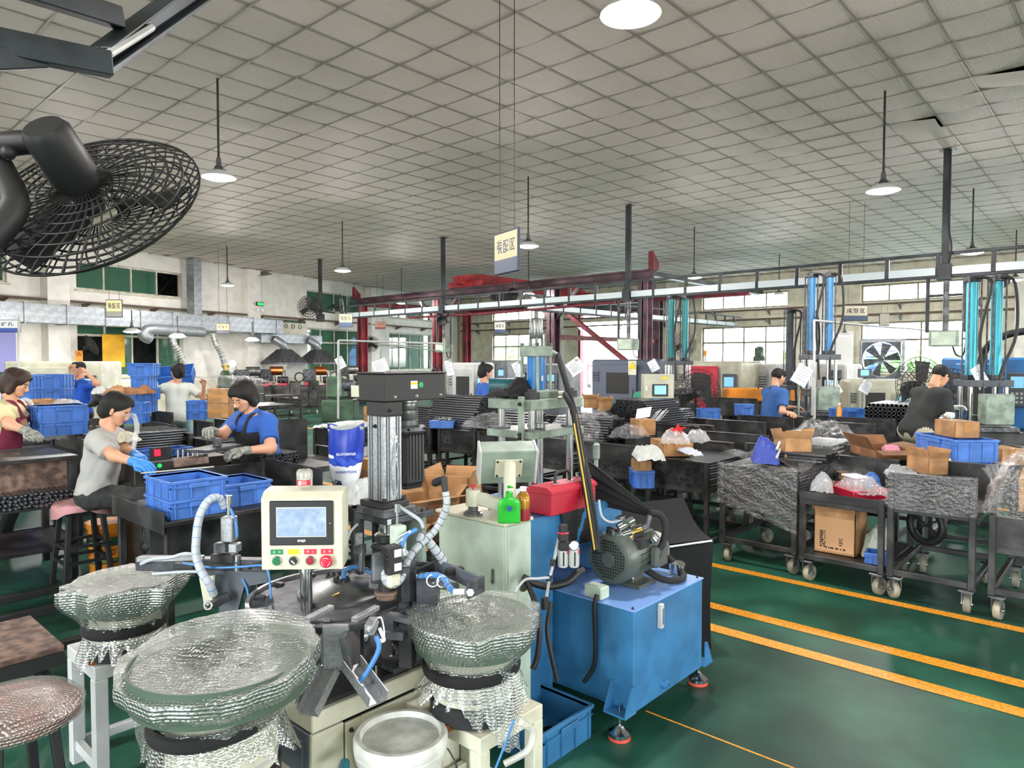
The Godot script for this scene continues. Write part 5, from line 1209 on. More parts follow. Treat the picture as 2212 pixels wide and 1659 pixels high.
func crate(w: float,d: float,h: float,m: Material) -> Node3D:
	var o := Node3D.new()
	o.name = named("plastic_crate"); add_child(o)
	var g := G.new()
	var tk := 0.006
	g.bx(-w / 2 + 0.01,w / 2 - 0.01,0,0.008,-d / 2 + 0.01,d / 2 - 0.01)
	for s: float in [-1.0,1.0]:
		g.box(V(s * (w / 2 - 0.012),h / 2,0),V(tk,h,d - 0.02)); g.box(V(0,h / 2,s * (d / 2 - 0.012)),V(w - 0.02,h,tk))
	var r := G.new()
	for s: float in [-1.0,1.0]:
		r.box(V(s * (w / 2 - 0.006),h - 0.008,0),V(0.018,0.018,d),0.003); r.box(V(0,h - 0.008,s * (d / 2 - 0.006)),V(w - 0.02,0.018,0.018),0.003)
		r.box(V(s * (w / 2 - 0.006),h - 0.04,0),V(0.012,0.006,d)); r.box(V(0,h - 0.04,s * (d / 2 - 0.006)),V(w,0.006,0.012))
	pt("rim",r,m,o)
	for s: float in [-1.0,1.0]:
		for k in 4: g.box(V((k - 1.5) * w * 0.27,h * 0.48,s * (d / 2 - 0.006)),V(0.008,h * 0.9,0.012),0.002)
		for k in 4: g.box(V(s * (w / 2 - 0.006),h * 0.48,(k - 1.5) * d * 0.27),V(0.012,h * 0.9,0.008),0.002)
	pt("body",g,m,o)
	for s: float in [-1.0,1.0]: pt("handle",G.new().box(V(0,h - 0.034,s * (d / 2 + 0.002)),V(w * 0.34,0.03,0.012),0.004),m,o)
	return o
var tube_mesh := {}
func tube_of(L: float,r: float) -> ArrayMesh:
	var k := "%.2f %.3f" % [L,r]
	if not tube_mesh.has(k): tube_mesh[k] = G.new().lathe([Vector2(r * 0.72,-L / 2 + 0.03),Vector2(r * 0.72,-L / 2),Vector2(r,-L / 2),Vector2(r,L / 2),Vector2(r * 0.72,L / 2),Vector2(r * 0.72,L / 2 - 0.03),Vector2(0,L / 2 - 0.03)],8,xf(Vector3.ZERO,Basis(Vector3.RIGHT,Vector3.BACK,Vector3.DOWN))).mesh()
	return tube_mesh[k]
func tubes(c: Vector3,yaw: float,L: float,r: float,cols: int,rows: int,shrink: float,label: String,group := "") -> void:
	var b := ry(yaw)
	var pl := []
	for j in rows:
		var n := int(round(cols - j * shrink))
		var l := L
		for i in n:
			var x := (i - (n - 1) / 2.0) * r * 2.04 + (r if j % 2 and shrink == 0 else 0.0) * 0.5
			pl.append(Transform3D(b,c + b * V(x,r + j * r * 1.8,rng.randf_range(-0.03,0.03))))
	if group == "":
		var o := Node3D.new()
		o.name = named("tube_stack"); add_child(o); o.position = c
		tag(o,label,"tubes"); o.set_meta("kind","stuff")
		var q := []
		for t in pl: q.append(Transform3D(t.basis,t.origin - c))
		many("tubes",tube_of(L,r),M.tube_black,q,o)
		return
	for t in pl:
		var o := one("steel_tube",tube_of(L,r),M.tube_black,label,"tube",group)
		o.transform = t
func castor(parent: Node3D,at: Vector3,turn: float) -> void:
	var b := ry(turn)
	pt("castor_fork",G.new().box(at + V(0,-0.012,0),V(0.09,0.012,0.09),0.002).box(at + b * V(0.0,-0.06,0.027),V(0.05,0.09,0.005),0,b).box(at + b * V(0.0,-0.06,-0.027),V(0.05,0.09,0.005),0,b).box(at + V(0,-0.02,0),V(0.06,0.014,0.06)),M.steel,parent)
	pt("castor_wheel",G.new().lathe([Vector2(0.012,-0.02),Vector2(0.035,-0.016),Vector2(0.04,-0.021),Vector2(0.058,-0.021),Vector2(0.063,-0.012),Vector2(0.063,0.012),Vector2(0.058,0.021),Vector2(0.04,0.021),Vector2(0.035,0.016),Vector2(0.012,0.02)],20,xf(at + b * V(0.028,-0.108,0),b * Basis(Vector3.RIGHT,PI / 2))),M.castor,parent)
	pt("castor_hub",G.new().cyl(at + b * V(0.028,-0.108,-0.034),at + b * V(0.028,-0.108,0.034),0.016,10),M.chrome,parent)
func cart(x0: float,x1: float,z0: float,z1: float,top: float,panel: float,label: String,wheels := true,shelf := -1.0,far_panel := true) -> Node3D:
	var c := V((x0 + x1) / 2,0,(z0 + z1) / 2)
	var t := th("rack_trolley",label,"trolley",c,0,"black steel rack trolleys")
	var a := (x1 - x0) / 2
	var d := (z1 - z0) / 2
	var y0 := 0.17 if wheels else 0.0
	var w := 0.04
	for sx: float in [-1.0,1.0]:
		for sz: float in [-1.0,1.0]:
			pt("post",G.new().box(V(sx * (a - w / 2),(y0 + top) / 2,sz * (d - w / 2)),V(w,top - y0,w),0.003),M.rack,t)
			if wheels: castor(t,V(sx * (a - 0.05),0.171,sz * (d - 0.05)),rng.randf_range(-40,40) + 20)
	var tray := top - panel
	for y in [y0 + 0.03,tray - 0.02]:
		for s: float in [-1.0,1.0]:
			pt("rail",G.new().box(V(s * (a - w / 2),y,0),V(w * 0.8,w,d * 2 - w * 2),0.003),M.rack,t)
			pt("rail",G.new().box(V(0,y,s * (d - w / 2)),V(a * 2 - w * 2,w,w * 0.8),0.003),M.rack,t)
	if shelf >= 0: pt("shelf",G.new().box(V(0,shelf,0),V(a * 2 - 0.02,0.01,d * 2 - 0.02)),M.rack,t)
	pt("tray",G.new().box(V(0,tray + 0.004,0),V(a * 2 - 0.01,0.008,d * 2 - 0.01)),M.rack,t)
	if panel > 0.06:
		for s: float in ([-1.0,1.0] if far_panel else [-1.0]): pt("end_panel",G.new().box(V(s * (a - w * 0.5),tray + panel / 2,0),V(0.006,panel - 0.012,d * 2 - w * 2 + 0.01),0.002).box(V(s * (a - w * 0.5),top - 0.006,0),V(w,0.012,d * 2 - w * 2)),M.rack,t)
	else:
		pt("tray_lip",G.new().box(V(-a + 0.004,tray + 0.03,0),V(0.006,0.06,d * 2),0.001).box(V(0,tray + 0.03,d - 0.004),V(a * 2,0.06,0.006),0.001),M.rack,t)
	return t
func carton(c: Vector3,w: float,h: float,d: float,yaw: float,label: String,open := 0,m: Material = null,tilt := 0.0,group := "") -> Node3D:
	var t := th("carton",label,"carton",c,yaw,group)
	t.rotation.z = tilt
	m = m if m else M.card
	var k := 0.005
	var g := G.new()
	g.box(V(0,k / 2,0),V(w,k,d))
	for s: float in [-1.0,1.0]:
		g.box(V(s * (w - k) / 2,h / 2,0),V(k,h,d)); g.box(V(0,h / 2,s * (d - k) / 2),V(w,h,k))
	pt("box",g,m,t)
	if open == 0:
		for s: float in [-1.0,1.0]: pt("flap",G.new().box(V(0,h + 0.002,s * d / 4),V(w,0.004,d / 2 - 0.002)),m,t)
		pt("tape",G.new().box(V(0,h + 0.005,0),V(w + 0.004,0.001,0.05)).box(V(w / 2 + 0.001,h - 0.04,0),V(0.001,0.08,0.05)).box(V(-w / 2 - 0.001,h - 0.04,0),V(0.001,0.08,0.05)),M.tape,t)
	else:
		for s: float in [-1.0,1.0]:
			var e := 0.3 if open == 1 else 1.0 + 0.4 * s
			var l := d * 0.42
			pt("flap",G.new().box(V(0,h,s * d / 2) + V(0,cos(e),s * sin(e)) * l / 2,V(w,l,k),0,Basis(Vector3.RIGHT,s * e)),m,t)
			e = 0.5 if open == 1 else 1.3 - 0.5 * s
			pt("flap",G.new().box(V(s * w / 2,h,0) + V(s * sin(e),cos(e),0) * l * 0.4,V(k,l * 0.8,d),0,Basis(Vector3.BACK,-s * e)),m,t)
	pt("tape_strip",G.new().box(V(0,h * 0.5,d / 2 + 0.001),V(w,0.045,0.001)),M.tape,t)
	return t
func heap(c: Vector3,a: float,b: float,h: float,yaw: float,m: Material,called: String,label: String,cat: String,seed_ := 1.0,pw_ := 0.6) -> MeshInstance3D:
	var nz := FastNoiseLite.new()
	nz.seed = int(seed_ * 13); nz.frequency = 3.0
	var q := ry(yaw)
	var o := one(called,G.new().sheet(34,26,func(s,t):
		var x: float = (s - 0.5) * 2.0
		var z: float = (t - 0.5) * 2.0
		var e: float = pow(maxf(0.0,(1.0 - pow(absf(x),2.6)) * (1.0 - pow(absf(z),2.6))),pw_)
		var n := nz.get_noise_2d(x * a * 2.0 + seed_,z * b * 2.0)
		var n2 := nz.get_noise_2d(x * a * 7.0 + seed_,z * b * 7.0)
		return q * V(x * a * (1.0 + 0.12 * n),h * e * (0.9 + 0.35 * n) + 0.02 * n2 + 0.01,z * b * (1.0 + 0.12 * n2))),m,label,cat)
	o.position = c
	return o
func crate_at(c: Vector3,w: float,d: float,h: float,yaw: float,label: String,m: Material,group := "blue plastic crates") -> Node3D:
	var o := crate(w,d,h,m)
	o.position = c; o.rotation.y = deg_to_rad(yaw)
	tag(o,label,"crate",group)
	return o
func right_side() -> void:
	mt("castor",rgb8(176,170,150),0.5,0,0.3)
	mt("tape",rgb8(176,128,72),0.25)
	var f := clear("film",rgb8(246,248,250),0.12,0.26)
	f.metallic = 0.85; f.normal_enabled = true; f.normal_texture = M.wrap.normal_texture; f.uv1_triplanar = true; f.uv1_scale = Vector3.ONE * 3.0
	cart(5.85,6.75,-3.55,-2.9,0.77,0.25,"bare grey black trolley of tubes with rust streaked end panel",false)
	tubes(V(6.3,0.53,-3.05),90,0.86,0.0145,9,9,0,"black tube in the trolley with the rust streaked panel","tubes in the rust streaked trolley")
	tubes(V(6.3,0.53,-3.36),90,0.84,0.0145,12,9,0,"more black tubes behind the rust streaked panel")
	cart(5.5,6.4,-2.62,-1.98,0.83,0.32,"trolley bound in diagonal shiny stretch film with a tilted carton on top")
	tubes(V(5.98,0.53,-2.3),90,0.84,0.015,20,11,0,"black tubes stacked in the film bound trolley")
	tubes(V(6.05,0.85,-2.16),0,0.5,0.015,12,3,0,"tubes lying crosswise under the tilted carton")
	var fw := th("stretch_film","stretch film pulled in diagonal folds round the trolley with the tilted carton","plastic wrap",V(5.5,0.5,-2.3))
	pw("front_sheet",G.new().sheet(24,20,func(s,q): return V(5.488 - 0.012 * absf(sin((q * 14.0 - s * 7.0))),lerpf(0.86,0.52 - 0.18 * s,q),lerpf(-2.63,-1.97,s))),M.film,fw)
	pw("side_sheet",G.new().sheet(24,20,func(s,q): return V(lerpf(5.49,6.42,s),lerpf(0.9,0.36 + 0.2 * s,q),-1.968 + 0.012 * absf(sin(q * 16.0 + s * 9.0)))),M.film,fw)
	pw("top_sheet",G.new().sheet(20,16,func(s,q): return V(lerpf(5.48,6.4,s),0.885 + 0.03 * sin(s * 7.0 + q * 4.0) + 0.03 * sin(q * 11.0),lerpf(-2.66,-1.95,q))),M.film,fw)
	var tl := cart(5.42,6.3,-1.93,-1.34,0.69,0.05,"low black trolley with a red basket on top and carton below",true,0.21)
	cart(5.42,6.35,-1.32,-0.79,0.91,0.24,"trolley with film wrapped black end panel and cartons on top",true)
	cart(5.42,6.4,-0.72,0.0,0.69,0.2,"trolley at the picture's edge under a shrouded heap",true)
	one("stretch_film",G.new().sheet(20,16,func(s,q): return V(5.405 - 0.008 * absf(sin(q * 19.0 + s * 3.0)),lerpf(0.93,0.66,q),lerpf(-1.33,-0.78,s))),M.film,"stretch film in level folds over the black end panel with cartons above","plastic wrap")
	one("stretch_film",G.new().sheet(20,16,func(s,q): return V(lerpf(5.4,6.3,s),lerpf(1.0 - 0.05 * s,0.6,q),-0.765 + 0.05 * sin(q * 4.0) + 0.02 * sin(s * 14.0 + q * 5.0))),M.film,"stretch film bulging off the side of the trolley with the blue crate","plastic wrap")
	carton(V(6.051,0.864,-2.219),0.3,0.16,0.22,38,"torn open carton tilted on the film bound trolley",1,null,-0.12)
	var bag := heap(V(5.644,0.853,-2.295),0.13,0.1,0.24,30,mt("bagblue",rgb8(40,62,150),0.5),"striped_bag","slumped dark blue woven bag with pale stripes beside the tilted carton","bag",2.2,0.8)
	for k in 2: pt("stripe",G.new().tube(spl([ry(30) * V(-0.13,0.06 + 0.07 * k,0.07),ry(30) * V(-0.05,0.12 + 0.06 * k,0.105),ry(30) * V(0.08,0.08 + 0.05 * k,0.1)],6),0.011,6),M.greylight,bag)
	heap(V(7.257,0.739,-2.371),0.42,0.36,0.36,20,M.film,"film_heap","big rounded heap of loose clear film behind the tilted carton","plastic wrap",3.1)
	tubes(V(7.36,0.702,-2.405),90,0.8,0.016,22,6,2,"pyramid of black tubes under the rounded film heap")
	cart(6.5,7.4,-2.35,-1.5,0.86,0.2,"trolley behind the red basket, covered with film and an open carton",true)
	heap(V(6.738,0.71,-1.899),0.4,0.25,0.07,0,M.film,"film_heap","flat film sheet over the trolley behind the red basket","plastic wrap",5.0,0.3)
	carton(V(6.896,0.835,-1.731),0.5,0.08,0.34,40,"shallow open carton with raised oil stained lid and pink rag",2,M.card_dark)
	heap(V(6.953,0.877,-1.67),0.1,0.07,0.05,20,mt("pinkrag",rgb8(224,150,166),0.8),"pink_rag","pink rag lying in the shallow open carton","rag",1.5)
	var c2 := carton(V(6.255,0.817,-1.245),0.26,0.13,0.16,47,"standing carton with white shipping label and open flap on the end panel trolley",1)
	var sh := Image.create(128,40,false,Image.FORMAT_RGB8)
	sh.fill(rgb8(214,226,228)); print_lines(sh,24,18,34,1,6,rgb8(70,80,90)); print_lines(sh,84,12,26,3,5,rgb8(60,70,80)); print_lines(sh,30,30,30,1,6,rgb8(60,70,80),4)
	pt("shipping_label",flat(V(0.0,0.05,0.0825),0.23,0.07,Vector3.RIGHT,Vector3.UP),texmat("shiplabel",sh),c2)
	for x in [-0.07,0.09]: pt("mark",G.new().box(V(x,0.105,0.083),V(0.035,0.01,0.001)),M.jet,c2)
	crate_at(V(6.868,0.761,-1.162),0.56,0.3,0.13,40,"darker blue crate under film below the big light blue crate",M.crate)
	crate_at(V(6.871,0.878,-1.164),0.6,0.36,0.18,40,"big light blue crate with a carton on it by the man in black",M.crate_light)
	carton(V(6.944,1.053,-1.167),0.3,0.13,0.2,40,"carton taped shut on top of the big light blue crate",0)
	carton(V(7.625,0.772,-0.922),0.28,0.14,0.2,40,"small carton at the picture's edge behind the blue crate",0)
	heap(V(6.462,0.745,-1.162),0.12,0.1,0.16,30,mt("foam",rgb8(216,196,120),0.9),"foam_sheet","buckled yellow foam sheet below the light blue crate","foam sheet",6.3,0.9)
	heap(V(6.226,0.764,-1.424),0.12,0.1,0.09,30,M.bag,"plastic_bag","clear plastic bag beside the carton with the shipping label","bag",7.3)
	heap(V(5.88,0.7,-0.36),0.52,0.4,0.42,0,M.film,"film_heap","film shrouded mound at the picture's right edge","plastic wrap",8.1,0.35)
	carton(V(5.95,0.7,-0.36),0.6,0.22,0.5,4,"carton wrapped inside the shrouded mound at the edge",0)
	var bk := th("red_basket","shallow red plastic basket with diamond holes on the low trolley","basket",V(5.722,0.671,-1.603),47)
	var g := G.new()
	for s: float in [-1.0,1.0]:
		g.box(V(s * 0.205,0.03,0),V(0.004,0.062,0.3),0,Basis(Vector3.BACK,-s * 0.35)); g.box(V(0,0.03,s * 0.15),V(0.41,0.062,0.004),0,Basis(Vector3.RIGHT,s * 0.35))
		g.box(V(s * 0.217,0.06,0),V(0.016,0.008,0.33),0.002); g.box(V(0,0.06,s * 0.161),V(0.44,0.008,0.016),0.002)
	g.box(V(0,0.003,0),V(0.4,0.005,0.29))
	pt("basket",g,M.red,bk)
	var hs := G.new()
	for k in 14: hs.box(V(-0.17 + k * 0.026,0.035,0.1545),V(0.01,0.01,0.003),0,Basis(Vector3.RIGHT,0.35) * Basis(Vector3.BACK,PI / 4))
	pt("holes",hs,M.rack,bk).set_meta("kind","stuff")
	var fb := th("food_box","clear lidded food box lying in the red basket","box",V(5.747,0.736,-1.624),47)
	pt("box",G.new().box(V(0,0.035,0),V(0.18,0.06,0.12),0.02),M.bag,fb)
	pt("lid",G.new().box(V(0,0.07,0),V(0.19,0.014,0.13),0.006),M.paper,fb)
	heap(V(5.688,0.701,-1.567),0.2,0.12,0.11,40,M.bag,"plastic_bag","crinkled clear bags heaped in the red basket","bag",9.1)
	heap(V(5.953,0.708,-1.573),0.12,0.07,0.09,20,M.crate,"blue_wrap","blue plastic wrapping behind the food box","wrapping",4.4)
	heap(V(5.591,0.683,-1.823),0.1,0.08,0.13,20,M.bag,"plastic_bag","clear bag with pale contents left of the red basket","bag",2.9)
	var jar := th("steel_jar","small jar with metal lid in a bag beside the red basket","jar",V(5.679,0.673,-1.8))
	pt("jar",G.new().lathe([Vector2(0,0),Vector2(0.04,0),Vector2(0.042,0.07),Vector2(0,0.07)],18),M.card_dark,jar); pt("lid",G.new().lathe([Vector2(0.043,0.07),Vector2(0.043,0.085),Vector2(0,0.087)],18),M.chrome,jar)
	carton(V(6.335,0.677,-1.895),0.11,0.06,0.09,30,"small dark brown box behind the food box",0,M.wood)
	var bc := carton(V(5.72,0.216,-1.72),0.3,0.33,0.3,90,"tall open carton with dark print on the lower shelf of the low trolley",1)
	var bp := Image.create(96,96,false,Image.FORMAT_RGB8)
	bp.fill(rgb8(196,150,108)); print_lines(bp,12,40,14,8,6,rgb8(40,36,34),4); print_lines(bp,60,56,10,4,6,rgb8(60,50,44),3); print_lines(bp,26,84,50,1,8,rgb8(50,40,36),5)
	pt("box_print",flat(V(-0.0,0.15,-0.1515),0.28,0.26,Vector3.LEFT,Vector3.UP),texmat("boxprint",bp,0.8),bc)
	heap(V(5.72,0.5,-1.72),0.12,0.12,0.05,0,M.red,"red_packets","red packets showing in the tall open carton","packets",3.3)
	heap(V(5.75,0.22,-1.46),0.12,0.1,0.24,10,mt("greybag",rgb8(170,176,160),0.6),"grey_sack","slumped grey green sack beside the tall open carton","sack",6.1)
	crate_at(V(5.56,0.216,-1.42),0.16,0.14,0.08,8,"small blue tray at the corner of the low trolley's shelf",M.crate)
	var sp := th("cable_reel","black steel rimmed wheel leaning behind the low trolley","reel",V(6.05,0.44,-1.2))
	pt("rim",G.new().ring(Vector3.ZERO,0.13,0.03,V(0.9,0,0.4).normalized(),28,8),M.jet,sp)
	for k in 6: pt("spoke",G.new().bar(Vector3.ZERO,Basis(V(0.9,0,0.4).normalized(),k * PI / 3) * V(0,0.13,0),0.02,0.012),M.jet,sp)
	for k in 6:
		var z := [-3.68,-4.45,-5.2,-5.9,-6.7,-7.5][k] as float
		cart(5.85,6.75,z - 0.66,z,[0.86,0.86,0.86,0.9,0.84,0.84][k],0.3,["black trolley with a crumpled bag on top, left of the rust streaked one","black trolley between the press columns","black trolley just left of the press column","black trolley behind the grey monitor","black trolley with blue crate of shiny parts beside the motor","black trolley half hidden behind the tall servo press"][k],true)
		tubes(V(6.3,[0.57,0.57,0.57,0.61,0.55,0.55][k],z - 0.33),90,0.84,0.0145,19,[5,5,8,9,12,8][k],0,"black tubes in a trolley of the row behind the press")
	crate_at(V(5.87,0.87,-6.45),0.4,0.3,0.09,35,"shallow light blue crate heaped with shiny parts beside the black motor",M.crate_light)
	var sh2 := G.new()
	for k in 120:
		var q := Basis.from_euler(V(rng.randf() * TAU,rng.randf() * TAU,0))
		var p := V(5.87,0.94,-6.45) + ry(35) * V(rng.randf_range(-0.17,0.17),rng.randf_range(-0.02,0.05),rng.randf_range(-0.12,0.12))
		sh2.cyl(p - q * V(0.022,0,0),p + q * V(0.022,0,0),0.008,5)
	one("metal_parts",sh2,M.chrome,"heap of small shiny metal sleeves in the shallow blue crate","parts").set_meta("kind","stuff")
	var z7 := 0
	for a in [[7.2,-7.4,0.92,"black trolley under the left tube pyramid"],[7.2,-6.2,0.92,"black trolley with foil heap behind the press column"],[7.2,-5.3,0.9,"long black trolley under the film domed stack"],[7.3,-4.4,0.9,"black trolley with carton and film behind the hoses"],[8.5,-5.6,0.95,"black trolley under the right tube pyramid"],[7.2,-3.5,0.86,"black trolley behind the red star bag"],[7.3,-2.6,0.86,"black trolley left of the tilted carton"],[8.4,-4.3,0.9,"dark trolley in front of the green shirted man"]]:
		cart(a[0] - 0.45,a[0] + 0.5,a[1] - 0.4,a[1] + 0.42,a[2],0.2,a[3],true)
	tubes(V(6.18,0.83,-6.40),0,0.85,0.0155,21,15,0.9,"left pyramid of black tubes, ends facing the aisle, beside the masked woman")
	tubes(V(6.26,0.80,-6.75),0,1.2,0.0155,17,10,1.0,"longer tubes laid under the left pyramid, their sides showing")
	tubes(V(8.16,0.78,-4.95),90,0.85,0.016,26,14,1.0,"right pyramid of black tubes below the beige control box")
	tubes(V(8.55,0.72,-4.97),90,1.25,0.016,20,10,1.2,"longer tubes of the right pyramid sticking out as steps")
	tubes(V(6.678,0.792,-4.803),0,0.8,0.015,22,9,1.8,"domed stack of black tubes wrapped in clear film")
	tubes(V(6.243,0.826,-5.583),0,0.8,0.016,14,9,1.2,"stepped tube stack seen between the press columns")
	heap(V(6.659,0.776,-4.822),0.5,0.36,0.34,0,M.film,"film_dome","clear film stretched over the domed tube stack","plastic wrap",2.7,0.5)
	heap(V(6.477,0.858,-4.133),0.2,0.15,0.14,0,M.film,"film_heap","loose film bunched left of the carton with paper","plastic wrap",4.9)
	heap(V(5.877,0.917,-5.694),0.26,0.2,0.16,0,M.film,"foil_heap","silvery crumpled foil heap in front of the left pyramid","foil",1.9)
	carton(V(6.833,0.862,-4.188),0.26,0.17,0.2,55,"brown carton with grey paper and bright rods sticking out",0)
	one("paper_sheet",slab(V(6.889,1.1,-4.212),0.17,0.12,0.002,V(0.7,0.15,0.7),V(0,1,0.2)),M.paper,"grey paper sheet standing in the brown carton with rods","paper")
	for k in 7: one("bright_rod",G.new().cyl(V(6.886,1.009,-4.137) + V(0.02 * k,0,0.01 * k),V(6.952,1.124,-4.069) + V(0.025 * k,0.01 * (k % 3),0.01 * k),0.005,6),M.chrome,"bright rod sticking out of the brown carton","rod","bright rods in the carton")
	carton(V(7.83,1.05,-5.63),0.2,0.12,0.18,40,"left one of two small cartons behind the press hoses",1)
	carton(V(7.87,1.02,-5.44),0.22,0.12,0.18,47,"carton with white label behind the hoses, right of its twin",1)
	carton(V(6.154,0.776,-3.443),0.42,0.13,0.3,47,"carton under the red star bag",0)
	var sb := heap(V(6.047,0.899,-3.344),0.17,0.13,0.12,30,M.bag,"star_bag","clear bag printed with a red star, lying on a carton","bag",5.2)
	var star := PackedVector2Array()
	for k in 10: star.append(Vector2(sin(k * PI / 5),cos(k * PI / 5)) * (0.085 if k % 2 == 0 else 0.035))
	pt("star_print",G.new().prism(star,0.004,xf(V(-0.04,0.13,0.05),Basis(V(0.72,0.1,0.69),V(-0.35,0.85,0.3).normalized(),V(-0.6,-0.5,0.62).normalized()).orthonormalized())),M.redstar if M.has("redstar") else mt("redstar",rgb8(230,40,48),0.4),sb)
	heap(V(6.326,0.89,-3.258),0.12,0.1,0.12,10,M.bag,"plastic_bag","clear bag with yellow print right of the red star bag","bag",8.8)
	heap(V(5.651,0.786,-3.402),0.2,0.13,0.12,40,mt("greyfilm",rgb8(190,194,190),0.35),"grey_bag","crumpled grey bags drooping over the trolley beside the red star bag","bag",3.7)
	carton(V(5.689,0.597,-3.499),0.18,0.16,0.16,42,"brown carton hanging between two trolleys",0)
	crate_at(V(5.647,0.518,-3.468),0.26,0.2,0.16,42,"dark blue crate between two trolleys under the brown carton",M.crate)
	var dn := heap(V(5.913,0.829,-3.115),0.2,0.06,0.04,47,mt("notebook",rgb8(196,204,220),0.6),"white_gloves","white cloth lying on the rust streaked trolley","cloth",2.4)
	one("work_lamp_head",G.new().box(V(3.443,1.151,-2.431),V(0.05,0.1,0.04),0.01,ry(30)).cyl(V(3.441,1.104,-2.43),V(3.268,0.885,-2.313),0.012,8),M.greyg,"grey sensor head on a thin post behind the hydraulic hoses","sensor")
	cart(3.5,4.5,-4.75,-4.0,0.42,0.05,"low black trolley of torn cartons behind the servo press",true)
	carton(V(3.139,0.717,-3.34),0.34,0.18,0.26,30,"torn open carton left of the swivel arm",1)
	carton(V(2.799,0.724,-3.27),0.36,0.14,0.26,-8,"low torn carton below the servo motor",2)
	carton(V(2.601,0.673,-3.039),0.24,0.12,0.2,25,"crushed brown carton behind the spiral wrapped hose",2,M.card_dark)
func left_side() -> void:
	var t := th("work_bench","black steel bench with side boards holding three blue crates","bench",V(2.2,0,-4.75))
	pw("bench_top",G.new().bx(1.66,2.75,0.70,0.73,-5.15,-4.29,0.004),M.rack,t)
	for x in [1.7,2.7]:
		for z in [-5.1,-4.33]: pw("leg",G.new().bx(x - 0.022,x + 0.022,0,0.7,z - 0.022,z + 0.022,0.003),M.rack,t)
	pw("side_board",G.new().bx(1.655,1.665,0.66,0.79,-5.15,-4.29,0.002),M.rack,t)
	pw("side_board",G.new().bx(2.0,2.75,0.73,0.9,-5.155,-5.145,0.002),M.rack,t)
	pw("side_board",G.new().bx(2.74,2.75,0.73,0.93,-5.1,-4.3,0.002),M.rack,t)
	pw("lower_panel",G.new().bx(1.8,2.7,0.2,0.68,-4.9,-4.89),M.rack,t)
	crate_at(V(1.885,0.731,-4.52),0.36,0.4,0.115,0,"lower crate of the near pair on the seated woman's bench",M.crate_light)
	crate_at(V(1.885,0.848,-4.52),0.36,0.4,0.115,0,"upper crate of the near pair on the seated woman's bench",M.crate_light)
	crate_at(V(2.25,0.731,-4.62),0.36,0.4,0.15,0,"single crate behind the near pair on the seated woman's bench",M.crate_light)
	one("metal_strip",G.new().bar(V(1.636,1.004,-4.568),V(1.984,1.029,-4.335),0.012,0.006),M.greylight,"thin metal strip lying across the upper near crate","strip")
	var w := th("control_machine","low dark machine with red lit keypad before the seated woman","machine",V(2.3,0,-6.0))
	pw("body",G.new().bx(2.0,2.75,0.5,0.9,-6.25,-5.72,0.006).bx(2.05,2.7,0.0,0.5,-6.2,-5.75,0.004),M.darkbody if M.has("darkbody") else mt("darkbody",rgb8(74,68,62),0.5,0.2,0.3),w)
	pw("keypad",slab(V(2.128,0.987,-5.545),0.155,0.1,0.012,Vector3.RIGHT,Vector3.UP,0.003),M.jet,w)
	for k in 9: pw("key",slab(V(2.152,1.025,-5.491) + V((k % 3) * 0.021,-0.022 * (k / 3),0.002),0.012,0.012,0.003,Vector3.RIGHT,Vector3.UP),M.rack,w)
	pw("red_display",slab(V(2.1,0.998,-5.532),0.045,0.05,0.004,Vector3.RIGHT,Vector3.UP),glow("redled",Color(1.0,0.06,0.16),3.0),w)
	pw("green_light",G.new().ball(V(2.109,0.9,-5.517),V(0.016,0.016,0.016),10,7),glow("greenled",Color(0.05,0.8,0.3),1.5),w)
	crate_at(V(2.15,0.905,-5.95),0.22,0.16,0.08,10,"small blue tray on the dark machine, left one",M.crate_light)
	crate_at(V(2.42,0.905,-6.05),0.26,0.2,0.06,10,"small blue tray on the dark machine, right one",M.crate_light)
	var ah := th("loc_line_arm","pale jointed hose arching over the dark machine beside the seated woman","hose",V(1.973,0.972,-5.686))
	hose("hose",[V(1.987,1.281,-5.835),V(2.011,1.267,-5.733),V(2.004,1.184,-5.662),V(1.974,1.119,-5.617),V(1.952,1.035,-5.593),V(1.927,0.917,-5.584)],0.018,M.bag,ah)
	pw("joint",G.new().ball(V(1.974,1.108,-5.617),V(0.03,0.03,0.03),12,8).ball(V(1.951,1.008,-5.593),V(0.028,0.028,0.028),12,8),M.clearplastic,ah)
	heap(V(1.954,1.072,-5.787),0.1,0.08,0.07,0,M.cream,"cotton_rag","bundle of cream cotton gloves beside the jointed hose","gloves",6.6)
	cart(2.75,3.75,-5.95,-5.2,0.88,0.1,"bench of black tubes in front of the woman in blue",false)
	tubes(V(2.95,0.8,-5.5),0,0.55,0.015,11,5,0,"black tube piled at the woman in blue's hands","tubes at the woman in blue")
	one("fixture_plate",G.new().box(V(2.348,1.045,-5.126),V(0.4,0.02,0.2),0.003,ry(30)).box(V(2.367,1.09,-5.107),V(0.05,0.06,0.05),0.004),M.darksteel,"steel jig with small block under the woman in blue's hands","jig")
	one("rusty_tray",G.new().bar(V(2.061,0.964,-5.141),V(2.273,0.983,-5.056),0.16,0.05,0.004),M.wood,"rusty brown tray between the two women","tray")
	for k in 6: one("steel_pin",G.new().cyl(V(2.075,0.983,-5.096) + V(0.035 * k,0.02,0),V(2.076,1.016,-5.097) + V(0.035 * k,0.045,0),0.008,7),M.chrome,"short steel pin standing in the rusty tray","pin","steel pins in the rusty tray")
	var r := th("tube_stand","black sheet metal stand with a tray of tubes beside the woman in blue","stand",V(3.35,0,-5.9))
	pw("back_plate",G.new().box(V(3.42,0.93,-5.92),V(0.34,0.44,0.008),0.003,ry(-30)),M.rack,r)
	pw("tray",G.new().box(V(3.28,0.705,-5.82),V(0.34,0.02,0.3),0.003,ry(-30)),M.rack,r)
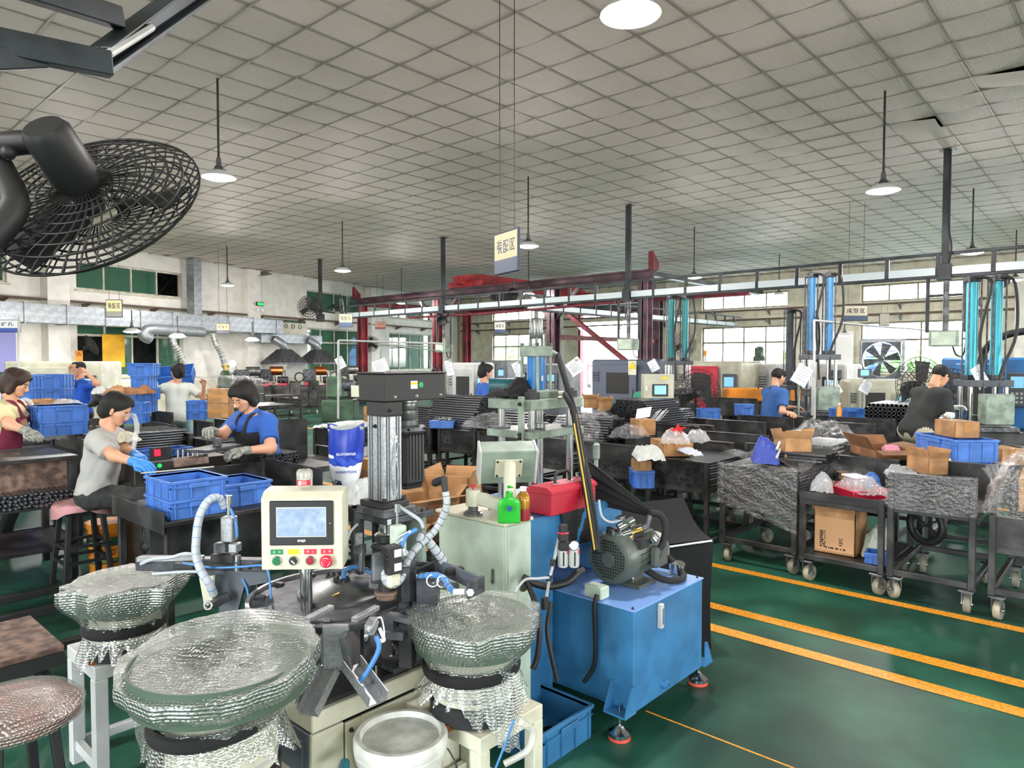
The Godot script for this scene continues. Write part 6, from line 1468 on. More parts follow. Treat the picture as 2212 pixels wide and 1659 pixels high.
	for k in 4: pw("leg",G.new().box(V(3.28,0.35,-5.82) + ry(-30) * V(-0.15 + 0.3 * (k % 2),0,-0.13 + 0.26 * (k / 2)),V(0.03,0.7,0.03),0.003,ry(-30)),M.rack,r)
	tubes(V(3.28,0.716,-5.82),-30,0.28,0.0145,10,6,0.2,"black tube in the sheet metal stand","tubes in the sheet metal stand")
	var lr := th("tube_rack","long low black rack of tubes along the left edge","rack",V(0.9,0,-6.6))
	pw("table_top",G.new().bx(0.0,1.75,0.93,0.96,-7.0,-6.15,0.004),M.rack,lr)
	pw("apron_panel",G.new().bx(0.9,1.7,0.6,0.93,-6.3,-6.28),M.wood,lr)
	pw("shelf",G.new().bx(0.0,1.75,0.58,0.6,-6.9,-6.1,0.003).bx(0.0,1.75,0.25,0.28,-6.9,-6.1,0.003),M.rack,lr)
	for x in [0.06,1.7]:
		for z in [-6.9,-6.15]: pw("post",G.new().bx(x - 0.025,x + 0.025,0,0.93,z - 0.025,z + 0.025,0.003),M.rack,lr)
	tubes(V(1.26,0.6,-6.4),0,0.62,0.016,26,4,0,"black tube in the long low rack at the left edge","tubes in the long low rack")
	tubes(V(0.5,0.96,-6.6),0,0.5,0.013,26,1,0,"row of thin rods laid on top of the long low rack")
	for a in [[0.0,-5.6,2.0,-5.5],[-0.3,-5.15,1.6,-5.1],[-0.4,-4.5,1.5,-4.4]]:
		one("floor_rail",G.new().bar(V(a[0],0.12,a[1]),V(a[2],0.12,a[3]),0.05,0.05,0.004),M.jet,["black steel rail on the floor below the long low rack","black steel rail on the floor left of the stool","black steel rail nearest the small wrapped feeder"][[-5.6,-5.15,-4.5].find(a[1])],"rail")
	var pk := th("wooden_plank","worn reddish plank on a dark frame left of the small feeder","plank",V(0.3,0,-4.0))
	pw("board",G.new().bx(-0.5,0.95,0.38,0.41,-4.15,-3.6,0.004),M.wood,pk)
	pw("frame",G.new().bar(V(-0.5,0.35,-3.62),V(0.95,0.35,-3.62),0.05,0.06).bar(V(0.85,0.36,-3.65),V(0.98,0.0,-3.75),0.04,0.04).bar(V(-0.5,0.2,-3.8),V(0.9,0.2,-3.8),0.05,0.05),M.jet,pk)
	var s := th("bar_stool","dark stool with pink cloth tied on its seat","stool",V(1.7,0,-5.95))
	for k in 4:
		var q := V(-1 if k % 2 else 1,0,-1 if k > 1 else 1)
		pw("leg",G.new().bar(V(1.7,0.56,-5.95) + q * 0.11,V(1.7,0,-5.95) + q * 0.16,0.035,0.035,0.003),M.jet,s)
	for y in [0.2,0.32]:
		for k in 4: pw("rung",G.new().bar(V(1.7,y,-5.95) + V(0.145,0,0.145).rotated(Vector3.UP,k * PI / 2),V(1.7,y,-5.95) + V(0.145,0,0.145).rotated(Vector3.UP,(k + 1) * PI / 2),0.022,0.022),M.jet,s)
	pw("seat",G.new().box(V(1.7,0.575,-5.95),V(0.3,0.035,0.3),0.008),M.jet,s)
	one("pink_cushion",G.new().sheet(24,14,func(a,b):
		var th_: float = TAU * a
		var rr := 0.2 * (1.0 + 0.08 * sin(th_ * 3.0)) * (minf(1.0,b * 1.6))
		return V(1.7 + cos(th_) * rr,0.645 - maxf(0.0,b - 0.6) * (0.2 + 0.1 * sin(th_ * 2.0 + 1.0)) - 0.02 * b + 0.008 * sin(th_ * 9.0),-5.95 + sin(th_) * rr),0.0,true),mt("pinkcloth",rgb8(206,150,152),0.75,0,0.2),"pink cloth drawn over the dark stool's seat","cushion")
	var b := th("oil_bucket","orange plastic lubricant bucket with dark lettered label under the stool","bucket",V(1.95,0,-6.2))
	pt("pail",G.new().lathe([Vector2(0,0),Vector2(0.125,0),Vector2(0.145,0.36),Vector2(0.155,0.365),Vector2(0.155,0.4),Vector2(0,0.4)],30),M.orange,b)
	var lb := Image.create(160,128,false,Image.FORMAT_RGB8)
	lb.fill(rgb8(40,70,50)); lb.fill_rect(Rect2i(0,44,160,84),rgb8(240,150,40)); write(lb,"区配装",14,56,36,rgb8(140,60,20),1.3,1.8); lb.fill_rect(Rect2i(0,104,160,24),rgb8(60,80,40)); print_lines(lb,10,110,140,2,7,rgb8(240,220,120),3)
	pt("label",G.new().lathe([Vector2(0.1325,0.08),Vector2(0.1422,0.29)],16,Transform3D(),1.2,3.5),texmat("bucketlabel",lb),b)
	letters("HAOD",0.032,0.002,V(-0.105,0.262,0.105),V(0.7,0,0.72),Vector3.UP,M.paper,b)
	var sk := th("printed_sack","open blue and white printed plastic sack standing on a bench","sack",V(3.08,0.62,-4.5))
	var si := Image.create(512,512,false,Image.FORMAT_RGB8)
	si.fill(rgb8(228,232,238)); si.fill_rect(Rect2i(0,0,512,255),rgb8(36,62,170))
	for k in 7: paint(si,Vector2(k * 80,250),Vector2(k * 80 + 60,200),26,rgb8(60,90,200))
	write(si,"配装",40,356,60,rgb8(30,40,90),1.4,2.0); write(si,"配装",250,300,40,rgb8(30,40,90),1.4,2.0)
	si.fill_rect(Rect2i(0,430,512,70),rgb8(40,60,150))
	for k in 20: paint(si,Vector2(k * 26,432 + (k % 2) * 30),Vector2(k * 26 + 18,470 - (k % 2) * 24),8,rgb8(220,226,236))
	for k in 4: si.fill_rect(Rect2i(330,20 + k * 56,30,30),rgb8(200,210,240))
	paint(si,Vector2(90,200),Vector2(190,214),22,rgb8(236,240,246))
	si.flip_y()
	pw("sack",G.new().sheet(36,24,func(a,q):
		var an: float = TAU * a + 2.0
		var w_: float = lerpf(0.105,0.135,smoothstep(0.1,0.9,q)) + 0.008 * sin(an * 5.0 + q * 6.0) - 0.02 * exp(-pow((q - 0.12) * 6.0,2.0))
		return V(3.08 + cos(an) * w_,0.63 + 0.57 * q + 0.02 * sin(an * 2.0) * q,-4.5 + sin(an) * w_),0.0,true),texmat("sackprint",si,0.35),sk)
	pw("inner_lining",G.new().sheet(36,6,func(a,q):
		var an: float = TAU * a
		return V(3.08 + cos(an) * (0.138 - 0.05 * q),1.2 - 0.12 * q + 0.02 * sin(an * 2.0 + 4.0),-4.5 + sin(an) * (0.138 - 0.05 * q)),0.0,true),M.greyfilm,sk)
	letters("GLUTINOUS",0.019,0.001,V(3.004,1.0,-4.388),V(0.825,0,0.565),Vector3.UP,M.paper,sk)
	letters("WANG YUAN",0.019,0.001,V(3.008,0.865,-4.394),V(0.825,0,0.565),Vector3.UP,M.bagblue,sk)
	heap(V(3.15,0.63,-4.38),0.2,0.14,0.16,40,M.greyfilm,"white_bag","white plastic bag slumped at the printed sack's foot","bag",9.3,0.9)
	cart(2.9,3.75,-4.85,-4.15,0.63,0.05,"low dark bench carrying the printed sack",false)
	carton(V(3.45,0.63,-4.7),0.16,0.26,0.14,20,"brown paper packet standing behind the printed sack",0)
	cart(4.1,4.9,-6.6,-5.9,0.98,0.28,"dark trolley with flattened foil sheet and paper packet, left of the servo press",true)
	heap(V(4.4,0.99,-6.3),0.34,0.26,0.03,20,M.greyfilm,"foil_sheet","flattened silver foil sheet on the dark trolley behind the printed sack","foil",2.0,0.3)
	carton(V(4.62,0.99,-6.32),0.1,0.2,0.04,20,"upright brown cardboard piece beside the servo press column",0)
	cart(0.9,2.1,-8.1,-7.3,1.0,0.15,"bench in front of the woman in the maroon apron",false)
	crate_at(V(1.95,1.02,-7.4),0.4,0.3,0.13,0,"lower crate of the pair left of the seated woman",M.crate)
	crate_at(V(1.95,1.15,-7.4),0.42,0.32,0.14,0,"upper crate of the pair left of the seated woman",M.crate)
	carton(V(2.23,1.12,-8.84),0.26,0.07,0.22,20,"shallow open carton beside the arched hose at the left",1)
	heap(V(2.35,1.19,-8.71),0.16,0.1,0.08,20,M.bag,"plastic_bag","clear bag resting on the shallow carton at the left","bag",4.1)
	heap(V(1.946,0.947,-7.653),0.2,0.12,0.08,10,M.bag,"plastic_bag","clear bag of offcuts by the gloved hand at the left","bag",5.7)
	heap(V(1.688,1.013,-7.642),0.07,0.06,0.06,10,M.pinkcloth,"pink_gloves","pile of pinkish gloves below the left woman's arm","gloves",5.1)
	var h2 := th("loc_line_arm","pale jointed hose arching over the left bench","hose",V(2.03,1.01,-8.61))
	hose("hose",[V(1.92,1.23,-8.74),V(1.97,1.29,-8.69),V(2.02,1.26,-8.63),V(2.04,1.13,-8.61),V(2.02,0.96,-8.61)],0.02,M.bag,h2)
	pw("joint",G.new().ball(V(2.03,1.04,-8.61),V(0.035,0.035,0.035),12,8),M.clearplastic,h2)
	for k in 5: crate_at(V(2.45,0.68 + 0.165 * k,-10.8),0.4,0.3,0.165,-42,["second lowest crate of the tall left stack","middle crate of the tall left stack","crate with green tag in the tall left stack","crate second from the top of the tall left stack","topmost crate of the tall left stack, behind the woman in the maroon apron"][k],M.crate)
	one("green_tag",slab(V(3.00,1.13,-12.31),0.1,0.06,0.004,V(0.67,0,0.74),Vector3.UP),mt("taggreen",rgb8(40,160,90),0.5),"green tag hanging on the tall left stack of crates","tag")
	for k in 4: crate_at(V(3.0,0.7 + 0.2 * k,-11.6),0.42,0.32,0.2,-42,["lowest visible crate of the stack right behind the tall left one","second crate of the stack right behind the tall left one","third crate of the stack right behind the tall left one","topmost crate of the stack right behind the tall left one"][k],M.crate)
	cart(2.2,3.5,-11.6,-10.5,0.67,0.05,"low trolley under the tall crate stacks",false)
	for k in 2: crate_at(V(3.9,0.85 + 0.19 * k,-11.6),0.5,0.36,0.18,-42,["lower crate behind the man in the blue shirt","upper crate behind the man in the blue shirt"][k],M.crate_light)
	cart(3.4,4.3,-12.1,-11.3,0.84,0.05,"low trolley behind the man in the blue shirt",false)
	for k in 2: crate_at(V(3.3,0.92 + 0.13 * k,-9.3),0.24,0.2,0.13,-40,["lower crate of the small pair left of the woman in jeans","upper crate of the small pair left of the woman in jeans"][k],M.crate)
	for k in 4: crate_at(V(3.75,0.98 + 0.17 * k,-10.3),0.26 + 0.08 * (k % 2),0.26,0.17,-45,["lowest crate in the stack the woman in jeans faces","second crate in the stack the woman in jeans faces","third crate in the stack the woman in jeans faces","top crate in the stack the woman in jeans faces"][k],M.crate)
	var lc := crate_at(V(4.74,1.36,-11.60),0.52,0.36,0.2,-30,"big blue crate lifted in the air by the woman in jeans",M.crate)
	lc.rotation.z = 0.12; lc.rotation.x = 0.5
	for k in 2: crate_at(V(4.25,0.88 + 0.13 * k,-9.75),0.26,0.22,0.13,-40,["lower crate of the pair right of the woman in jeans","upper crate of the pair right of the woman in jeans"][k],M.crate)
	for k in 2: carton(V(4.2,0.95 + 0.19 * k,-8.95),0.27,0.185,0.2,-45,["lower brown carton of the pair beside the woman in jeans","upper brown carton of the pair beside the woman in jeans"][k],0)
	for a in [[2.6,3.6,-9.9,-9.1,0.9,"black bench under the small crate pair and brown clutter"],[3.7,4.6,-9.95,-9.2,0.86,"black bench right of the woman in jeans"],[3.4,4.1,-10.9,-10.2,0.96,"black bench under the crates the woman in jeans faces"],[2.3,3.3,-8.5,-7.7,0.9,"black trolley of tubes behind the seated woman"],[3.3,4.2,-8.0,-7.2,0.85,"black trolley of tubes behind the woman in blue"],[3.9,4.6,-9.1,-8.6,0.93,"black bench under the two brown cartons"]]:
		cart(a[0],a[1],a[2],a[3],a[4],0.22,a[5],false)
	tubes(V(2.8,0.7,-8.1),90,0.9,0.015,20,9,0,"tubes in the trolley behind the seated woman")
	tubes(V(3.75,0.65,-7.6),90,0.85,0.015,20,7,0,"tubes in the trolley behind the woman in blue")
	for k in 6: heap(V(3.66,1.24,-10.25) + V(rng.randf_range(-0.4,0.4),0.0,rng.randf_range(-0.3,0.3)),0.14,0.12,0.1,k * 50.0,[M.card,M.card_dark,M.greyfilm][k % 3],"scrap_wrapping",["torn brown carton scrap in the clutter left of the woman in jeans","dark carton scrap in the clutter left of the woman in jeans","grey bag in the clutter left of the woman in jeans","second torn carton scrap by the small crate pair","second dark scrap by the small crate pair","second grey bag by the small crate pair"][k],"scrap",3.0 + k)
	heap(V(5.94,1.21,-12.79),0.9,0.5,0.2,0,M.film,"film_sheet","low dome of clear film behind the woman in blue","plastic wrap",6.0,0.4)
	cart(5.4,7.0,-12.6,-11.6,0.98,0.1,"black bench under the low film dome",false)
func fan(c: Vector3,n: Vector3,R: float,label: String,rings: int,spokes: int,wire: float,blade_m: Material) -> Node3D:
	var t := th("caged_fan",label,"fan",c,0,"caged fans")
	var b := along(n)
	var X := func(p): return b * p
	for s: float in [-1.0,1.0]:
		var g := G.new()
		for k in spokes:
			var a := TAU * k / spokes
			var tw := 0.5 * s
			var p := []
			for j in 6:
				var q := j / 5.0
				var rr := lerpf(R * 0.16,R,q)
				p.append(b * V(cos(a + tw * q) * rr,s * R * 0.17 * sqrt(maxf(0.0,1.0 - pow(q,2.5))),sin(a + tw * q) * rr))
			g.tube(spl(p,2),wire,4,false)
		pt("guard_wires",g,M.jet,t).set_meta("kind","stuff")
		for k in rings:
			var q := (k + 1.0) / rings
			pt("guard_ring",G.new().ring(b * V(0,s * R * 0.17 * sqrt(maxf(0.0,1.0 - pow(q,2.5))),0),lerpf(R * 0.16,R,q),wire * 1.3,n,40,4),M.jet,t)
	for k in 3:
		var bb := b * Basis(Vector3.UP,TAU * k / 3.0)
		pt("blade",G.new().sheet(6,8,func(u,v):
			var r := lerpf(R * 0.14,R * 0.86,v)
			return bb * V(r,(u - 0.5) * R * 0.2 * (1.0 - 0.4 * v),(u - 0.5) * R * lerpf(0.22,0.5,v)),0.003),blade_m,t)
	pt("hub",G.new().lathe([Vector2(0,-R * 0.06),Vector2(R * 0.13,-R * 0.06),Vector2(R * 0.15,0),Vector2(R * 0.1,R * 0.1),Vector2(0,R * 0.12)],18,xf(Vector3.ZERO,b)),M.jet,t)
	pt("motor",G.new().lathe([Vector2(0,-R * 0.78),Vector2(R * 0.16,-R * 0.78),Vector2(R * 0.2,-R * 0.72),Vector2(R * 0.21,-R * 0.3),Vector2(R * 0.16,-R * 0.16),Vector2(0,-R * 0.16)],20,xf(Vector3.ZERO,b)),M.jet,t)
	return t
func sign_board(c: Vector3,w: float,h: float,right: Vector3,txt: String,label: String,top: Color,low: Color,rod: float,latin := "") -> void:
	var t := th("hanging_sign",label,"sign",c,0,"hanging area signs")
	var r := right.normalized()
	pt("frame",slab(Vector3.ZERO,w,h,0.025,r,Vector3.UP,0.008),M.signframe if M.has("signframe") else mt("signframe",rgb8(44,52,72),0.5),t)
	var im := Image.create(192,132,false,Image.FORMAT_RGB8)
	im.fill(top); im.fill_rect(Rect2i(0,88,192,44),low)
	var n := txt.length()
	write(im,txt,96 - n * 27 + 5,22,46,rgb8(52,60,76),1.18,2.0)
	var n3 := r.cross(Vector3.UP)
	for s: float in [-1.0,1.0]: pt("sign_face",flat(n3 * s * 0.0135,w * 0.93,h * 0.92,r * s,Vector3.UP),texmat("sign%s%d" % [txt,used.hanging_sign],im) if s < 0 else texmat("signb%d" % used.hanging_sign,im),t)
	if latin: letters(latin,h * 0.09,0.002,n3 * 0.015 - Vector3.UP * h * 0.32,r,Vector3.UP,M.paper,t)
	if rod > 0:
		for s: float in [-1.0,1.0]: pt("wire",G.new().cyl(r * s * w * 0.3 + Vector3.UP * h / 2,r * s * w * 0.3 + Vector3.UP * rod,0.004,5),M.jet,t)
func hung() -> void:
	var fp := V(0.708,2.17,-2.329)
	var fn := V(0.599,-0.645,-0.47)
	var f := fan(fp,fn,0.318,"big black wire caged fan at the upper left, motor turned to the viewer",7,44,0.0027,M.jet)
	var fb := along(fn)
	pw("yoke",G.new().tube(spl([fp - fn * 0.2,fp - fn * 0.22 + V(-0.1,-0.04,-0.1),V(0.509,2.127,-2.293),V(0.443,2.017,-2.285)],4),0.03,10,true,0.045),M.jet,f)
	pw("motor_knob",G.new().ball(V(0.491,2.254,-2.258),V(0.02,0.02,0.02),10,7),M.jet,f)
	var fr := th("steel_bracket","dark painted steel beam bracket at the upper left corner","bracket",V(0.946,2.785,-2.886))
	pw("beam",G.new().bar(V(0.537,2.766,-2.89),V(0.953,2.802,-2.88),0.05,0.09,0.004),M.beamdark if M.has("beamdark") else mt("beamdark",rgb8(58,66,72),0.5,0.2,0.4),fr)
	pw("beam",G.new().bar(V(0.924,2.802,-2.912),V(1.748,3.704,-3.538),0.012,0.1,0.003).bar(V(0.925,2.862,-2.914),V(1.718,3.776,-3.575),0.09,0.012,0.003).bar(V(0.931,2.781,-2.903),V(1.755,3.668,-3.528),0.07,0.012,0.003),M.beamdark,fr)
	pw("beam",G.new().bar(V(0.672,2.988,-2.901),V(1.037,3.048,-3.023),0.05,0.08,0.004),M.beamdark,fr)
	pw("gusset",G.new().bar(V(0.556,2.69,-2.865),V(0.74,2.763,-2.89),0.03,0.07,0.004),M.beamdark,fr)
	pw("tube_light",G.new().bar(V(0.937,2.831,-2.869),V(1.183,3.087,-3.088),0.03,0.03,0.01),M.greylight,fr)
	for z in [-2.4,-8.4,-14.4,-20.5]:
		var p := th("ceiling_post",{-2.4: "thick dark ceiling post at the right, by the gaping tile",-8.4: "dark ceiling post in front of the red crane frame",-14.4: "dark ceiling post left of the framed yellow sign",-20.5: "dark ceiling post carrying the pair of caged fans"}[z],"post",V(13.07,3.0,z),0,"dark ceiling posts")
		pt("post",G.new().box(V(0,1.06,0),V(0.1,2.05,0.1),0.006),M.beamdark,p)
		pt("post_head",G.new().box(V(0,0.12,0),V(0.2,0.26,0.2),0.006),M.beamdark,p)
		pt("top_plate",G.new().box(V(0,2.078,0),V(0.22,0.012,0.22)),M.beamdark,p)
		pt("conduit",G.new().tube(spl([V(-0.07,2.05,0.05),V(-0.08,0.9,0.05),V(-0.12,0.5,0.1),V(-0.06,0.2,0.05)],5),0.014,6),M.cable,p)
		if z < -15: continue
		var d := th("power_drop",{-2.4: "hanging steel tube frame with beige switch box before the windows",-8.4: "hanging grey switch box in front of the bright gate",-14.4: "hanging switch box on rods by the red crane column"}[z],"switch box",V(13.07,2.05,z + 0.02),0,"hanging switch boxes")
		pt("box",G.new().box(Vector3.ZERO,V(0.3,0.26,0.42),0.012),M.greyg,d)
		pt("box_door",G.new().box(V(-0.152,0,0),V(0.006,0.21,0.34),0.004),M.creamg,d)
		for a in [V(0,0,-0.26),V(0,0,0.0),V(0.0,0,0.28)]: pt("drop_tube",G.new().cyl(V(a.x,0.1,a.z),V(a.x,1.0,a.z),0.03 if a.z != 0 else 0.045,8),M.dullsteel if a.z == 0 else M.beamdark,d)
		pt("cross_tube",G.new().cyl(V(0,0.7,-0.26),V(0,0.7,0.28),0.022,8),M.beamdark,d)
		pt("cable",G.new().tube(spl([V(0,-0.1,0.1),V(0,-0.25,0.15),V(0,-0.28,0.24),V(0,-0.1,0.28),V(0,0.2,0.28)],5),0.014,6),M.cable,d)
	for k in 2:
		var b := th("busway",["long ladder like busway carrying pale trunking across the hall","second busway running from the first towards the daylight wall"][k],"busway",V(13.07,3.1,-8) if k == 0 else V(19.5,3.02,-11.5),0 if k == 0 else 90)
		var L: float = [22.0,12.6][k]
		pt("top_rail",G.new().box(V(0,0.32,0),V(0.05,0.05,L),0.006),M.beamdark,b)
		pt("bottom_rail",G.new().box(V(0,-0.05,0),V(0.07,0.05,L),0.006),M.beamdark,b)
		for i in int(L / 0.75) + 1:
			pt("rung",G.new().box(V(0,0.14,-L / 2 + i * 0.75),V(0.05,0.33,0.06),0.004),M.beamdark,b)
			if i < int(L / 0.75): pt("trunking",G.new().box(V(0,0.04,-L / 2 + i * 0.75 + 0.375),V(0.09,0.13,0.69),0.004),M.trunk if M.has("trunk") else mt("trunk",rgb8(190,204,208),0.4,0.1),b)
	one("red_air_pipe",G.new().tube(pts([V(13.2,2.95,-16),V(13.2,2.93,-12.5),V(13.15,3.0,-8.8)]),0.03,8),M.crane,"thin red air pipe slung under the long busway","pipe")
	var cr := th("gantry_crane","red and maroon steel crane frame with bridge beam before the gate","crane",V(20,0,-17))
	for a in [[17.0,-23.6],[17.0,-19.0],[17.0,-13.65],[17.0,-10.36],[23.3,-24.0],[23.3,-18.6],[23.3,-13.65]]:
		var m: Material = M.crane if a[1] < -15 else M.crane_dark
		pw("column",G.new().bx(a[0] - 0.15,a[0] + 0.15,0,3.95,a[1] - 0.02,a[1] + 0.02).bx(a[0] - 0.15,a[0] - 0.12,0,3.95,a[1] - 0.15,a[1] + 0.15).bx(a[0] + 0.12,a[0] + 0.15,0,3.95,a[1] - 0.15,a[1] + 0.15),m,cr)
		if a[0] < 20 and a[1] > -23 and a[1] < -11:
			for s: float in [-1.0,1.0]: pw("knee_brace",G.new().bar(V(a[0],3.0,a[1] + 0.12 * s),V(a[0],3.92,a[1] + 1.0 * s),0.1,0.12,0.004),M.crane_dark,cr)
	pw("runway_beam",G.new().bx(16.85,17.15,4.17,4.22,-24.0,-10.1).bx(16.98,17.02,3.97,4.17,-24.0,-10.1).bx(16.85,17.15,3.93,3.97,-24.0,-10.1),M.crane_dark,cr)
	pw("runway_beam",G.new().bx(23.15,23.45,4.17,4.22,-24.2,-10.1).bx(23.28,23.32,3.97,4.17,-24.2,-10.1).bx(23.15,23.45,3.93,3.97,-24.2,-10.1),M.crane,cr)
	pw("cross_beam",G.new().bx(17,25.0,4.1,4.22,-10.5,-10.3,0.004),M.beamdark,cr)
	pw("light_strip",G.new().bx(17.5,24.8,4.06,4.1,-10.46,-10.36),M.trunk,cr)
	pw("cross_beam",G.new().bx(17,23.3,3.9,4.1,-23.75,-23.55,0.004),M.crane,cr)
	pw("cross_beam",G.new().bx(17,23.3,2.35,2.5,-13.7,-13.6,0.004),M.crane,cr)
	for z in [-24.0,-10.1]: pw("end_stop",G.new().prism(PackedVector2Array([Vector2(-0.15,0),Vector2(0.15,0),Vector2(0.15,0.2),Vector2(-0.15,0.5)]),0.16,xf(V(17,4.2,z))),M.crane,cr)
	pw("bridge_beam",G.new().prism(PackedVector2Array([Vector2(16.5,0.1),Vector2(17.2,0.0),Vector2(23.2,0.0),Vector2(23.7,0.1),Vector2(23.7,0.36),Vector2(22.9,0.5),Vector2(17.4,0.5),Vector2(16.5,0.36)]),0.34,xf(V(0,4.23,-17.5))),M.crane_red if M.has("crane_red") else mt("crane_red",rgb8(186,50,56),0.5,0,0.2),cr)
	for x in [17.0,23.3]: pw("end_carriage",G.new().bx(x - 0.14,x + 0.14,4.23,4.45,-18.3,-16.7,0.02),M.crane_red,cr)
	pw("hoist",G.new().bx(18.6,19.4,3.85,4.2,-17.7,-17.3,0.04).cyl(V(18.3,4.0,-17.5),V(18.6,4.0,-17.5),0.14,14),M.jet,cr)
	pw("diagonal_brace",G.new().bar(V(17.1,3.3,-13.4),V(17.1,1.3,-10.5),0.14,0.12,0.004),M.crane,cr)
	var cr_ := rgb8(226,214,160)
	var bl := rgb8(70,86,116)
	sign_board(V(4.667,2.676,-4.287),0.44,0.38,V(-0.3,0,0.95),"装配区","framed yellow and blue sign hanging by the centre lamp",cr_,bl,2.6,"Assembly Area")
	sign_board(V(5.59,2.85,-16.99),0.36,0.4,V(0.7,0,0.7),"装配区","square yellow and grey sign hanging before the long steel duct",cr_,rgb8(150,150,140),2.0)
	sign_board(V(8.37,2.52,-17.64),0.34,0.26,V(0.7,0,0.7),"焊接区","small tan sign hanging at the welding hoses",rgb8(200,172,120),rgb8(60,60,70),2.2)
	sign_board(V(2.83,2.24,-13.30),0.4,0.2,V(0.7,0,0.72),"扩孔","white and blue sign on the pole at the left edge",rgb8(236,238,240),rgb8(40,80,170),0.0,"Redressing")
	sign_board(V(10.79,2.76,-15.72),0.36,0.36,V(0.7,0,0.7),"装配区","glinting tan and blue sign beside the red crane column",rgb8(206,190,140),bl,1.9)
	sign_board(V(13.56,2.80,-17.88),0.33,0.24,V(0.7,0,0.7),"区配装","small reddish sign on the pillar behind the crane column",rgb8(190,130,100),rgb8(130,70,60),1.6)
	sign_board(V(16.09,2.73,-15.08),0.36,0.36,V(0.7,0,0.7),"成型区","grey and blue sign before the corner windows",rgb8(200,196,180),bl,1.2)
	sign_board(V(15.58,2.68,-4.46),0.53,0.33,V(0.7,0,0.7),"成型区","large grey and blue sign before the daylight wall",rgb8(206,200,176),bl,2.3,"Forging Area")
	sign_board(V(19.83,2.75,-4.98),0.27,0.33,V(0.7,0,0.7),"","blank looking pale sheet hung right of the large sign",rgb8(200,196,180),rgb8(190,186,172),0.35)
	var ex := th("exit_sign","green lit exit sign with white twin lamp below on the left wall","exit sign",V(12.98,3.79,-24.40))
	pt("box",slab(Vector3.ZERO,0.34,0.14,0.04,V(0.96,0,-0.27),Vector3.UP,0.004),M.jet,ex)
	var gl := glow("exitgreen",Color(0.1,0.9,0.35),1.6)
	pt("running_figure_light",slab(V(0.012,0,0.025),0.26,0.08,0.004,V(0.96,0,-0.27),Vector3.UP),gl,ex)
	for s: float in [-1.0,1.0]: pt("lamp_head",G.new().ball(V(0.1 * s,-0.22,0.04 - 0.03 * s),V(0.07,0.07,0.05),10,8),M.white,ex)
	var e2 := th("exit_sign","green lit exit sign on the white pillar left of the gate","exit sign",V(26.8,3.05,-21.3))
	pt("box",G.new().box(Vector3.ZERO,V(0.05,0.2,0.4),0.006),M.jet,e2); pt("running_figure_light",G.new().box(V(-0.027,0,0),V(0.004,0.12,0.3)),gl,e2)
	for k in 3:
		var sg := th("wall_sign",["grey and blue plate under the exit sign on the gate pillar","yellow warning triangle plate on the gate pillar","round red prohibition plate on the gate pillar"][k],"sign",V(26.84,[2.72,2.2,1.85][k],-21.3))
		if k == 0: pt("plate",G.new().box(Vector3.ZERO,V(0.02,0.28,0.42),0.004),M.greylight,sg); pt("band",G.new().box(V(-0.012,-0.09,0),V(0.004,0.1,0.4)),M.signframe,sg)
		elif k == 1: pt("triangle",G.new().prism(PackedVector2Array([Vector2(-0.17,-0.13),Vector2(0.17,-0.13),Vector2(0,0.17)]),0.02,xf(Vector3.ZERO,ry(-90))),M.orange,sg); pt("mark",G.new().box(V(-0.013,-0.02,0),V(0.004,0.12,0.03)),M.jet,sg)
		else: pt("disc",G.new().ring(Vector3.ZERO,0.14,0.025,Vector3.RIGHT,24),M.red,sg); pt("bar",G.new().box(Vector3.ZERO,V(0.02,0.05,0.2)),M.red,sg)
	var bd := th("safety_board","long cream safety board with green heading on the left wall","board",V(14.50,3.01,-25.23))
	pt("board",slab(Vector3.ZERO,2.2,0.56,0.03,V(0.9636,0,-0.2673),Vector3.UP,0.004),M.cream,bd)
	pt("heading",slab(V(0.005,0.24,0.018),2.2,0.1,0.006,V(0.9636,0,-0.2673),Vector3.UP),M.green,bd)
	for k in 5:
		var q := V(0.9636,0,-0.2673) * (-0.75 + 0.38 * k) + V(0.005,0.05,0.018)
		pt("pictogram",G.new().prism(PackedVector2Array([Vector2(-0.1,-0.08),Vector2(0.1,-0.08),Vector2(0,0.1)]),0.006,xf(q,ry(15.5))) if k < 2 else G.new().ring(q,0.08,0.014,V(0.267,0,0.963),18,5),M.yellow if k < 2 else M.signframe,bd)
	var f1 := fan(V(12.39,3.41,-20.09),V(-0.7,-0.1,0.7),0.38,"left one of the two caged fans on the dark post",4,26,0.006,M.jet)
	pt("arm",G.new().tube(spl([V(0.25,-0.02,0),V(0.5,-0.1,0.1),V(0.75,-0.15,0.35)],4),0.03,8),M.beamdark,f1)
	var f2 := fan(V(13.21,3.49,-19.49),V(0.75,0.1,0.6),0.36,"right one of the two caged fans on the dark post, seen edge on",4,26,0.006,M.jet)
	pt("arm",G.new().tube(spl([V(-0.3,-0.02,0),V(-0.6,-0.12,0.1),V(-0.75,-0.2,0.35)],4),0.03,8),M.beamdark,f2)
	fan(V(19.27,2.44,-26.10),V(-0.5,0,0.85),0.36,"caged fan on the pillar behind the red crane column",4,24,0.006,M.jet)
	fan(V(6.69,2.14,-22.19),V(0.6,0.4,0.5),0.3,"black fan tilted up before the left window by the yellow panel",3,20,0.006,M.jet)
	var pf := [[1990,835,10.2,0.43,"large pedestal fan behind the man in black"],[2060,855,10.2,0.40,"pedestal fan between the man in black and the press hoses"],[1508,850,12.0,0.42,"pedestal fan in front of the red machine door"],[1478,745,22.5,0.42,"wall fan beside the teal press cylinders"],[942,835,11.5,0.36,"pedestal fan turned sideways left of the masked woman"]]
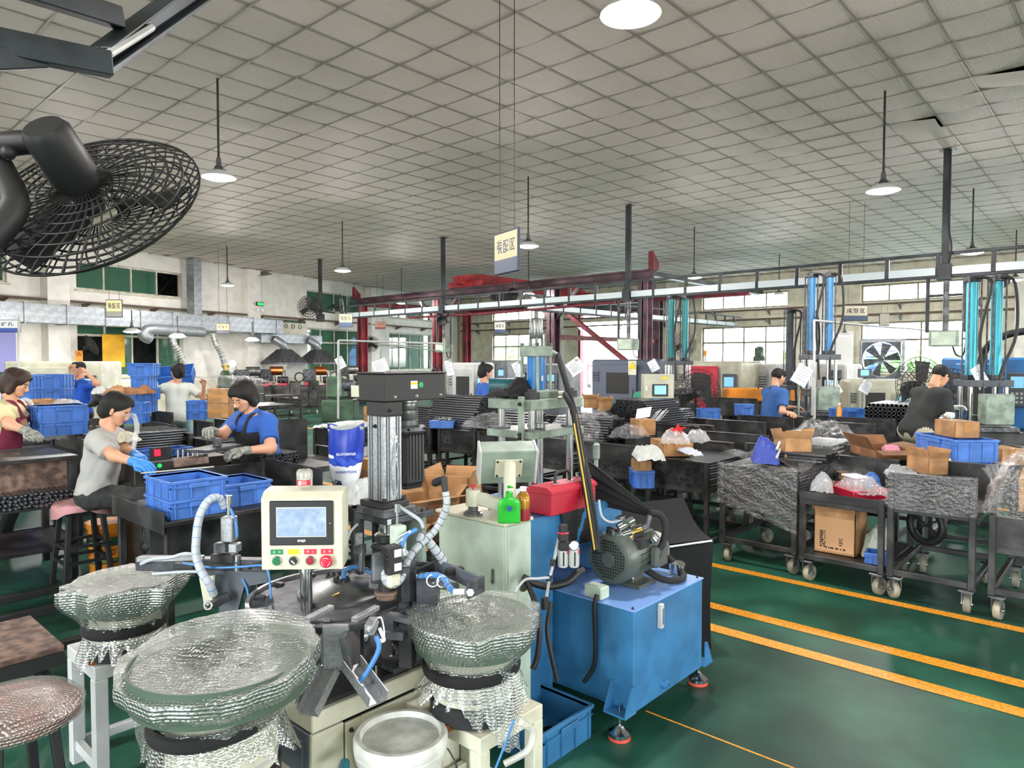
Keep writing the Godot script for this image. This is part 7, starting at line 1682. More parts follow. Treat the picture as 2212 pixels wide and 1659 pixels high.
	for a in pf:
		var c := V(11.58,1.32,-2.40)
		if a[0] == 2060: c = V(11.89,1.18,-2.04)
		elif a[0] == 1508: c = V(11.04,1.13,-5.67)
		elif a[0] == 1478: c = V(20.44,2.20,-11.00)
		elif a[0] == 942: c = V(7.68,1.27,-8.64)
		var ff := fan(c,V(-0.6,0.1,0.8) if a[0] != 942 else V(0.9,0,0.5),a[3],a[4],5,30,0.004,M.jet)
		if a[0] != 1478: pt("stand",G.new().cyl(V(0.1,-c.y,-0.1),V(0.1,-0.1,-0.1),0.025,8).lathe([Vector2(0.25,0),Vector2(0.25,0.03),Vector2(0,0.06)],16,xf(V(0.1,-c.y,-0.1))),M.jet,ff)
	var xf_ := th("exhaust_fan","square framed exhaust fan with wide grey blades in the daylight window","exhaust fan",V(27.0,1.72,-6.85))
	pt("housing",holed(G.new(),Transform3D(Basis(Vector3.BACK,Vector3.UP,Vector3.LEFT),V(0.1,0,0)),-0.72,0.72,-0.72,0.7,0.3,[[-0.62,0.62,-0.62,0.62]]),M.galv,xf_)
	var cor := G.new()
	for k in 4:
		var q := PackedVector2Array([Vector2(0.62,0.62)])
		for i in 9: q.append(Vector2(cos(i * PI / 16),sin(i * PI / 16)) * 0.62)
		cor.prism(q,0.04,xf(V(-0.03,0,0),ry(-90) * Basis(Vector3.BACK,k * PI / 2)))
	pt("shroud",cor,M.greydark,xf_)
	for k in 6:
		var bb := Basis(Vector3.RIGHT,k * PI / 3 + 0.3)
		pt("blade",G.new().sheet(4,6,func(u,v): return bb * V((u - 0.5) * 0.12,lerpf(0.1,0.58,v),(u - 0.5) * lerpf(0.1,0.3,v)),0.006),M.dullsteel,xf_)
	pt("hub",G.new().cyl(V(-0.08,0,0),V(0.08,0,0),0.1,16),M.darksteel,xf_)
	for k in 6: pt("louvre_bar",G.new().cyl(V(0.25,-0.5 + k * 0.2,-0.6),V(0.25,-0.5 + k * 0.2,0.6),0.012,6),M.jet,xf_)
	for a in [[V(13.41,3.45,-12.11),"black floodlight clamped under the crane beam"],[V(12.51,2.78,-13.82),"black horn speaker beside the far red crane column"],[V(17.01,3.31,-2.17),"black siren on the daylight wall at the right edge"]]:
		var q := th("floodlight",a[1],"lamp",a[0])
		pt("body",G.new().lathe([Vector2(0,-0.14),Vector2(0.07,-0.14),Vector2(0.09,-0.02),Vector2(0.15,0.1),Vector2(0.13,0.12),Vector2(0,0.05)],18,xf(Vector3.ZERO,along(V(-0.7,-0.3,0.6)))),M.jet,q)
		pt("bracket",G.new().bar(V(0,0.08,0),V(0.05,0.34,0),0.03,0.03),M.jet,q)
	lamp_at(0,V(6.22,2.38,-17.77),"low hung lamp under the long duct, left one of three",0.5)
	lamp_at(0,V(7.15,2.28,-17.48),"low hung lamp beside the big duct elbow",0.5)
	lamp_at(0,V(9.36,2.25,-18.02),"low hung lamp over the welding corner",0.5)
	lamp_at(0,V(21.26,2.41,-6.37),"low hung lamp throwing a bright pool on the white wall panel",0.5)
	one("wall_panel",G.new().bx(26.86,26.89,0.9,2.75,-9.25,-7.75,0.004),M.white,"white board on the daylight wall lit by the low lamp","panel")
func ducts() -> void:
	var lx := lwx(1.0)
	var d := th("air_duct","long galvanised square air duct along the left wall","duct",lx * V(9,2.95,0))
	for i in 9: pw("duct_section",G.new().box(lx * V(4.2 + 1.08 * i,2.93,0),V(1.06,0.5,0.5),0.004,lx.basis).box(lx * V(4.74 + 1.08 * i,2.93,0),V(0.03,0.55,0.55),0,lx.basis),M.galv,d)
	pw("end_cap",G.new().box(lx * V(13.4,2.93,0),V(0.6,0.5,0.5),0.004,lx.basis),M.galv,d)
	pw("riser",G.new().box(lx * V(10.3,4.1,-0.3),V(0.3,1.9,0.36),0.004,lx.basis),M.galv,d)
	for y in [3.5,4.2,4.7]: pw("riser_seam",G.new().box(lx * V(10.3,y,-0.3),V(0.33,0.03,0.39),0,lx.basis),M.galv,d)
	pw("elbow",G.new().tube(spl([lx * V(8.3,2.35,0.2),lx * V(8.1,2.45,0.2),lx * V(8.2,2.62,0.2),lx * V(8.9,2.64,0.2),lx * V(10.2,2.62,0.2)],5),0.17,14),M.galv,d)
	for a in [[9.0,2.6,1.6],[10.6,2.55,1.3]]:
		var p := [lx * V(a[0],a[1],0.2),lx * V(a[0] + 0.05,2.2,0.3),lx * V(a[0] + 0.25,1.9,0.3),lx * V(a[0] + 0.4,a[2],0.35)]
		pw("flexible_hose",G.new().tube(spl(p,6),0.09,12),M.galv,d)
		var s := spl(p,8)
		for k in s.size(): if k % 2 == 0 and k < s.size() - 1: pw("hose_rib",G.new().ring(s[k],0.095,0.012,(s[k + 1] - s[k]).normalized(),14,5),M.cream,d)
	var d2 := th("hood_duct","lower galvanised duct with two pyramid hoods over the red machines","duct",lx * V(16,2.5,0))
	pw("duct_section",G.new().box(lx * V(14.6,2.52,-0.3),V(3.2,0.34,0.36),0.004,lx.basis),M.galv,d2)
	for s in [13.9,15.7]:
		pw("flexible_hose",G.new().tube(spl([lx * V(s - 0.3,2.5,-0.1),lx * V(s - 0.1,2.3,0.1),lx * V(s,2.15,0.1)],4),0.15,12),M.galv,d2)
		pw("hood",G.new().lathe([Vector2(0.85,1.55),Vector2(0.85,1.62),Vector2(0.28,2.1),Vector2(0.22,2.12)],4,Transform3D(lx.basis * ry(45),lx * V(s,0,0.1))),M.dullsteel,d2)
	one("yellow_panel",slab(V(7.64,1.99,-23.34),0.72,1.0,0.02,V(0.9636,0,-0.2673),Vector3.UP,0.01),M.yellow if false else mt("posteryellow",rgb8(240,180,36),0.6,0,0.1),"yellow sheet covering a pane of the left window","sheet")
	var ws := th("warning_sign","orange warning sign with black triangle by the tilted black fan","sign",V(6.47,1.82,-22.55))
	pt("plate",slab(Vector3.ZERO,0.22,0.32,0.01,V(0.9636,0,-0.2673),Vector3.UP),M.orange,ws)
	pt("triangle",G.new().ring(V(0,0.04,0.012),0.06,0.012,V(0.267,0,0.963),3,4),M.jet,ws)
	one("violet_board",slab(V(4.68,1.99,-22.46),0.6,1.2,0.02,V(0.9636,0,-0.2673),Vector3.UP,0.004),mt("violetboard",rgb8(130,130,190),0.5),"violet board at the left edge below the white and blue sign","board")
	one("sign_pole",G.new().cyl(V(2.90,2.37,-12.94),V(2.86,1.04,-12.91),0.018,8),M.greylight,"white pole holding the white and blue sign at the left","pole")
func cnc(c: Vector3,w: float,h: float,d: float,yaw: float,body: Material,dark: Material,label: String,kind := 0) -> Node3D:
	var t := th("machine_tool",label,"machine",c,yaw)
	pt("plinth",G.new().box(V(0,0.2,0),V(w,0.4,d),0.02),dark,t)
	pt("body",G.new().box(V(0,0.4 + (h - 0.4) / 2,-0.03),V(w * 0.98,h - 0.4,d * 0.94),0.04),body,t)
	var dr := pt("door",G.new().box(V(-w * 0.08,0.42 + (h - 0.5) * 0.5,d / 2),V(w * 0.52,h - 0.56,0.05),0.02),body if kind != 2 else M.red,t)
	pt("door_window",G.new().box(V(-w * 0.08,0.5 + (h - 0.5) * 0.55,d / 2 + 0.028),V(w * 0.32,(h - 0.56) * 0.42,0.012),0.02),M.jet,dr)
	pt("door_handle",G.new().box(V(w * 0.13,h * 0.55,d / 2 + 0.05),V(0.025,0.22,0.03),0.006),M.chrome,dr)
	var cp := pt("control_panel",G.new().box(V(w * 0.36,h * 0.66,d / 2 + 0.02),V(w * 0.2,h * 0.36,0.07),0.01),dark,t)
	pt("screen",G.new().box(V(w * 0.36,h * 0.74,d / 2 + 0.058),V(w * 0.14,h * 0.12,0.006)),M.screenblue if M.has("screenblue") else glow("screenblue",Color(0.5,0.75,0.9),0.5),cp)
	for k in 9: pt("key",G.new().box(V(w * (0.31 + 0.05 * (k % 3)),h * (0.62 - 0.045 * (k / 3)),d / 2 + 0.058),V(w * 0.03,h * 0.025,0.01)),M.greylight,cp)
	for k in 4: pt("vent_slot",G.new().box(V(-w * 0.42,h * (0.72 + 0.035 * k),d / 2 - 0.028),V(w * 0.1,0.02,0.03)),M.greydark,t)
	if kind != 1:
		pt("stack_light",G.new().cyl(V(-w * 0.3,h,-d * 0.2),V(-w * 0.3,h + 0.12,-d * 0.2),0.015,8),M.dullsteel,t); pt("stack_lens",G.new().cyl(V(-w * 0.3,h + 0.12,-d * 0.2),V(-w * 0.3,h + 0.24,-d * 0.2),0.035,12),M.orange,t)
	return t
func press_tower(c: Vector3,yaw: float,top: float,m: Material,label: String,box := true) -> void:
	var t := th("vertical_press",label,"machine",c,yaw,"tall vertical cylinder presses")
	var low := top - 1.25
	pt("base",G.new().box(V(0,0.42,0),V(0.7,0.84,0.6),0.01),M.rack,t)
	pt("table_plate",G.new().box(V(0,0.87,0),V(0.6,0.06,0.5),0.006),M.dullsteel,t)
	pt("head_plate",G.new().box(V(0,low - 0.05,0),V(0.5,0.08,0.4),0.006),M.greydark,t)
	for s: float in [-1.0,1.0]:
		pt("cylinder",G.new().cyl(V(0.13 * s,low,0.02 * s),V(0.13 * s,top - 0.06,0.02 * s),0.062,16),m,t)
		pt("cylinder_cap",G.new().box(V(0.13 * s,top - 0.03,0.02 * s),V(0.16,0.07,0.16),0.008),M.darksteel,t)
		pt("cylinder_foot",G.new().box(V(0.13 * s,low + 0.02,0.02 * s),V(0.16,0.06,0.16),0.008),M.darksteel,t)
		for q in [V(0.07,0,0.07),V(-0.07,0,0.07),V(0.07,0,-0.07),V(-0.07,0,-0.07)]: pt("tie_rod",G.new().cyl(V(0.13 * s + q.x,low,0.02 * s + q.z),V(0.13 * s + q.x,top - 0.02,0.02 * s + q.z),0.01,6),M.dullsteel,t)
		pt("guide_column",G.new().cyl(V(0.2 * s,0.9,0.12),V(0.2 * s,low - 0.05,0.12),0.028,12),M.chrome,t)
		pt("guide_column",G.new().cyl(V(0.2 * s,0.9,-0.12),V(0.2 * s,low - 0.05,-0.12),0.028,12),M.chrome,t)
		pt("piston_rod",G.new().cyl(V(0.13 * s,low - 0.55,0.02 * s),V(0.13 * s,low,0.02 * s),0.03,10),M.chrome,t)
		pt("hydraulic_hose",G.new().tube(spl([V(0.13 * s,top - 0.02,0.09),V(0.13 * s + 0.12,top - 0.1,0.16),V(0.2 * s + 0.08,top - 0.7,0.16),V(0.1 * s,low + 0.05,0.18),V(0.08 * s,low - 0.4,0.2)],5),0.018,7),M.cable,t)
	pt("slide_block",G.new().box(V(0,low - 0.6,0.04),V(0.46,0.12,0.3),0.01),M.dullsteel,t)
	if box: pt("control_box",G.new().box(V(0.0,1.12,0.3),V(0.32,0.36,0.18),0.01),M.greyg,t)
	pt("die_block",G.new().box(V(0,0.96,0.05),V(0.24,0.14,0.2),0.008),M.steel,t)
func paper(c: Vector3,w: float,h: float,roll: float,label: String,pole := -1.0) -> void:
	var b := Basis(V(0.68,0,0.73),Vector3.UP,V(-0.73,0,0.68)) * Basis(Vector3.BACK,roll)
	var o := th("hanging_paper",label,"paper",c,0,"job sheets hung on poles")
	pt("sheet",G.new().sheet(6,6,func(s,q): return b * V((s - 0.5) * w,(q - 0.5) * h,0.02 * sin(s * 3.0 + q * 2.0)),0.002),M.paper,o)
	var g := G.new()
	for k in 5: g.box(b * V(-0.02 * (k % 2),(0.3 - 0.14 * k) * h,0.036),V(w * 0.6,0.004,0.002),0,b)
	pt("print_lines",g,M.greydark,o).set_meta("kind","stuff")
	if pole > 0: pt("pole",G.new().cyl(V(0.02,h * 0.4,-0.05),V(0.02,pole - c.y,-0.05),0.018,8),M.greyg,o); pt("pole_arm",G.new().cyl(V(0.02,h * 0.45,-0.05),V(0.0,h * 0.45,0.03),0.008,6),M.greyg,o)
func back_machines() -> void:
	mt("navygrey",rgb8(92,100,116),0.45)
	mt("beige",rgb8(196,196,174),0.45,0,0.12)
	cnc(V(14.2,0,-8.9),1.9,1.72,1.1,-90 + 2,M.navygrey,M.greydark,"big slate grey lathe with yellow warning plate before the gate",1)
	var wp := th("warning_plate","yellow triangle plate on the slate grey lathe","sign",V(12.69,1.54,-8.04))
	pt("plate",slab(Vector3.ZERO,0.2,0.3,0.01,V(0,0,1),Vector3.UP),M.cream,wp); pt("triangle",G.new().prism(PackedVector2Array([Vector2(-0.09,-0.05),Vector2(0.09,-0.05),Vector2(0,0.1)]),0.012,xf(V(-0.01,0.03,0),ry(-90))),M.yellow,wp)
	cnc(V(14.6,0,-7.0),1.5,1.68,1.2,-90,M.beige,M.greydark,"beige machine with raspberry red door",2)
	cnc(V(15.6,0,-5.4),1.9,1.62,1.2,-90,M.greylight,M.jet,"white machine tool with black control panel and green motor on top",0)
	var gm := th("green_motor","green pump motor standing on the white machine tool","motor",V(15.87,1.68,-6.62))
	pt("motor",G.new().lathe([Vector2(0,0),Vector2(0.13,0),Vector2(0.13,0.1),Vector2(0.1,0.12),Vector2(0.1,0.3),Vector2(0.06,0.34),Vector2(0,0.34)],16),M.green,gm); pt("terminal_box",G.new().box(V(-0.11,0.16,0.05),V(0.1,0.12,0.12),0.01),M.green,gm)
	cnc(V(16.5,0,-13.5),1.8,1.6,1.1,-90,M.grey,M.greydark,"grey machine beside the hanging silver sheet",1)
	cnc(V(18.5,0,-17.5),1.6,1.7,1.1,-80,M.grey,M.navygrey,"grey cabinet machine under the far crane column",1)
	cnc(V(10.5,0,-10.7),0.9,1.65,0.7,-60,M.greylight,M.grey,"light grey two door cabinet left of the masked woman",1)
	cnc(V(4.3,0,-15.9),1.8,1.68,1.0,-42,M.beige,M.jet,"wide cream machine with black windows behind the man in blue",1)
	cnc(V(13.7,0,-3.6),1.0,1.35,0.8,-60,M.beige,M.greyg,"small beige machine under the exhaust fan",1)
	cnc(V(16.2,0,-2.3),1.4,1.75,1.0,-80,M.cylblue,M.greydark,"sky blue machine with dark paned window at the right",1)
	cnc(V(14.3,0,-0.2),1.6,2.3,1.0,-80,M.greylight,M.greyg,"tall pale cabinet at the right edge behind the press hoses",1)
	for a in [[V(13.37,1.09,-5.47),1.5,"long orange covered machine bed left of the blue press cylinders"],[V(14.91,1.04,-4.67),1.3,"orange covered machine bed right of the blue press cylinders"]]:
		var y := th("machine_bed",a[2],"machine",a[0] * V(1,0,1),-47)
		pt("cover",G.new().box(V(0,1.03,0),V(a[1],0.26,0.5),0.03),M.orange,y)
		pt("bed",G.new().box(V(0,0.45,0),V(a[1],0.88,0.45),0.02),M.rack,y)
		pt("handle",G.new().tube(spl([V(-0.2,1.16,0.24),V(-0.2,1.19,0.26),V(-0.1,1.19,0.26),V(-0.1,1.16,0.24)],3),0.012,6),M.jet,y)
	var cb := th("control_box","beige control box with dark touch screen above the right tube pyramid","control box",V(8.45,1.17,-4.95),-46)
	pt("box",G.new().box(V(0,0.16,0),V(0.42,0.36,0.16),0.01),M.beige,cb)
	var sbz := pt("screen_bezel",G.new().box(V(0.02,0.12,0.082),V(0.22,0.17,0.012),0.003),M.jet,cb)
	pt("screen",G.new().box(V(0.02,0.125,0.09),V(0.16,0.12,0.004)),M.screenblue,sbz)
	pt("caution_label",G.new().box(V(0.08,0.29,0.082),V(0.08,0.03,0.002)),M.yellow,cb)
	pt("switch",G.new().box(V(-0.17,0.15,0.084),V(0.02,0.06,0.01)),M.paper,cb)
	pt("post",G.new().box(V(0,-0.55,-0.02),V(0.1,1.06,0.1),0.004),M.greyg,cb)
	press_tower(V(11.3,0,-3.75),-50,3.05,M.pressblue if M.has("pressblue") else mt("pressblue",rgb8(64,128,178),0.35,0.2),"tall press with steel blue twin cylinders beside the man in the blue polo")
	press_tower(V(11.9,0,-4.3),-50,2.55,M.greydark,"dark grey press cylinder just behind the steel blue pair",false)
	press_tower(V(12.2,0,-6.7),-47,2.95,mt("pressteal",rgb8(40,140,146),0.35,0.2),"tall press with deep teal twin cylinders before the gate",false)
	press_tower(V(10.2,0,-1.45),-55,2.72,mt("presscyan",rgb8(60,176,196),0.35,0.2),"tall press with light cyan twin cylinders at the right edge")
	one("press_hose",G.new().tube(spl([V(10.64,2.06,-1.08),V(10.75,2.03,-1.26),V(10.85,1.94,-1.44),V(11.01,1.80,-1.56),V(10.96,1.57,-1.60),V(10.94,1.20,-1.61),V(10.90,0.93,-1.64)],6),0.045,10),M.rubber,"thick black hose bundle curving down beside the cyan cylinders","hose")
	paper(V(8.07,1.65,-11.95),0.16,0.24,0.5,"job sheet hung on the white pole left of the servo press",1.0)
	paper(V(6.76,1.61,-8.92),0.22,0.2,0.4,"pair of crumpled job sheets above the black gear head")
	paper(V(6.81,1.59,-7.38),0.1,0.22,0.25,"narrow job sheet by the light grey cabinet",1.0)
	paper(V(6.421,1.627,-4.83),0.18,0.17,0.6,"bright tilted sheet in plastic between press and lathe",0.9)
	paper(V(6.35,1.58,-5.65),0.1,0.2,0.4,"folded sheet left of the blue press cylinder",1.0)
	paper(V(9.22,1.62,-5.47),0.14,0.17,0.5,"job sheet leaning over the beige control box")
	paper(V(10.00,1.49,-3.55),0.24,0.28,-0.5,"large job sheet hung before the steel blue cylinders",0.9)
	paper(V(11.56,1.25,-3.60),0.2,0.2,0.5,"patterned sheet over the orange machine bed")
	paper(V(11.90,1.28,-3.24),0.18,0.2,-0.5,"white sheet hung on a post by the exhaust fan",0.8)
	paper(V(10.01,1.50,-1.45),0.16,0.28,0.5,"bundle of papers hung on the cyan cylinder press")
	var pf := th("pipe_frame","thin pale pipe frame rising left of the servo press head","pipe frame",V(7.45,0.65,-11.10))
	pw("upright",G.new().cyl(V(7.44,0.61,-11.11),V(7.48,2.07,-11.14),0.022,8),M.greylight,pf)
	pw("top_pipe",G.new().cyl(V(7.48,2.07,-11.14),V(8.79,2.01,-9.68),0.018,8),M.greylight,pf)
	pw("upright",G.new().cyl(V(8.80,2.12,-9.69),V(8.78,0.99,-9.65),0.022,8),M.greyg,pf)
	pw("mid_pipe",G.new().cyl(V(8.00,1.99,-10.55),V(8.00,1.73,-10.55),0.018,8).cyl(V(8.00,1.99,-10.55),V(8.77,1.87,-9.70),0.014,8),M.greyg,pf)
	var pg := th("pipe_frame","pale air pipe rising beside the steel blue cylinders and crossing right","pipe frame",V(10.82,0.85,-3.65))
	pw("upright",G.new().cyl(V(10.82,0.82,-3.65),V(10.86,2.30,-3.69),0.02,8).box(V(10.83,1.27,-3.67),V(0.07,0.8,0.05),0.004),M.greylight,pg)
	pw("top_pipe",G.new().cyl(V(10.86,2.30,-3.69),V(12.51,2.27,-3.35),0.018,8).cyl(V(12.51,2.27,-3.35),V(14.83,2.23,-2.73),0.014,8),M.greylight,pg)
	for k in 5:
		var c: Vector3 = [V(12.83,0.00,-23.25),V(13.90,0.00,-22.07),V(15.94,0.00,-23.02),V(11.70,0.00,-22.75),V(10.98,0.00,-25.30)][k]
		var t := th("tube_machine",["oily tube machine with red trays under the left hood","oily tube machine with big wheel under the right hood","dark tube machine beside the red crane column","oily bench machine with red box left of the hoods","air tooled bench machine by the flexible hoses"][k],"machine",c,-40 + 8 * k)
		pt("bench",G.new().box(V(0,0.4,0),V(1.3,0.8,0.6),0.01),M.rack,t)
		pt("tray",G.new().box(V(-0.2,0.86,0.1),V(0.5,0.1,0.4),0.01),M.red,t)
		pt("tray",G.new().box(V(0.4,0.84,0.15),V(0.3,0.08,0.3),0.01),M.red,t)
		pt("headstock",G.new().box(V(-0.25,1.15,-0.1),V(0.45,0.45,0.4),0.03),M.darksteel,t)
		pt("drum",G.new().cyl(V(-0.1,1.32,-0.1),V(0.35,1.32,-0.1),0.16,16),M.copper if k < 2 else M.steel,t)
		pt("hand_wheel",G.new().ring(V(-0.6,1.1,0.15),0.16,0.025,V(0.3,0,1),20,6),M.jet,t)
		pt("motor",G.new().cyl(V(0.2,1.0,0.1),V(0.55,1.0,0.1),0.12,14),M.jet,t)
		for j in 6: pt("lever",G.new().cyl(V(-0.4 + 0.18 * j,0.9,0.2),V(-0.4 + 0.18 * j + 0.06 * sin(j * 2.0),1.15 + 0.1 * (j % 3),0.24),0.02,7),M.dullsteel,t)
		if k == 4:
			for j in 4: pt("air_column",G.new().cyl(V(-0.4 + 0.25 * j,0.9,0),V(-0.4 + 0.25 * j,2.0,0),0.03,8),M.galv,t); pt("air_block",G.new().box(V(-0.4 + 0.25 * j,1.5 + 0.1 * (j % 2),0.05),V(0.14,0.2,0.1),0.01),M.paper,t)
	for a in [[9.0,10.1,-17.4,-16.8,1.07,"dark cart with lower shelf under the left hood machine"],[11.6,12.3,-20.0,-19.4,1.05,"tall dark cabinet cart with castors beside the green lathe"],[6.6,7.6,-14.9,-14.1,0.98,"dark table with two small cartons behind the woman in blue"]]:
		cart(a[0],a[1],a[2],a[3],a[4],0.3,a[5],true,0.35)
	for k in 2: carton(V(6.9 + 0.35 * k,0.99,-14.5),0.3,0.18,0.24,-45,["left small carton on the dark table behind the woman in blue","right small carton on the dark table behind the woman in blue"][k],0)
	var gl := th("green_lathe","old green machine base with chip tray left of the servo press","machine",V(11.2,0,-16.6),-47)
	pt("base",G.new().box(V(0,0.3,0),V(0.9,0.6,0.7),0.03),M.green,gl); pt("head",G.new().box(V(-0.1,0.95,0),V(0.5,0.6,0.5),0.05),M.green,gl); pt("chuck",G.new().cyl(V(0.1,1.0,0.1),V(0.4,1.0,0.1),0.16,16),M.darksteel,gl); pt("shelf",G.new().box(V(0.65,0.62,0.1),V(0.5,0.03,0.4)),M.greyg,gl)
	var gc := th("gas_cylinder","dark green gas cylinder with regulator beside the bright welding light","gas cylinder",V(6.51,1.20,-13.65) * V(1,0,1))
	pt("cylinder",G.new().lathe([Vector2(0,0.3),Vector2(0.15,0.3),Vector2(0.15,1.35),Vector2(0.1,1.47),Vector2(0.04,1.5),Vector2(0,1.5)],18),M.green,gc); pt("valve",G.new().cyl(V(0,1.5,0),V(0,1.62,0),0.03,8).cyl(V(-0.08,1.58,0),V(0.08,1.58,0),0.02,8),M.brass,gc); pt("stand",G.new().cyl(V(0,0,0),V(0,0.3,0),0.17,14),M.jet,gc)
	var wl := th("work_light","small bright bare work light near the gas cylinder","lamp",V(7.09,1.63,-14.53))
	pt("bulb_glow",G.new().ball(Vector3.ZERO,V(0.07,0.07,0.07),12,8),glow("worklight",Color(1,0.98,0.95),8.0),wl); pt("arm",G.new().cyl(V(0.05,-0.05,0),V(0.3,-0.6,0.1),0.015,6),M.jet,wl)
	var ol := OmniLight3D.new(); ol.name = "lamp_light"; wl.add_child(ol,true); ol.light_energy = 1.5; ol.light_size = 0.05; ol.shadow_enabled = true; ol.omni_range = 40; ol.omni_attenuation = 2.0
	var mm := th("winding_machine","teal motored machine with small tilted display before the masked woman","machine",V(6.63,1.27,-6.07) * V(1,0,1),-45)
	pt("bench",G.new().box(V(0,0.5,0),V(0.8,1.0,0.5),0.01),M.rack,mm); pt("motor",G.new().cyl(V(-0.25,1.36,0),V(0.1,1.36,0),0.11,18),M.motorteal if M.has("motorteal") else mt("motorteal",rgb8(30,84,92),0.4),mm); pt("motor_end",G.new().cyl(V(0.1,1.36,0),V(0.2,1.36,0),0.12,18),M.orange,mm); pt("mount",G.new().box(V(-0.05,1.12,0),V(0.4,0.26,0.24),0.01),M.dullsteel,mm)
	var dp := pt("display",G.new().box(V(0.02,1.14,0.28),V(0.22,0.15,0.05),0.006,Basis(Vector3.RIGHT,-0.5)),M.greylight,mm); pt("screen",G.new().box(V(0.02,1.152,0.306),V(0.16,0.09,0.006),0,Basis(Vector3.RIGHT,-0.5)),M.screenblue,dp)
	for k in 3: crate_at([V(9.83,0.89,-4.31),V(10.22,0.77,-5.07),V(10.20,0.87,-3.00)][k],0.22 + 0.1 * k,0.24,0.17,-45,["blue bin with tag left of the man in the blue polo","blue bins under the slate lathe's end","blue bin on the bench right of the steel blue press"][k],M.crate_light)
	for a in [[9.0,9.9,-6.4,-5.6,0.93,"dark bench left of the man in the blue polo"],[8.6,9.6,-4.3,-3.5,0.92,"dark bench in front of the man in the blue polo"],[8.9,9.8,-3.1,-2.3,0.95,"dark bench right of the steel blue press"],[7.6,8.5,-1.5,-0.7,0.85,"dark trolley below the man in black"],[12.4,13.4,-6.2,-5.2,1.0,"dark workbench along the orange machine bed"]]:
		cart(a[0],a[1],a[2],a[3],a[4],0.3,a[5],false)
	tubes(V(10.2,0.72,-1.75) + V(0,0,-0.5),90,0.8,0.026,17,9,0.2,"bundle of thick tubes, ends facing the man in black")
	cart(9.7,10.7,-2.75,-1.7,0.74,0.05,"low stand under the thick tube bundle by the man in black",false)
	var ob := th("drink_bottle","orange drink bottle on the bench right of the steel blue press","bottle",V(9.91,0.91,-3.02))
	pt("bottle",G.new().lathe([Vector2(0,0),Vector2(0.035,0),Vector2(0.035,0.12),Vector2(0.014,0.17),Vector2(0.014,0.19),Vector2(0,0.19)],14),mt("orangedrink",rgb8(240,150,60),0.3),ob); pt("cap",G.new().cyl(V(0,0.19,0),V(0,0.215,0),0.018,10),M.white,ob)
	for k in 2:
		var mn := th("small_monitor",["small dark operator screen left of the exhaust fan","small blue lit operator screen beside the exhaust fan"][k],"monitor",[V(14.20,1.43,-4.42),V(14.60,1.45,-3.99)][k],-47)
		pt("case",G.new().box(Vector3.ZERO,V(0.26,0.17,0.06),0.008),M.greydark,mn); pt("screen",G.new().box(V(-0.02,0.01,0.032),V(0.16,0.11,0.004)),M.screenblue if k else M.jet,mn); pt("stand",G.new().cyl(V(0,-0.08,0),V(0,-0.3,0),0.02,8),M.jet,mn)
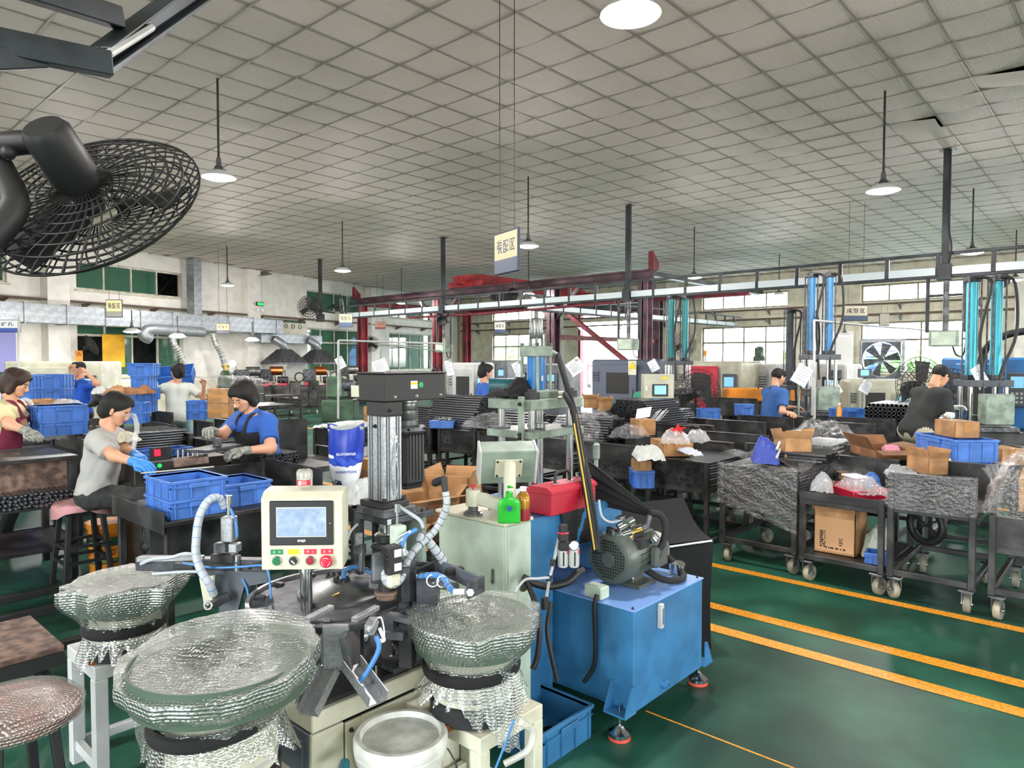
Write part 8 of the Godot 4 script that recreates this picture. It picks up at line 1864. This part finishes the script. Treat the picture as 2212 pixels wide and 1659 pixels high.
func skin_over(g: G,bones: Array,cell: float,k: float,cuts: Array = [],wob := 0.0) -> G:
	var lo := Vector3.ONE * 1e9
	var hi := -lo
	for b in bones:
		var r: float = maxf(b[2],b[3]) + cell * 2.5
		lo = lo.min(b[0] - Vector3.ONE * r).min(b[1] - Vector3.ONE * r); hi = hi.max(b[0] + Vector3.ONE * r).max(b[1] + Vector3.ONE * r)
	var n := Vector3i(((hi - lo) / cell).ceil()) + Vector3i.ONE * 2
	var sx := 1
	var sy := n.x
	var sz := n.x * n.y
	var D := PackedFloat32Array()
	D.resize(n.x * n.y * n.z); D.fill(1.0)
	for b in bones:
		var A: Vector3 = b[0]
		var B: Vector3 = b[1]
		var ra: float = b[2]
		var rb: float = b[3]
		var ab := B - A
		var l2 := maxf(ab.length_squared(),1e-9)
		var flat_: bool = b.size() > 4 and b[4]
		var dir := ab.normalized()
		var m := maxf(ra,rb) + k + cell * 2.2
		var i0 := Vector3i(((A.min(B) - Vector3.ONE * m - lo) / cell).floor()).clamp(Vector3i.ZERO,n - Vector3i.ONE)
		var i1 := Vector3i(((A.max(B) + Vector3.ONE * m - lo) / cell).ceil()).clamp(Vector3i.ZERO,n - Vector3i.ONE)
		for z in range(i0.z,i1.z + 1):
			for y in range(i0.y,i1.y + 1):
				var p := lo + Vector3(i0.x,y,z) * cell
				var id := i0.x + y * sy + z * sz
				for x in range(i0.x,i1.x + 1):
					var ap := p - A
					var t := clampf(ap.dot(ab) / l2,0.0,1.0)
					var d := (ap - ab * t).length() - lerpf(ra,rb,t)
					if flat_: d = maxf(d,(p - B).dot(dir))
					var o := D[id]
					var h := maxf(k - absf(o - d),0.0) / k
					D[id] = minf(o,d) - h * h * k * 0.25
					p.x += cell
					id += 1
	var cand := PackedInt32Array()
	var lim := cell * 1.9
	for i in D.size():
		if absf(D[i]) < lim or cuts.size() and D[i] < lim: cand.append(i)
	for c in cuts:
		for i in cand:
			var p := lo + Vector3(i % n.x,(i / sy) % n.y,i / sz) * cell
			D[i] = maxf(D[i],(p - c[0]).dot(c[1]))
	if wob > 0:
		for i in cand:
			var p := lo + Vector3(i % n.x,(i / sy) % n.y,i / sz) * cell
			D[i] += wob * (sin(p.y * 41.0 + p.x * 33.0 + sin(p.z * 27.0) * 2.0) + 0.6 * sin(p.x * 71.0 - p.y * 57.0 + p.z * 63.0))
	var P := {}
	var off := [0,sx,sy,sx + sy,sz,sx + sz,sy + sz,sx + sy + sz]
	var ed := [[0,1],[2,3],[4,5],[6,7],[0,2],[1,3],[4,6],[5,7],[0,4],[1,5],[2,6],[3,7]]
	var top := D.size() - sx - sy - sz - 1
	for i in cand:
		if i >= top: continue
		var neg := 0
		for o: int in off:
			if D[i + o] < 0: neg += 1
		if neg == 0 or neg == 8: continue
		var s := Vector3.ZERO
		var q := 0
		for e in ed:
			var a := D[i + off[e[0]]]
			var c := D[i + off[e[1]]]
			if (a < 0) != (c < 0):
				var t := a / (a - c)
				s += Vector3(e[0] & 1,(e[0] >> 1) & 1,e[0] >> 2).lerp(Vector3(e[1] & 1,(e[1] >> 1) & 1,e[1] >> 2),t)
				q += 1
		var gr := Vector3(D[i + sx] - D[i] + D[i + sx + sy + sz] - D[i + sy + sz],D[i + sy] - D[i] + D[i + sx + sy + sz] - D[i + sx + sz],D[i + sz] - D[i] + D[i + sx + sy + sz] - D[i + sx + sy])
		P[i] = [lo + (Vector3(i % n.x,(i / sy) % n.y,i / sz) + s / q) * cell,gr.normalized()]
	for i in P:
		for ax in [[sx,sy,sz],[sy,sz,sx],[sz,sx,sy]]:
			if (D[i] < 0) == (D[i + ax[0]] < 0): continue
			var w := [i,i - ax[1],i - ax[1] - ax[2],i - ax[2]]
			if not (P.has(w[1]) and P.has(w[2]) and P.has(w[3])): continue
			g.tri(P[w[0]][0],P[w[1]][0],P[w[2]][0],P[w[0]][1],P[w[1]][1],P[w[2]][1])
			g.tri(P[w[0]][0],P[w[2]][0],P[w[3]][0],P[w[0]][1],P[w[2]][1],P[w[3]][1])
	return g
func elbow(a: Vector3,b: Vector3,l1: float,l2: float,hint: Vector3) -> Vector3:
	var d := b - a
	var L := clampf(d.length(),0.05,(l1 + l2) * 0.999)
	var x := (l1 * l1 - l2 * l2 + L * L) / (2 * L)
	var h := sqrt(maxf(0.0,l1 * l1 - x * x))
	var u := d.normalized()
	var p := (hint - u * hint.dot(u)).normalized()
	return a + u * x + p * h
func hand(g: G,w: Vector3,dir: Vector3,nrm: Vector3,side: float,curl: float,cell: float,fat := 1.0) -> void:
	var y := dir.normalized()
	var z := (nrm - y * nrm.dot(y)).normalized()
	var x := y.cross(z) * side
	var T := func(v): return w + x * v.x + y * v.y + z * v.z
	var bo := [[T.call(V(0,-0.02,0)),T.call(V(0,0.02,0)),0.026,0.024]]
	for k in 4:
		var fx := (k - 1.5) * 0.0205
		bo.append([T.call(V(fx * 0.7,0.015,0)),T.call(V(fx,0.085 - 0.004 * absf(k - 1.4),0)),0.0155 * fat,0.0115 * fat])
	skin_over(g,bo,cell,0.012)
	for k in 4:
		var fx := (k - 1.5) * 0.0215
		var l: float = [0.034,0.04,0.037,0.028][k]
		var p: Vector3 = V(fx,0.08,0)
		var f := [[T.call(p - V(0,0.02,0)),T.call(p),0.0105 * fat,0.0098 * fat]]
		var a := 0.0
		for j in 3:
			a += curl * [0.7,0.9,0.6][j]
			var q: Vector3 = p + V(0,cos(a),sin(a)) * l * [1.0,0.72,0.6][j]
			f.append([T.call(p),T.call(q),0.0096 * fat,0.0088 * fat])
			p = q
		skin_over(g,f,cell,0.006)
	skin_over(g,[[T.call(V(0.022,0.01,0.004)),T.call(V(0.045,0.045,0.014)),0.015 * fat,0.0125 * fat],[T.call(V(0.045,0.045,0.014)),T.call(V(0.045 - 0.01 * curl,0.075,0.022 + 0.012 * curl)),0.0115 * fat,0.0095 * fat]],cell,0.008)
func person(label: String,c: Dictionary) -> void:
	var t := th("person",label,"person",c.pelvis * V(1,0,1))
	var S: float = c.get("s",1.0)
	var near: bool = c.get("near",false)
	var cell := 0.014 if near else 0.021
	var W: float = c.get("w",1.0)
	var yaw := deg_to_rad(c.yaw)
	var fw := V(sin(yaw),0,cos(yaw))
	var lf := Vector3.UP.cross(fw)
	var ln: float = deg_to_rad(c.get("lean",5.0))
	var up := Vector3.UP * cos(ln) + fw * sin(ln)
	var ft := fw * cos(ln) - Vector3.UP * sin(ln)
	var H: Vector3 = c.pelvis
	var N := H + up * 0.50 * S
	var hl := ln * 0.5 + deg_to_rad(c.get("nod",10.0))
	var hy := yaw + deg_to_rad(c.get("turn",0.0))
	var hf0 := V(sin(hy),0,cos(hy))
	var hu := Vector3.UP * cos(hl) + hf0 * sin(hl)
	var hf := hf0 * cos(hl) - Vector3.UP * sin(hl)
	var hx := hu.cross(hf)
	var HC := N + (up * 0.6 + hu * 0.4) * 0.06 * S + hu * 0.105 * S
	var Q := func(v): return HC + (hx * v.x + hu * v.y + hf * v.z) * S
	var spine := [[H + lf * 0.075 * W,H - lf * 0.075 * W,0.1 * W,0.1 * W],[H + up * 0.05,H + up * 0.2 * S,0.105 * W,0.098 * W]]
	for s: float in [-1.0,1.0]:
		spine.append([H + lf * s * 0.055 * W,H + up * 0.22 * S + lf * s * 0.055 * W,0.095 * W,0.088 * W])
		spine.append([H + up * 0.22 * S + lf * s * 0.05 * W,H + up * 0.40 * S + lf * s * 0.075 * W,0.088 * W,0.092 * W])
		spine.append([N - up * 0.06 * S + lf * s * 0.06,N - up * 0.075 * S + lf * s * 0.155 * W,0.055,0.055])
		if c.get("bust",false): spine.append([H + up * 0.345 * S + lf * s * 0.065 + ft * 0.05,H + up * 0.345 * S + lf * s * 0.06 + ft * 0.075,0.055,0.045])
	var arms := []
	var sleeves := []
	var legs := []
	var pants := []
	var gl := G.new()
	var skin := G.new()
	var gm: Material = c.get("gloves",null)
	for s: float in [-1.0,1.0]:
		var sh := N - up * 0.07 * S + lf * s * 0.175 * W
		var w: Vector3 = c.hl if s > 0 else c.hr
		w = sh + (w - sh).limit_length(0.515 * S)
		var el := elbow(sh,w,0.275 * S,0.245 * S,c.get("eh",Vector3.DOWN) + lf * s * 0.6 - fw * 0.35)
		arms.append([sh,el,0.047 * W,0.038 * W]); arms.append([el,w,0.038 * W,0.026])
		sleeves.append([N - up * 0.07 * S + lf * s * 0.12 * W,sh,0.06 * W,0.062 * W])
		sleeves.append([sh,sh.lerp(el,c.get("sleeve",0.72)),0.063 * W,0.068 * W,true])
		var pd := (w - el).normalized()
		hand(gl if gm else skin,w,pd,(Vector3.DOWN + fw * 0.2 - lf * s * 0.35),s,c.get("curl",0.5),0.005 if near else 0.009,1.25 if gm else 1.05)
		if gm: skin_over(gl,[[w - pd * 0.05,w + pd * 0.02,0.034,0.03]],0.008 if near else 0.012,0.01)
		var hj := H + lf * s * 0.085 * W - up * 0.02
		var foot: Vector3 = c.fl if s > 0 else c.fr
		var an := foot + V(0,0.08,0)
		an = hj + (an - hj).limit_length(0.83 * S)
		var kn := elbow(hj,an,0.425 * S,0.41 * S,fw)
		legs.append([hj,kn,0.078 * W,0.052]); legs.append([kn,an,0.053,0.034])
		pants.append([hj,kn,0.094 * W,0.072]); pants.append([kn,an - (an - kn).normalized() * 0.01,0.072,0.062,true])
		var sh_ := G.new()
		skin_over(sh_,[[an + V(0,-0.03,0) - fw * 0.03,foot + V(0,0.035,0) + fw * 0.15,0.042,0.034],[an,an + V(0,-0.05,0),0.045,0.045]],cell,0.02)
		pw("shoe",sh_,c.get("shoes",M.jet),t)
	skin_over(skin,spine + arms + legs + [[N - up * 0.04,HC - hu * 0.06 * S,0.05,0.047]],cell,0.035)
	var hc := 0.006 if near else 0.011
	var hb := [[Q.call(V(0,0.03,-0.03)),Q.call(V(0,0.032,0.012)),0.078,0.074],[Q.call(V(0,-0.02,0.035)),Q.call(V(0,-0.075,0.06)),0.055,0.028],[Q.call(V(0.03,-0.02,0.035)),Q.call(V(0.022,-0.06,0.045)),0.042,0.03],[Q.call(V(-0.03,-0.02,0.035)),Q.call(V(-0.022,-0.06,0.045)),0.042,0.03],[Q.call(V(0,-0.05,-0.03)),Q.call(V(0,-0.12,-0.02)),0.05,0.048]]
	skin_over(skin,hb,hc,0.025)
	skin_over(skin,[[Q.call(V(0,0.008,0.083)),Q.call(V(0,-0.026,0.1)),0.009,0.012],[Q.call(V(0.009,-0.03,0.09)),Q.call(V(-0.009,-0.03,0.09)),0.01,0.01]],hc * 0.7,0.012)
	for s: float in [-1.0,1.0]: skin_over(skin,[[Q.call(V(s * 0.077,0.015,-0.005)),Q.call(V(s * 0.079,-0.025,0.0)),0.016,0.011]],hc * 0.7,0.01)
	pw("body",skin,M.skin if not c.has("tone") else c.tone,t)
	for s: float in [-1.0,1.0]:
		pw("eye",G.new().ball(Q.call(V(s * 0.031,0.004,0.081)),V(0.012,0.006,0.006) * S,10,6,Basis(hx,hu,hf)),M.hair,t)
		pw("eyebrow",G.new().tube(spl([Q.call(V(s * 0.016,0.022,0.087)),Q.call(V(s * 0.034,0.027,0.083)),Q.call(V(s * 0.048,0.021,0.072))],3),0.0035,5),M.hair,t)
	pw("mouth",G.new().ball(Q.call(V(0,-0.058,0.084)),V(0.02,0.005,0.008) * S,12,6,Basis(hx,hu,hf)),M.lips if M.has("lips") else mt("lips",rgb8(168,92,86),0.5),t)
	var kind: String = c.get("hair","short")
	var vb := 0.088 if kind == "short" else 0.094
	var hr_ := [[Q.call(V(0,0.04,-0.035)),Q.call(V(0,0.05,0.015)),vb,vb - 0.006]]
	if kind != "short": hr_.append([Q.call(V(0,-0.02,-0.045)),Q.call(V(0,0.04,-0.04)),0.085,0.09])
	if kind == "bob":
		for s: float in [-1.0,1.0]: hr_.append([Q.call(V(s * 0.06,0.04,0.0)),Q.call(V(s * 0.066,-0.07,-0.005)),0.045,0.035])
		hr_.append([Q.call(V(0,0.0,-0.06)),Q.call(V(0,-0.07,-0.055)),0.075,0.06])
	var hg := G.new()
	var cut: Array = [[Q.call(V(0,0.052,0.068)),(hf * 0.82 - hu * 0.57).normalized()]] if kind != "bob" else [[Q.call(V(0,0.04,0.072)),(hf * 0.9 - hu * 0.43).normalized()]]
	if kind == "short": cut.append([Q.call(V(0,-0.03,-0.08)),-hu])
	skin_over(hg,hr_,hc,0.02,cut,0.002)
	if kind == "tail": skin_over(hg,[[Q.call(V(0,0.03,-0.12)),Q.call(V(0,0.01,-0.15)),0.028,0.036],[Q.call(V(0,0.01,-0.15)),Q.call(V(0,-0.06,-0.19)),0.036,0.014],[Q.call(V(0.02,0.02,-0.15)),Q.call(V(0.04,0.0,-0.2)),0.02,0.008]],hc,0.02,[],0.002)
	if kind == "bun": skin_over(hg,[[Q.call(V(0,0.09,-0.07)),Q.call(V(0,0.12,-0.08)),0.03,0.034]],hc,0.01,[],0.001)
	pw("hair",hg,c.get("hairm",M.hair),t)
	var top := []
	for b in spine: top.append([b[0],b[1],b[2] + 0.016,b[3] + 0.016])
	var sg := G.new()
	skin_over(sg,top + sleeves + [[H + up * 0.1,H - up * 0.06,0.118 * W,0.125 * W,true]],cell,0.035,[[N + up * 0.004 + ft * 0.02,(up * 0.9 + ft * 0.35).normalized()],[H - up * c.get("hem",0.09),-up]],0.0025 if near else 0.0)
	pw("shirt",sg,c.shirt,t)
	if c.get("collar",false): pw("collar",G.new().lathe([Vector2(0.075,-0.012),Vector2(0.07,0.012),Vector2(0.06,0.03),Vector2(0.056,0.03)],20,xf(N + ft * 0.008,along(up * 0.95 + ft * 0.3)),0.0,TAU),c.shirt,t)
	var pg := G.new()
	skin_over(pg,pants + [[H + lf * 0.075 * W,H - lf * 0.075 * W,0.112 * W,0.112 * W],[H,H + up * 0.08,0.11 * W,0.108 * W,true]],cell,0.04,[],0.003 if near else 0.0)
	pw("trousers",pg,c.pants,t)
	if gm: pw("gloves",gl,gm,t)
	if c.has("apron"):
		var ap := []
		for b in spine:
			if b[3] != 0.055: ap.append([b[0] + ft * 0.016,b[1] + ft * 0.016,b[2] + 0.024,b[3] + 0.024])
		var ag := G.new()
		for s: float in [-1.0,1.0]: ap.append([H + lf * s * 0.06 + ft * 0.03,H + lf * s * 0.07 - Vector3.UP * 0.38 + fw * 0.07,0.115 * W,0.12 * W,true])
		skin_over(ag,ap,cell,0.03,[[H + ft * 0.045,-ft],[N - up * 0.12,up]],0.002 if near else 0.0)
		pw("apron",ag,c.apron,t)
		for s: float in [-1.0,1.0]: pw("apron_strap",G.new().tube(spl([N - up * 0.13 + lf * s * 0.06 + ft * 0.16,N + up * 0.005 + lf * s * 0.075 + ft * 0.05,N - up * 0.06 + lf * s * 0.07 - ft * 0.11],5),0.014,6),c.apron,t)
	if c.get("glasses",false):
		var gg := G.new()
		for s: float in [-1.0,1.0]: gg.ring(Q.call(V(s * 0.034,0.002,0.1)),0.024,0.0022,hf,18,5).tube(pts([Q.call(V(s * 0.058,0.006,0.098)),Q.call(V(s * 0.082,0.012,0.0))]),0.0025,5)
		pw("glasses",gg.tube(pts([Q.call(V(-0.01,0.004,0.102)),Q.call(V(0.01,0.004,0.102))]),0.002,5),M.greylight,t)
		for s: float in [-1.0,1.0]: pw("lens",G.new().lathe([Vector2(0.023,0),Vector2(0,0.001)],16,xf(Q.call(V(s * 0.034,0.002,0.1)),along(hf))),M.glass,t)
	if c.has("mask"): pw("face_mask",G.new().ball(Q.call(V(0,-0.045,0.06)),V(0.052,0.045,0.045) * S,14,10,Basis(hx,hu,hf)),c.mask,t)
func people() -> void:
	var polo := mt("polo",rgb8(42,92,176),0.8)
	polo.rim_enabled = true; polo.rim = 0.2
	var dark := mt("darkcloth",rgb8(62,64,62),0.85,0,0.25,"blotch",6)
	var glove := mt("greyglove",rgb8(168,170,160),0.85,0,0.35,"blotch",10)
	person("woman in grey tee and dark trousers seated on the stool, hair tied back",{"pelvis": V(1.78,0.70,-5.86),"yaw": 52,"lean": 10,"nod": 24,"near": true,"bust": true,"s": 0.97,"w": 1.02,"hl": V(1.92,0.964,-5.296),"hr": V(1.854,0.967,-5.146),"fl": V(2.1,0.2,-5.72),"fr": V(2.05,0.2,-5.45),"hair": "tail","glasses": true,"gloves": mt("blueglove",rgb8(60,140,214),0.5),"shirt": mt("greytee",rgb8(176,176,172),0.85),"pants": dark,"curl": 0.7,"hem": 0.02})
	person("woman in blue polo and black printed apron working at the jig with grey gloves",{"pelvis": V(2.924,0.792,-5.446),"yaw": -84,"lean": 14,"nod": 26,"turn": 6,"near": true,"bust": true,"s": 0.97,"w": 1.12,"hl": V(2.534,1.011,-5.068),"hr": V(2.432,1.156,-5.337),"fl": V(3.239,0.0,-6.334),"fr": V(3.123,0.0,-6.333),"hair": "bob","gloves": glove,"shirt": polo,"pants": M.jet,"apron": mt("blackapron",rgb8(34,34,38),0.85),"collar": true,"curl": 0.9,"eh": V(0,-0.6,0)})
	person("woman seen from behind in pale tee and light blue jeans lifting the big crate",{"pelvis": V(4.33,0.86,-10.62),"yaw": 145,"lean": 2,"nod": 0,"turn": 40,"hl": V(4.41,1.36,-11.07),"hr": V(4.53,1.34,-10.19),"fl": V(4.35,0,-10.75),"fr": V(4.55,0,-10.55),"hair": "tail","shirt": mt("paletee",rgb8(196,202,192),0.85),"pants": mt("jeans",rgb8(140,172,184),0.85),"eh": V(0,-0.4,0),"bust": true,"shoes": M.greylight})
	person("man in royal blue polo raising both hands to his goggles before the cream machine",{"pelvis": V(3.58,0.86,-12.41),"yaw": -70,"lean": 2,"nod": 8,"s": 1.04,"w": 1.08,"hl": V(3.56,1.52,-12.09),"hr": V(3.40,1.55,-12.19),"fl": V(3.76,0.00,-12.97),"fr": V(3.66,0.00,-12.85),"glasses": true,"shirt": mt("royal",rgb8(36,92,200),0.8),"pants": M.jet,"curl": 1.0,"collar": true})
	person("woman in pale yellow tee and maroon apron cut by the picture's left edge",{"pelvis": V(1.504,0.849,-7.54),"yaw": 58,"lean": 12,"nod": 18,"near": true,"bust": true,"w": 1.12,"hl": V(1.637,1.075,-7.106),"hr": V(1.584,1.09,-6.793),"fl": V(1.553,0.0,-7.942),"fr": V(1.556,0.0,-7.696),"hair": "bob","hairm": mt("brownhair",rgb8(62,38,30),0.6,0,0.4,"fine",8),"gloves": glove,"shirt": mt("yellowtee",rgb8(214,206,160),0.85),"pants": M.jet,"apron": mt("maroon",rgb8(118,34,62),0.8),"curl": 0.4})
	person("masked woman in blue shirt with bun and black sleeves among the tube pyramids",{"pelvis": V(7.32,0.88,-7.23),"yaw": 60,"lean": 4,"nod": 12,"bust": true,"s": 0.97,"w": 0.95,"hl": V(7.41,1.16,-6.99),"hr": V(7.21,1.15,-6.77),"fl": V(7.35,0.00,-7.27),"fr": V(7.30,0.00,-7.14),"hair": "bun","shirt": polo,"pants": M.jet,"mask": mt("masks",rgb8(150,200,226),0.7),"gloves": M.darkcloth})
	person("man in green shirt bending behind the beige control box",{"pelvis": V(9.96,0.72,-6.25),"yaw": 62,"lean": 22,"nod": 25,"hl": V(10.06,0.89,-5.84),"hr": V(9.70,0.87,-5.64),"fl": V(10.61,0.00,-6.65),"fr": V(10.53,0.00,-6.48),"s": 0.94,"shirt": mt("greenshirt",rgb8(40,132,104),0.85),"pants": dark})
	person("man in blue polo reaching to the steel blue press",{"pelvis": V(9.79,0.82,-3.91),"yaw": 58,"lean": 9,"nod": 18,"s": 0.98,"w": 1.05,"hl": V(10.20,1.02,-3.75),"hr": V(9.47,0.99,-3.52),"fl": V(10.69,0.00,-4.23),"fr": V(10.44,0.00,-4.04),"shirt": mt("poloblue",rgb8(44,88,150),0.8),"pants": M.jet,"collar": true})
	person("man in black tee and khaki trousers leaning over thick tubes in white gloves",{"pelvis": V(9.03,0.90,-1.92),"yaw": 56,"lean": 26,"nod": 26,"s": 1.05,"w": 1.12,"hl": V(9.54,1.14,-1.66),"hr": V(8.83,1.10,-1.55),"fl": V(10.26,0.00,-2.13),"fr": V(10.03,0.00,-2.01),"shirt": mt("blacktee",rgb8(44,46,46),0.9),"pants": mt("khaki",rgb8(186,178,156),0.9),"gloves": mt("whiteglove",rgb8(214,216,214),0.8),"hem": 0.14,"curl": 0.6})
func _ready() -> void:
	rng.seed = 7
	camera_and_light()
	materials()
	setting()
	lamps()
	assembly_machine()
	feeders()
	power_pack()
	press()
	cream_cabinet()
	right_side()
	left_side()
	hung()
	ducts()
	back_machines()
	people()
